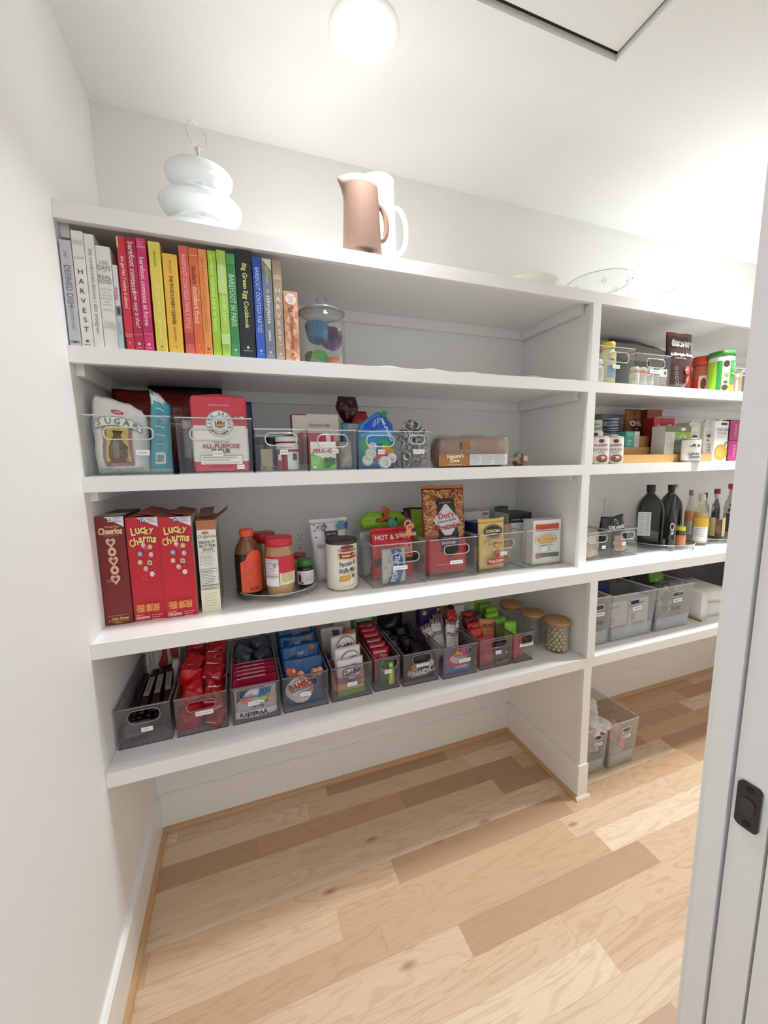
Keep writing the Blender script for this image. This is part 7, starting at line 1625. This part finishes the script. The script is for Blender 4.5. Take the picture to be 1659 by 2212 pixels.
bag('pasta_bag', 'black pasta bag folded over in the right small bin', b2 - a2 - .010, h2 + .045, .10, '#1c2422', ((a2 + b2) / 2, .125, z + .004), 0, None, 243, .22, True, lambda a, w, h: (a.text('DELVERDE', 0, h * .72, .015, '#dfe2e0', bold=.05, w=w * .75), a.disc(w * .05, h * .86, .012, .013, '#c9ceca', 16), a.disc(w * .05, h * .86, .009, .010, '#2a3230', 16), a.disc(-w * .02, h * .30, w * .26, h * .22, '#b98f78', 18)), 'bag', rough=.2, top=[(0, 0), (.5, -.004), (1, .006)])
def ttable(label, u0, u1, vb, zt=z):
    a = onz(u0, vb - 22, zt); b = onz(u1, vb - 22, zt); c = onz((u0 + u1) / 2, vb, zt)
    r = (b.x - a.x) / 2 * .5 + .0; return a, b, c
DARKG = M('#151f0c', .16, coat=.2); 
t1x, t1y, t1r = 2.225, .160, .150
zt1 = turntable('clear turntable of olive oil bottles', t1x, t1y, z, t1r)
def oilbottle(label, x, y, zb_, w, h, col, rz=0, art=None, cap='#11130f', d=.085, group=None, lab=None):
    t = thing('oil_bottle', label, 'bottle', (x, y, zb_), rz, group); rings = []
    bm = NB(); n = 32
    prof = [(.94, 0), (1, .02), (1, .55), (.97, .62), (.86, .70), (.62, .78), (.36, .84), (.27, .87), (.27, .90)]
    for k_, v in prof:
        ring = []
        for i in range(n):
            a = 2 * PI * i / n; ca, sa = math.cos(a), math.sin(a); e = .45 if v < .7 else .45 + (v - .7) * 3.5; e = min(e, 1)
            if v < .8: px, py = k_ * w / 2, k_ * d / 2
            else: px = py = k_ * w / 2
            ring.append(bm.verts.new((math.copysign(abs(ca) ** e, ca) * px, math.copysign(abs(sa) ** e, sa) * py, v * h)))
        rings.append(ring)
    for p, q in zip(rings, rings[1:]):
        for i in range(n): bm.faces.new((p[i], p[(i + 1) % n], q[(i + 1) % n], q[i])).smooth = True
    bm.faces.new(rings[0][::-1]); bm.faces.new(rings[-1]); part('bottle_body', bm, col, t)
    bm = NB(); r = w * .165; lathe(bm, [(r, h * .885), (r, h * .995), (r * .94, h), (0, h)], 28, cap=False, ripple=.01, rn=22); part('cap', bm, M(cap, .4), t)
    if art: a = Art(lambda X, Y, Z: Vector((X, Y - d / 2 - .001, Z)), fine=.02); art(a, w, h); a.done(t, 'label')
    return t
x_, rj, _h = rspan(1378, 1433, 1047, .16, zt1)
oilbottle('big dark green olive oil jug with a white label, left one', x_ - .022, .16 , zt1, rj * 2.2, _h, DARKG, math.radians(-42), lambda a, w, h: (a.rect(-w * .49, h * .16, -w * .02, h * .56, '#d4d4d2'), a.lines(-w * .46, -w * .22, h * .53, 18, h * .020, '#6d6d6c', h=.0013), a.lines(-w * .20, -w * .05, h * .53, 18, h * .020, '#6d6d6c', h=.0013, seed=3)), group='olive oil jugs')
x_, rj, _h = rspan(1429, 1477, 1047, .215, zt1)
oilbottle('big dark green olive oil jug behind the slim black bottle', x_ - .02, .225, zt1, rj * 2.1, _h, M('#1c250b', .16, coat=.2), math.radians(-42), lambda a, w, h: (a.ring(w * .12, h * .50, .008, .010, '#8a8f88', 14, 1.6),), group='olive oil jugs')
def slim(name, label, x, y, zb_, r, h, col, prof, capc=None, capz=.9, art=None, group=None, capr=None, liquid=None, lz=.6):
    t = thing(name, label, 'bottle', (x, y, zb_), 0, group)
    bm = NB(); lathe(bm, [(k_ * r, v * h) for k_, v in prof], 32); part('bottle_body', bm, col, t, True)
    if liquid:
        bm = NB(); P = [(k_ * r * .93, max(v * h, .003)) for k_, v in prof if v <= lz]; P.append((P[-1][0], lz * h)); lathe(bm, P, 28); part('liquid', bm, M(liquid, .15, coat=.3), t, True)
    if capc:
        cr = capr or prof[-1][0] * r * 1.12
        bm = NB(); lathe(bm, [(cr, capz * h), (cr, h - .001), (cr * .93, h), (0, h)], 28, cap=False); part('cap', bm, M(capc, .3), t)
    if art: a = Art(wrap(r * 1.003, a0=turn(x, y)), fine=.006); art(a, r, h); a.done(t, 'label')
    return t
WINE = [(.92, 0), (1, .015), (1, .55), (.9, .63), (.5, .72), (.36, .78), (.34, .98)]
xs_, r, _h = rspan(1437.5, 1455.5, 1065, .060, zt1)
slim('oil_bottle', 'slim black bottle with a gold neck and white script', xs_, .060, zt1, r * 1.15, _h, M('#0b0d0c', .08, coat=.6), [(.92, 0), (1, .015), (1, .50), (.92, .58), (.62, .66), (.52, .72), (.5, .985)], None, art=lambda a, r, h: (a.ring(0, h * .40, .006, .0085, '#dcdcda', 14, 2.0), a.ring(.001, h * .30, .003, .005, '#dcdcda', 12, 2.4), a.grid(-r * .8, h * .02, r * .8, h * .06, '#8aa04a', 6), a.poly([(-r * .3, h * .24), (r * .3, h * .28), (r * .1, h * .31)], '#dcdcda')))
bm = NB(); lathe(bm, [(r * .56, _h * .74), (r * .56, _h * .90), (r * .52, _h * .905), (r * .52, _h * 1.0), (0, _h * 1.0)], 28, cap=False)
o = part('neck_foil', bm, M('#b08a4e', .3, metal=.5), bpy.data.objects['oil_bottle.002'] if 'oil_bottle.002' in bpy.data.objects else None)
x_, rj, _h = rspan(1456, 1478, 1137, .075, zt1)
spread_jar('tiny jar with a yellow cap and an orange label', x_, .075, zt1, rj * 1.15, _h, '#d9cf2a', '#4a4420', lambda a, r, h: (a.grid(-r * 1.3, h * .06, r * 1.3, h * .56, '#e08a5c', 12), a.lines(-r * .8, r * .8, h * .48, 4, .006, '#a84a2a', h=.0016)), lid=.018)
x_, rj, _h = rspan(1453, 1471, 1045, .27, zt1)
slim('vinegar_bottle', 'tall clear bottle of golden oil behind the olive oil jugs', x_ - .03, .27, z + .001, .024, _h + .01, GLASS, WINE, '#b8a27a', .93, liquid='#a8843a', lz=.72)
t2x, t2y, t2r = 2.555, .165, .148
zt2 = turntable('clear turntable of dressing and vinegar bottles', t2x, t2y, z, t2r)
def onT(u0, u1, vt, y): return rspan(u0, u1, vt, y, zt2)
DRS = [(.90, 0), (1, .02), (1, .50), (.85, .60), (.52, .70), (.40, .76), (.38, .97)]
x_, r, h_ = onT(1490, 1528, 1067, .085)
slim('dressing_bottle', 'glass bottle of pale yellow dressing with a yellow label', x_, .085, zt2, r * .96, h_, clear('bottle_glass', '#f6f4e8', .05, '#f2eccc', .25), DRS, '#cfc9ba', .86, art=lambda a, r, h: (a.grid(-r * 1.2, h * .05, r * .9, h * .34, '#e9e7e2', 12), a.grid(-r * 1.2, h * .34, r * 1.2, h * .53, '#e3b23c', 12), a.lines(-r * .9, r * .5, h * .30, 6, .007, '#8a8780', h=.0013)), liquid='#d8b65c', lz=.62)
x_, r, h_ = onT(1474, 1499, 1058, .20)
slim('dressing_bottle', 'glass bottle with an orange label, left rear of the dressings', x_, .20, zt2, r * 1.0, h_, clear('bottle_glass2', '#f2efe8', .05, '#d9cfc0', .25), DRS, '#9a7a5a', .88, art=lambda a, r, h: (a.grid(-r * 1.3, h * .06, r * 1.2, h * .34, '#cfcac4', 12), a.grid(-r * 1.3, h * .34, r * 1.2, h * .55, '#d98a5c', 12), a.lines(-r, r * .8, h * .30, 5, .008, '#8a8078', h=.0014)), liquid='#b9a890', lz=.45)
x_, r, h_ = onT(1524, 1564, 1067, .125)
slim('dressing_bottle', 'clear glass bottle half full of amber vinaigrette', x_, .125, zt2, r * .98, h_, GLASS, DRS, '#cfcfcb', .9, art=lambda a, r, h: (a.grid(-r * 1.3, h * .06, -r * .35, h * .48, '#d9cd8c', 8), a.grid(r * .45, h * .06, r * 1.2, h * .48, '#d9cd8c', 8)), liquid='#7a4218', lz=.42)
x_, r, h_ = onT(1557, 1587, 1045, .195)
slim('sauce_bottle', 'dark sauce bottle with a red cap and white label', x_, .195, zt2, r * .95, h_, clear('bottle_glass3', '#e9e9e6', .05, '#b9b6ae', .3), DRS, '#cf2440', .90, capr=r * .55, art=lambda a, r, h: (a.grid(-r * 1.2, h * .40, r * 1.2, h * .66, '#e4ddd0', 12), a.poly([(-r * .5, h * .55), (0, h * .63), (r * .5, h * .55), (0, h * .58)], '#2a2624'), a.grid(-r * .6, h * .44, r * .8, h * .50, '#c03030', 8)), liquid='#1a1210', lz=.40)
x_, r, h_ = onT(1533, 1552, 1056, .255)
slim('sauce_bottle', 'dark bottle with a maroon cap at the back of the dressings', x_, .255, zt2, r * 1.05, h_, M('#241815', .12, coat=.5), DRS, '#a01c34', .86, capr=r * .75)
x_, r, h_ = onT(1518, 1531, 1066, .285)
slim('sauce_bottle', 'thin bottle with a dark green cap behind the clear vinaigrette', x_ - .02, .285, zt2, .019, h_ + .005, clear('bottle_glass4', '#e6ebe2', .05, '#c4c9bb', .35), WINE, '#2a3a24', .88)
zt3 = turntable('clear turntable at the right edge of the oil shelf, by the doorway', 2.87, .19, z, .145)
x_, rj, _h = rspan(1583, 1606, 1062, .13, zt3)
slim('sauce_bottle', 'black bottle with a bright yellow label, by the doorway', x_, .13, zt3, .034, _h, M('#17171a', .12, coat=.5), [(.92, 0), (1, .02), (1, .62), (.85, .74), (.6, .82), (.55, .98)], '#1a1a1c', .88, art=lambda a, r, h: (a.grid(-r * 1.4, h * .06, r * 1.3, h * .44, '#d8cf2a', 14), a.lines(-r, r, h * .36, 4, .012, '#5a5a20', h=.003)))

# ================================================================== right bay, frosted bins
z = Z5
def frosted(label, pts, tagt, h, d, taper=.10, slots=True, content=None):
    x0, x1, y = pts
    t = thing('frosted_bin', label, 'storage bin', ((x0 + x1) / 2, y, z0_ + .0006), 0, 'frosted plastic bins'); W = (x1 - x0) / 2; th = .0022
    bm = NB()
    for a in ((-W, -W + th, th, d), (W - th, W, th, d), (-W + th, W - th, d - th, d)): box(bm, a[0], a[1], a[2], a[3], th, h - .001)
    box(bm, -W, W, 0, d, 0, th)
    gw, gh = W * .62, h * .085; gx, gz = W * .12, h * .80
    inner = [(gx + p[0], gz + p[1]) for p in rrect(gw, gh, gh * .5, 6)]; n = len(inner); outer = []
    zlo = h * .42 if slots else th
    for px, pz in inner:
        dx, dz = px - gx, pz - gz
        kx = ((W - gx) if dx > 0 else (-W - gx)) / dx if abs(dx) > 1e-6 else 1e9
        kz = ((h - gz) if dz > 0 else (zlo + .10 * h - gz)) / dz if abs(dz) > 1e-6 else 1e9
        k = min(kx, kz); outer.append((gx + dx * k, gz + dz * k))
    zl = zlo + .10 * h
    for c in ((-W, zl), (W, zl), (W, h), (-W, h)):
        i = min(range(n), key=lambda q: (outer[q][0] - c[0]) ** 2 + (outer[q][1] - c[1]) ** 2); outer[i] = c
    V = [[bm.verts.new((p[0], yy, p[1])) for p in lst] for yy, lst in ((0, outer), (0, inner), (th, inner), (th, outer))]
    for A, B_ in ((0, 1), (1, 2), (2, 3)):
        for i in range(n): bm.faces.new((V[A][i], V[A][(i + 1) % n], V[B_][(i + 1) % n], V[B_][i]))
    if slots:   # five upright slots under the grip
        xs = [gx + (q - 2) * .0125 for q in range(5)]; sw = .0028; s0, s1 = h * .44, zl
        edges = [-W] + [e for q in xs for e in (q - sw, q + sw)] + [W]
        for q in range(0, len(edges), 2): box(bm, edges[q], edges[q + 1], 0, th, th, zl)
        for q in xs: box(bm, q - sw, q + sw, 0, th, th, s0)
    else: box(bm, -W, W, 0, th, th, zl)
    def tp(bm):
        for v in bm.verts:
            k = 1 - taper * (1 - v.co.z / h); v.co.x *= k; v.co.y = d / 2 + (v.co.y - d / 2) * k
    tp(bm); part('tub', bm, FROST, t)
    bm = NB(); e = .0008
    for a in ((-W - e, -W + th + e, 0, d), (W - th - e, W + e, 0, d), (-W + th, W - th, -e, th + e), (-W + th, W - th, d - th, d)): box(bm, a[0], a[1], a[2], a[3], h - .001, h + .0015)
    tube(bm, [(gx + p[0], -.001, gz + p[1]) for p in rrect(gw + .005, gh + .005, gh * .5, 6)], .0016, 6, closed=True)
    for q in range(int((2 * W - .02) / .0045)):
        xx = -W + .012 + q * .0045; tube(bm, [(xx, -.0006, .006), (xx, -.0006, h * .30)], .0009, 5)
    tp(bm); part('ribs_and_rim', bm, FROSTR, t)
    if tagt:
        tagt = None
        a = Art(off=.0012, step=.0004); tx = gx + .002; tz = h * .66
        a.rect(tx - .026, tz - .008, tx + .026, tz + .008, '#f5f4f1').rect(tx - .018, tz - .002, tx + .018, tz + .0022, '#8d8a87')
        a.fn = lambda X, Y, Z: Vector((X, Y + d / 2 * taper * (1 - Z / h), Z)); a.done(t, 'tag')
    return t
z0_ = z
a, b, h_ = span(1313, 1405, 1262, -.005, z)
fx0 = DX[4] + .006
frosted('narrow frosted bin squeezed against the upright, on the snack bin level', (fx0, a + .004, -.01), 'BAGS', .205, .33, .06)
J2w = b - a + .012
frosted('frosted bin with white nitrile glove boxes showing through', (a + .007, a + J2w + .004, -.012), 'DISPOSABLE', .200, .33, .08, slots=False)
a3, b3, h3 = span(1408, 1489, 1246, -.02, z)
frosted('frosted bin of white plastic cutlery, right of the glove boxes', (a + J2w + .008, b3 + .026, -.012), 'CUTLERY', .200, .33, .08)
def glove(a_, w, h):
    a_.rect(-w * .42, h * .84, w * .05, h * .88, '#8d98a6').lines(-w * .42, w * .1, h * .76, 3, .010, '#b0b6bd', h=.0015).rect(-w * .42, h * .40, -w * .18, h * .60, '#e0a878').rect(-w * .45, h * .05, w * .42, h * .34, '#9c9d9f')
carton('glove_box', 'white disposable glove box in the frosted bin, left one', a + .018, a + .018 + J2w * .40, .012, .06, z + .0045, .160, '#e2e4e2', 'box', art=glove, group='glove boxes')
carton('glove_box', 'white disposable glove box in the frosted bin, right one', a + .022 + J2w * .42, a + J2w - .014, .012, .06, z + .0045, .160, '#e4e5e0', 'box', art=lambda A, w, h: (A.rect(-w * .48, h * .80, w * .0, h * .98, '#2b2f63'), A.text('premier', w * .08, h * .86, .010, '#3c3f5a', bold=.02), A.rect(-w * .40, h * .42, -w * .2, h * .60, '#d88a5c'), A.rect(-w * .3, h * .05, w * .3, h * .36, '#9c9d9f')), group='glove boxes')
carton('glove_box', 'purple-blue box lying at the top of the glove bin', a + .02, a + J2w * .6, .13, .10, z + .0045, .20, '#35306f', 'box')
carton('paper_box', 'grey-white box at the back of the glove bin', a + .03, a + J2w * .42, .24, .06, z + .0045, .235, '#a9a7a4', 'box')
bag('paper_bag', 'tan paper bag inside the narrow frosted bin', .035, .17, .10, '#b59f8a', ((fx0 + a) / 2 + .002, .10, z + .0045), 0, None, 251, .2, True, None, 'bag', rough=.6)
cx0, cx1 = a + J2w + .018, b3 + .014
bag('cutlery_bag', 'dark film bag lining the bin of white plastic cutlery', cx1 - cx0 - .006, .175, .09, '#4b4e54', ((cx0 + cx1) / 2, .085, z + .0045), 0, None, 252, .2, True, None, 'bag', rough=.3)
rc = random.Random(21)
def cutlery(label, x, y, zz, rot, kind):
    t = thing('plastic_fork' if kind else 'plastic_spoon', label, 'cutlery', (x, y, zz), 0, 'white plastic cutlery', rot)
    bm = NB(); tube(bm, [(0, 0, -.045), (0, -.001, -.02), (0, 0, .015)], .003, 6, ry=.0016); part('handle', bm, M('#cfd0d0', .3), t)
    bm = NB()
    if kind:
        for q in (-1.5, -.5, .5, 1.5): tube(bm, [(q * .0015, 0, .014), (q * .0036, -.001, .026), (q * .0034, .001, .045)], .0012, 5)
        part('tines', bm, M('#cfd0d0', .3), t)
    else: lathe(bm, [(0, -.002), (.006, 0), (.0095, .004)], 16, cap=False, sy=1.5); [setattr(v, 'co', Vector((v.co.x, v.co.z - .002, v.co.y + .028))) for v in bm.verts]; part('spoon_bowl', bm, M('#cfd0d0', .3), t)
for q in range(14):
    cutlery('white plastic utensil lying against the front of the cutlery bin', cx0 + .02 + rc.random() * (cx1 - cx0 - .045), .012 + rc.random() * .012, z + .055 + rc.random() * .125, (rc.uniform(-.2, .2), rc.uniform(-1.5, 1.5), rc.uniform(-.2, .2)), q % 3 != 0)
bag('herb_bag', 'bright green bag on top of the cutlery bin', .07, .055, .03, '#5f9a2c', ((cx0 + cx1) / 2 + .02, .10, z + .178), 0, (math.radians(-20), .2, 0), 255, .5, False, None, 'bag', rough=.3)
bag('herb_bag', 'olive green bag lying right of the bright green one', .06, .05, .03, '#7d8a3c', ((cx0 + cx1) / 2 + .075, .12, z + .182), 0, (math.radians(-30), .4, 0), 256, .5, False, None, 'bag', rough=.4)
for q in range(2):
    bag('trash_bag_roll', ['black plastic bag roll at the back of the glove bin', 'black plastic bag roll at the back of the cutlery bin'][q], .08, .10, .06, '#101012', (a + J2w * (.70 + q * .9), .275, z + .135), 0, None, 257 + q, .4, False, None, 'bag', rough=.2)
# napkin packs
nx0 = Xat(1497, .03, z)
def napkins(label, x0, x1, y, d, zz, h, rz=0, seed=1):
    t = thing('napkin_pack', label, 'napkins', ((x0 + x1) / 2, y, zz + .0006), rz, 'packs of white paper goods')
    bm = NB(); box(bm, -(x1 - x0) / 2, (x1 - x0) / 2, 0, d, 0, h); bevel(bm, min(.012, h * .3), 3)
    bmesh.ops.subdivide_edges(bm, edges=bm.edges[:], cuts=2, use_grid_fill=True)
    for v in bm.verts:
        nn = noise.noise(v.co * 18 + Vector((seed, 0, 0))); v.co += Vector((nn * .004, nn * .004, nn * .003 if v.co.z > .01 else 0))
    part('paper_stack', bm, M('#e6e4df', .6), t, True)
    return t
napkins('upright white paper pack right of the cutlery bin', nx0 + .012, nx0 + .060, .01, .22, z, .130, 0, 2)
napkins('lower folded white napkin pack near the doorway', nx0 + .070, nx0 + .25, .02, .22, z, .062, math.radians(-6), 3)
napkins('upper folded white napkin pack, tilted on the lower one', nx0 + .072, nx0 + .245, .03, .20, z + .064, .055, math.radians(-9), 4)
bm = NB(); box(bm, nx0 + .004, nx0 + .011, -.002, .16, z + .0006, z + .006)
o = part('wooden_skewer', bm, M('#9c8a3c', .6)); tag(o, 'thin wooden stick lying under the upright white paper pack', 'skewer')
carton('black_bin', 'large black box filling the dark back corner by the doorway', nx0 + .02, nx0 + .72, .25, .10, z, .235, '#121214', 'box', art=lambda A, w, h: A.rect(-w * .3, h * .45, w * .1, h * .85, '#1c1c20'), rough=.5)

# ================================================================== floor bins with plastic bags
z0_ = 0
p = onz(1307, 1665.8, 0); q_ = onz(1368, 1645, 0)
bw = .135
frosted('tall frosted bin on the floor against the upright', (p.x - bw + .004, p.x + .004, p.y - .004), 'BAGS', .215, .26, .10)
frosted('tall frosted bin on the floor stuffed with white and pink bags, right one', (p.x + .010, q_.x + .012, q_.y - .006), 'PLASTIC BAGS', .215, .26, .10, slots=False)
rb = random.Random(5)
def crumple(label, x, y, zz, s, col, seed, name='plastic_bag', cat='plastic bag'):
    bm = NB(); bmesh.ops.create_icosphere(bm, subdivisions=4, radius=1)
    for v in bm.verts:
        n_ = v.co.normalized(); k = 1 + .35 * noise.noise(n_ * 2.2 + Vector((seed, 0, 0))) + .22 * abs(noise.noise(n_ * 5 + Vector((0, seed, 0)))) + .10 * noise.noise(n_ * 12 + Vector((0, 0, seed)))
        v.co = Vector((n_.x * s[0] * k, n_.y * s[1] * k, n_.z * s[2] * k))
    o = part(name, bm, M(col, .4), None, True, (x, y, zz)); return tag(o, label, cat, 'crumpled plastic shopping bags')
ax = p.x - bw / 2 + .004; bx = (p.x + .010 + q_.x + .012) / 2
crumple('crumpled white shopping bag with grey folds, heaped highest above the floor bins', ax + .030, .125, .245, (.055, .085, .05), '#d6d2d2', 1)
crumple('crumpled white shopping bag in front of the heap above the floor bins', ax + .018, .05, .205, (.045, .06, .035), '#e2dedd', 4)
crumple('crumpled red shopping bag between the white ones above the floor bins', ax + .028, .06, .192, (.046, .055, .022), '#a81c2c', 7)
crumple('crumpled greyish shopping bag low in the left floor bin', ax, .06, .13, (.034, .06, .05), '#b9b6b6', 9)
crumple('pink-tinted shopping bag inside the right floor bin', bx - .012, .05, .13, (.030, .06, .05), '#d9a9ae', 11)
crumple('white shopping bag at the bottom of the right floor bin', bx, .07, .055, (.030, .06, .036), '#e0dddc', 13)
crumple('white shopping bag hanging over the edge between the floor bins', ax + .058, .02, .212, (.030, .035, .018), '#dcd9d9', 15)
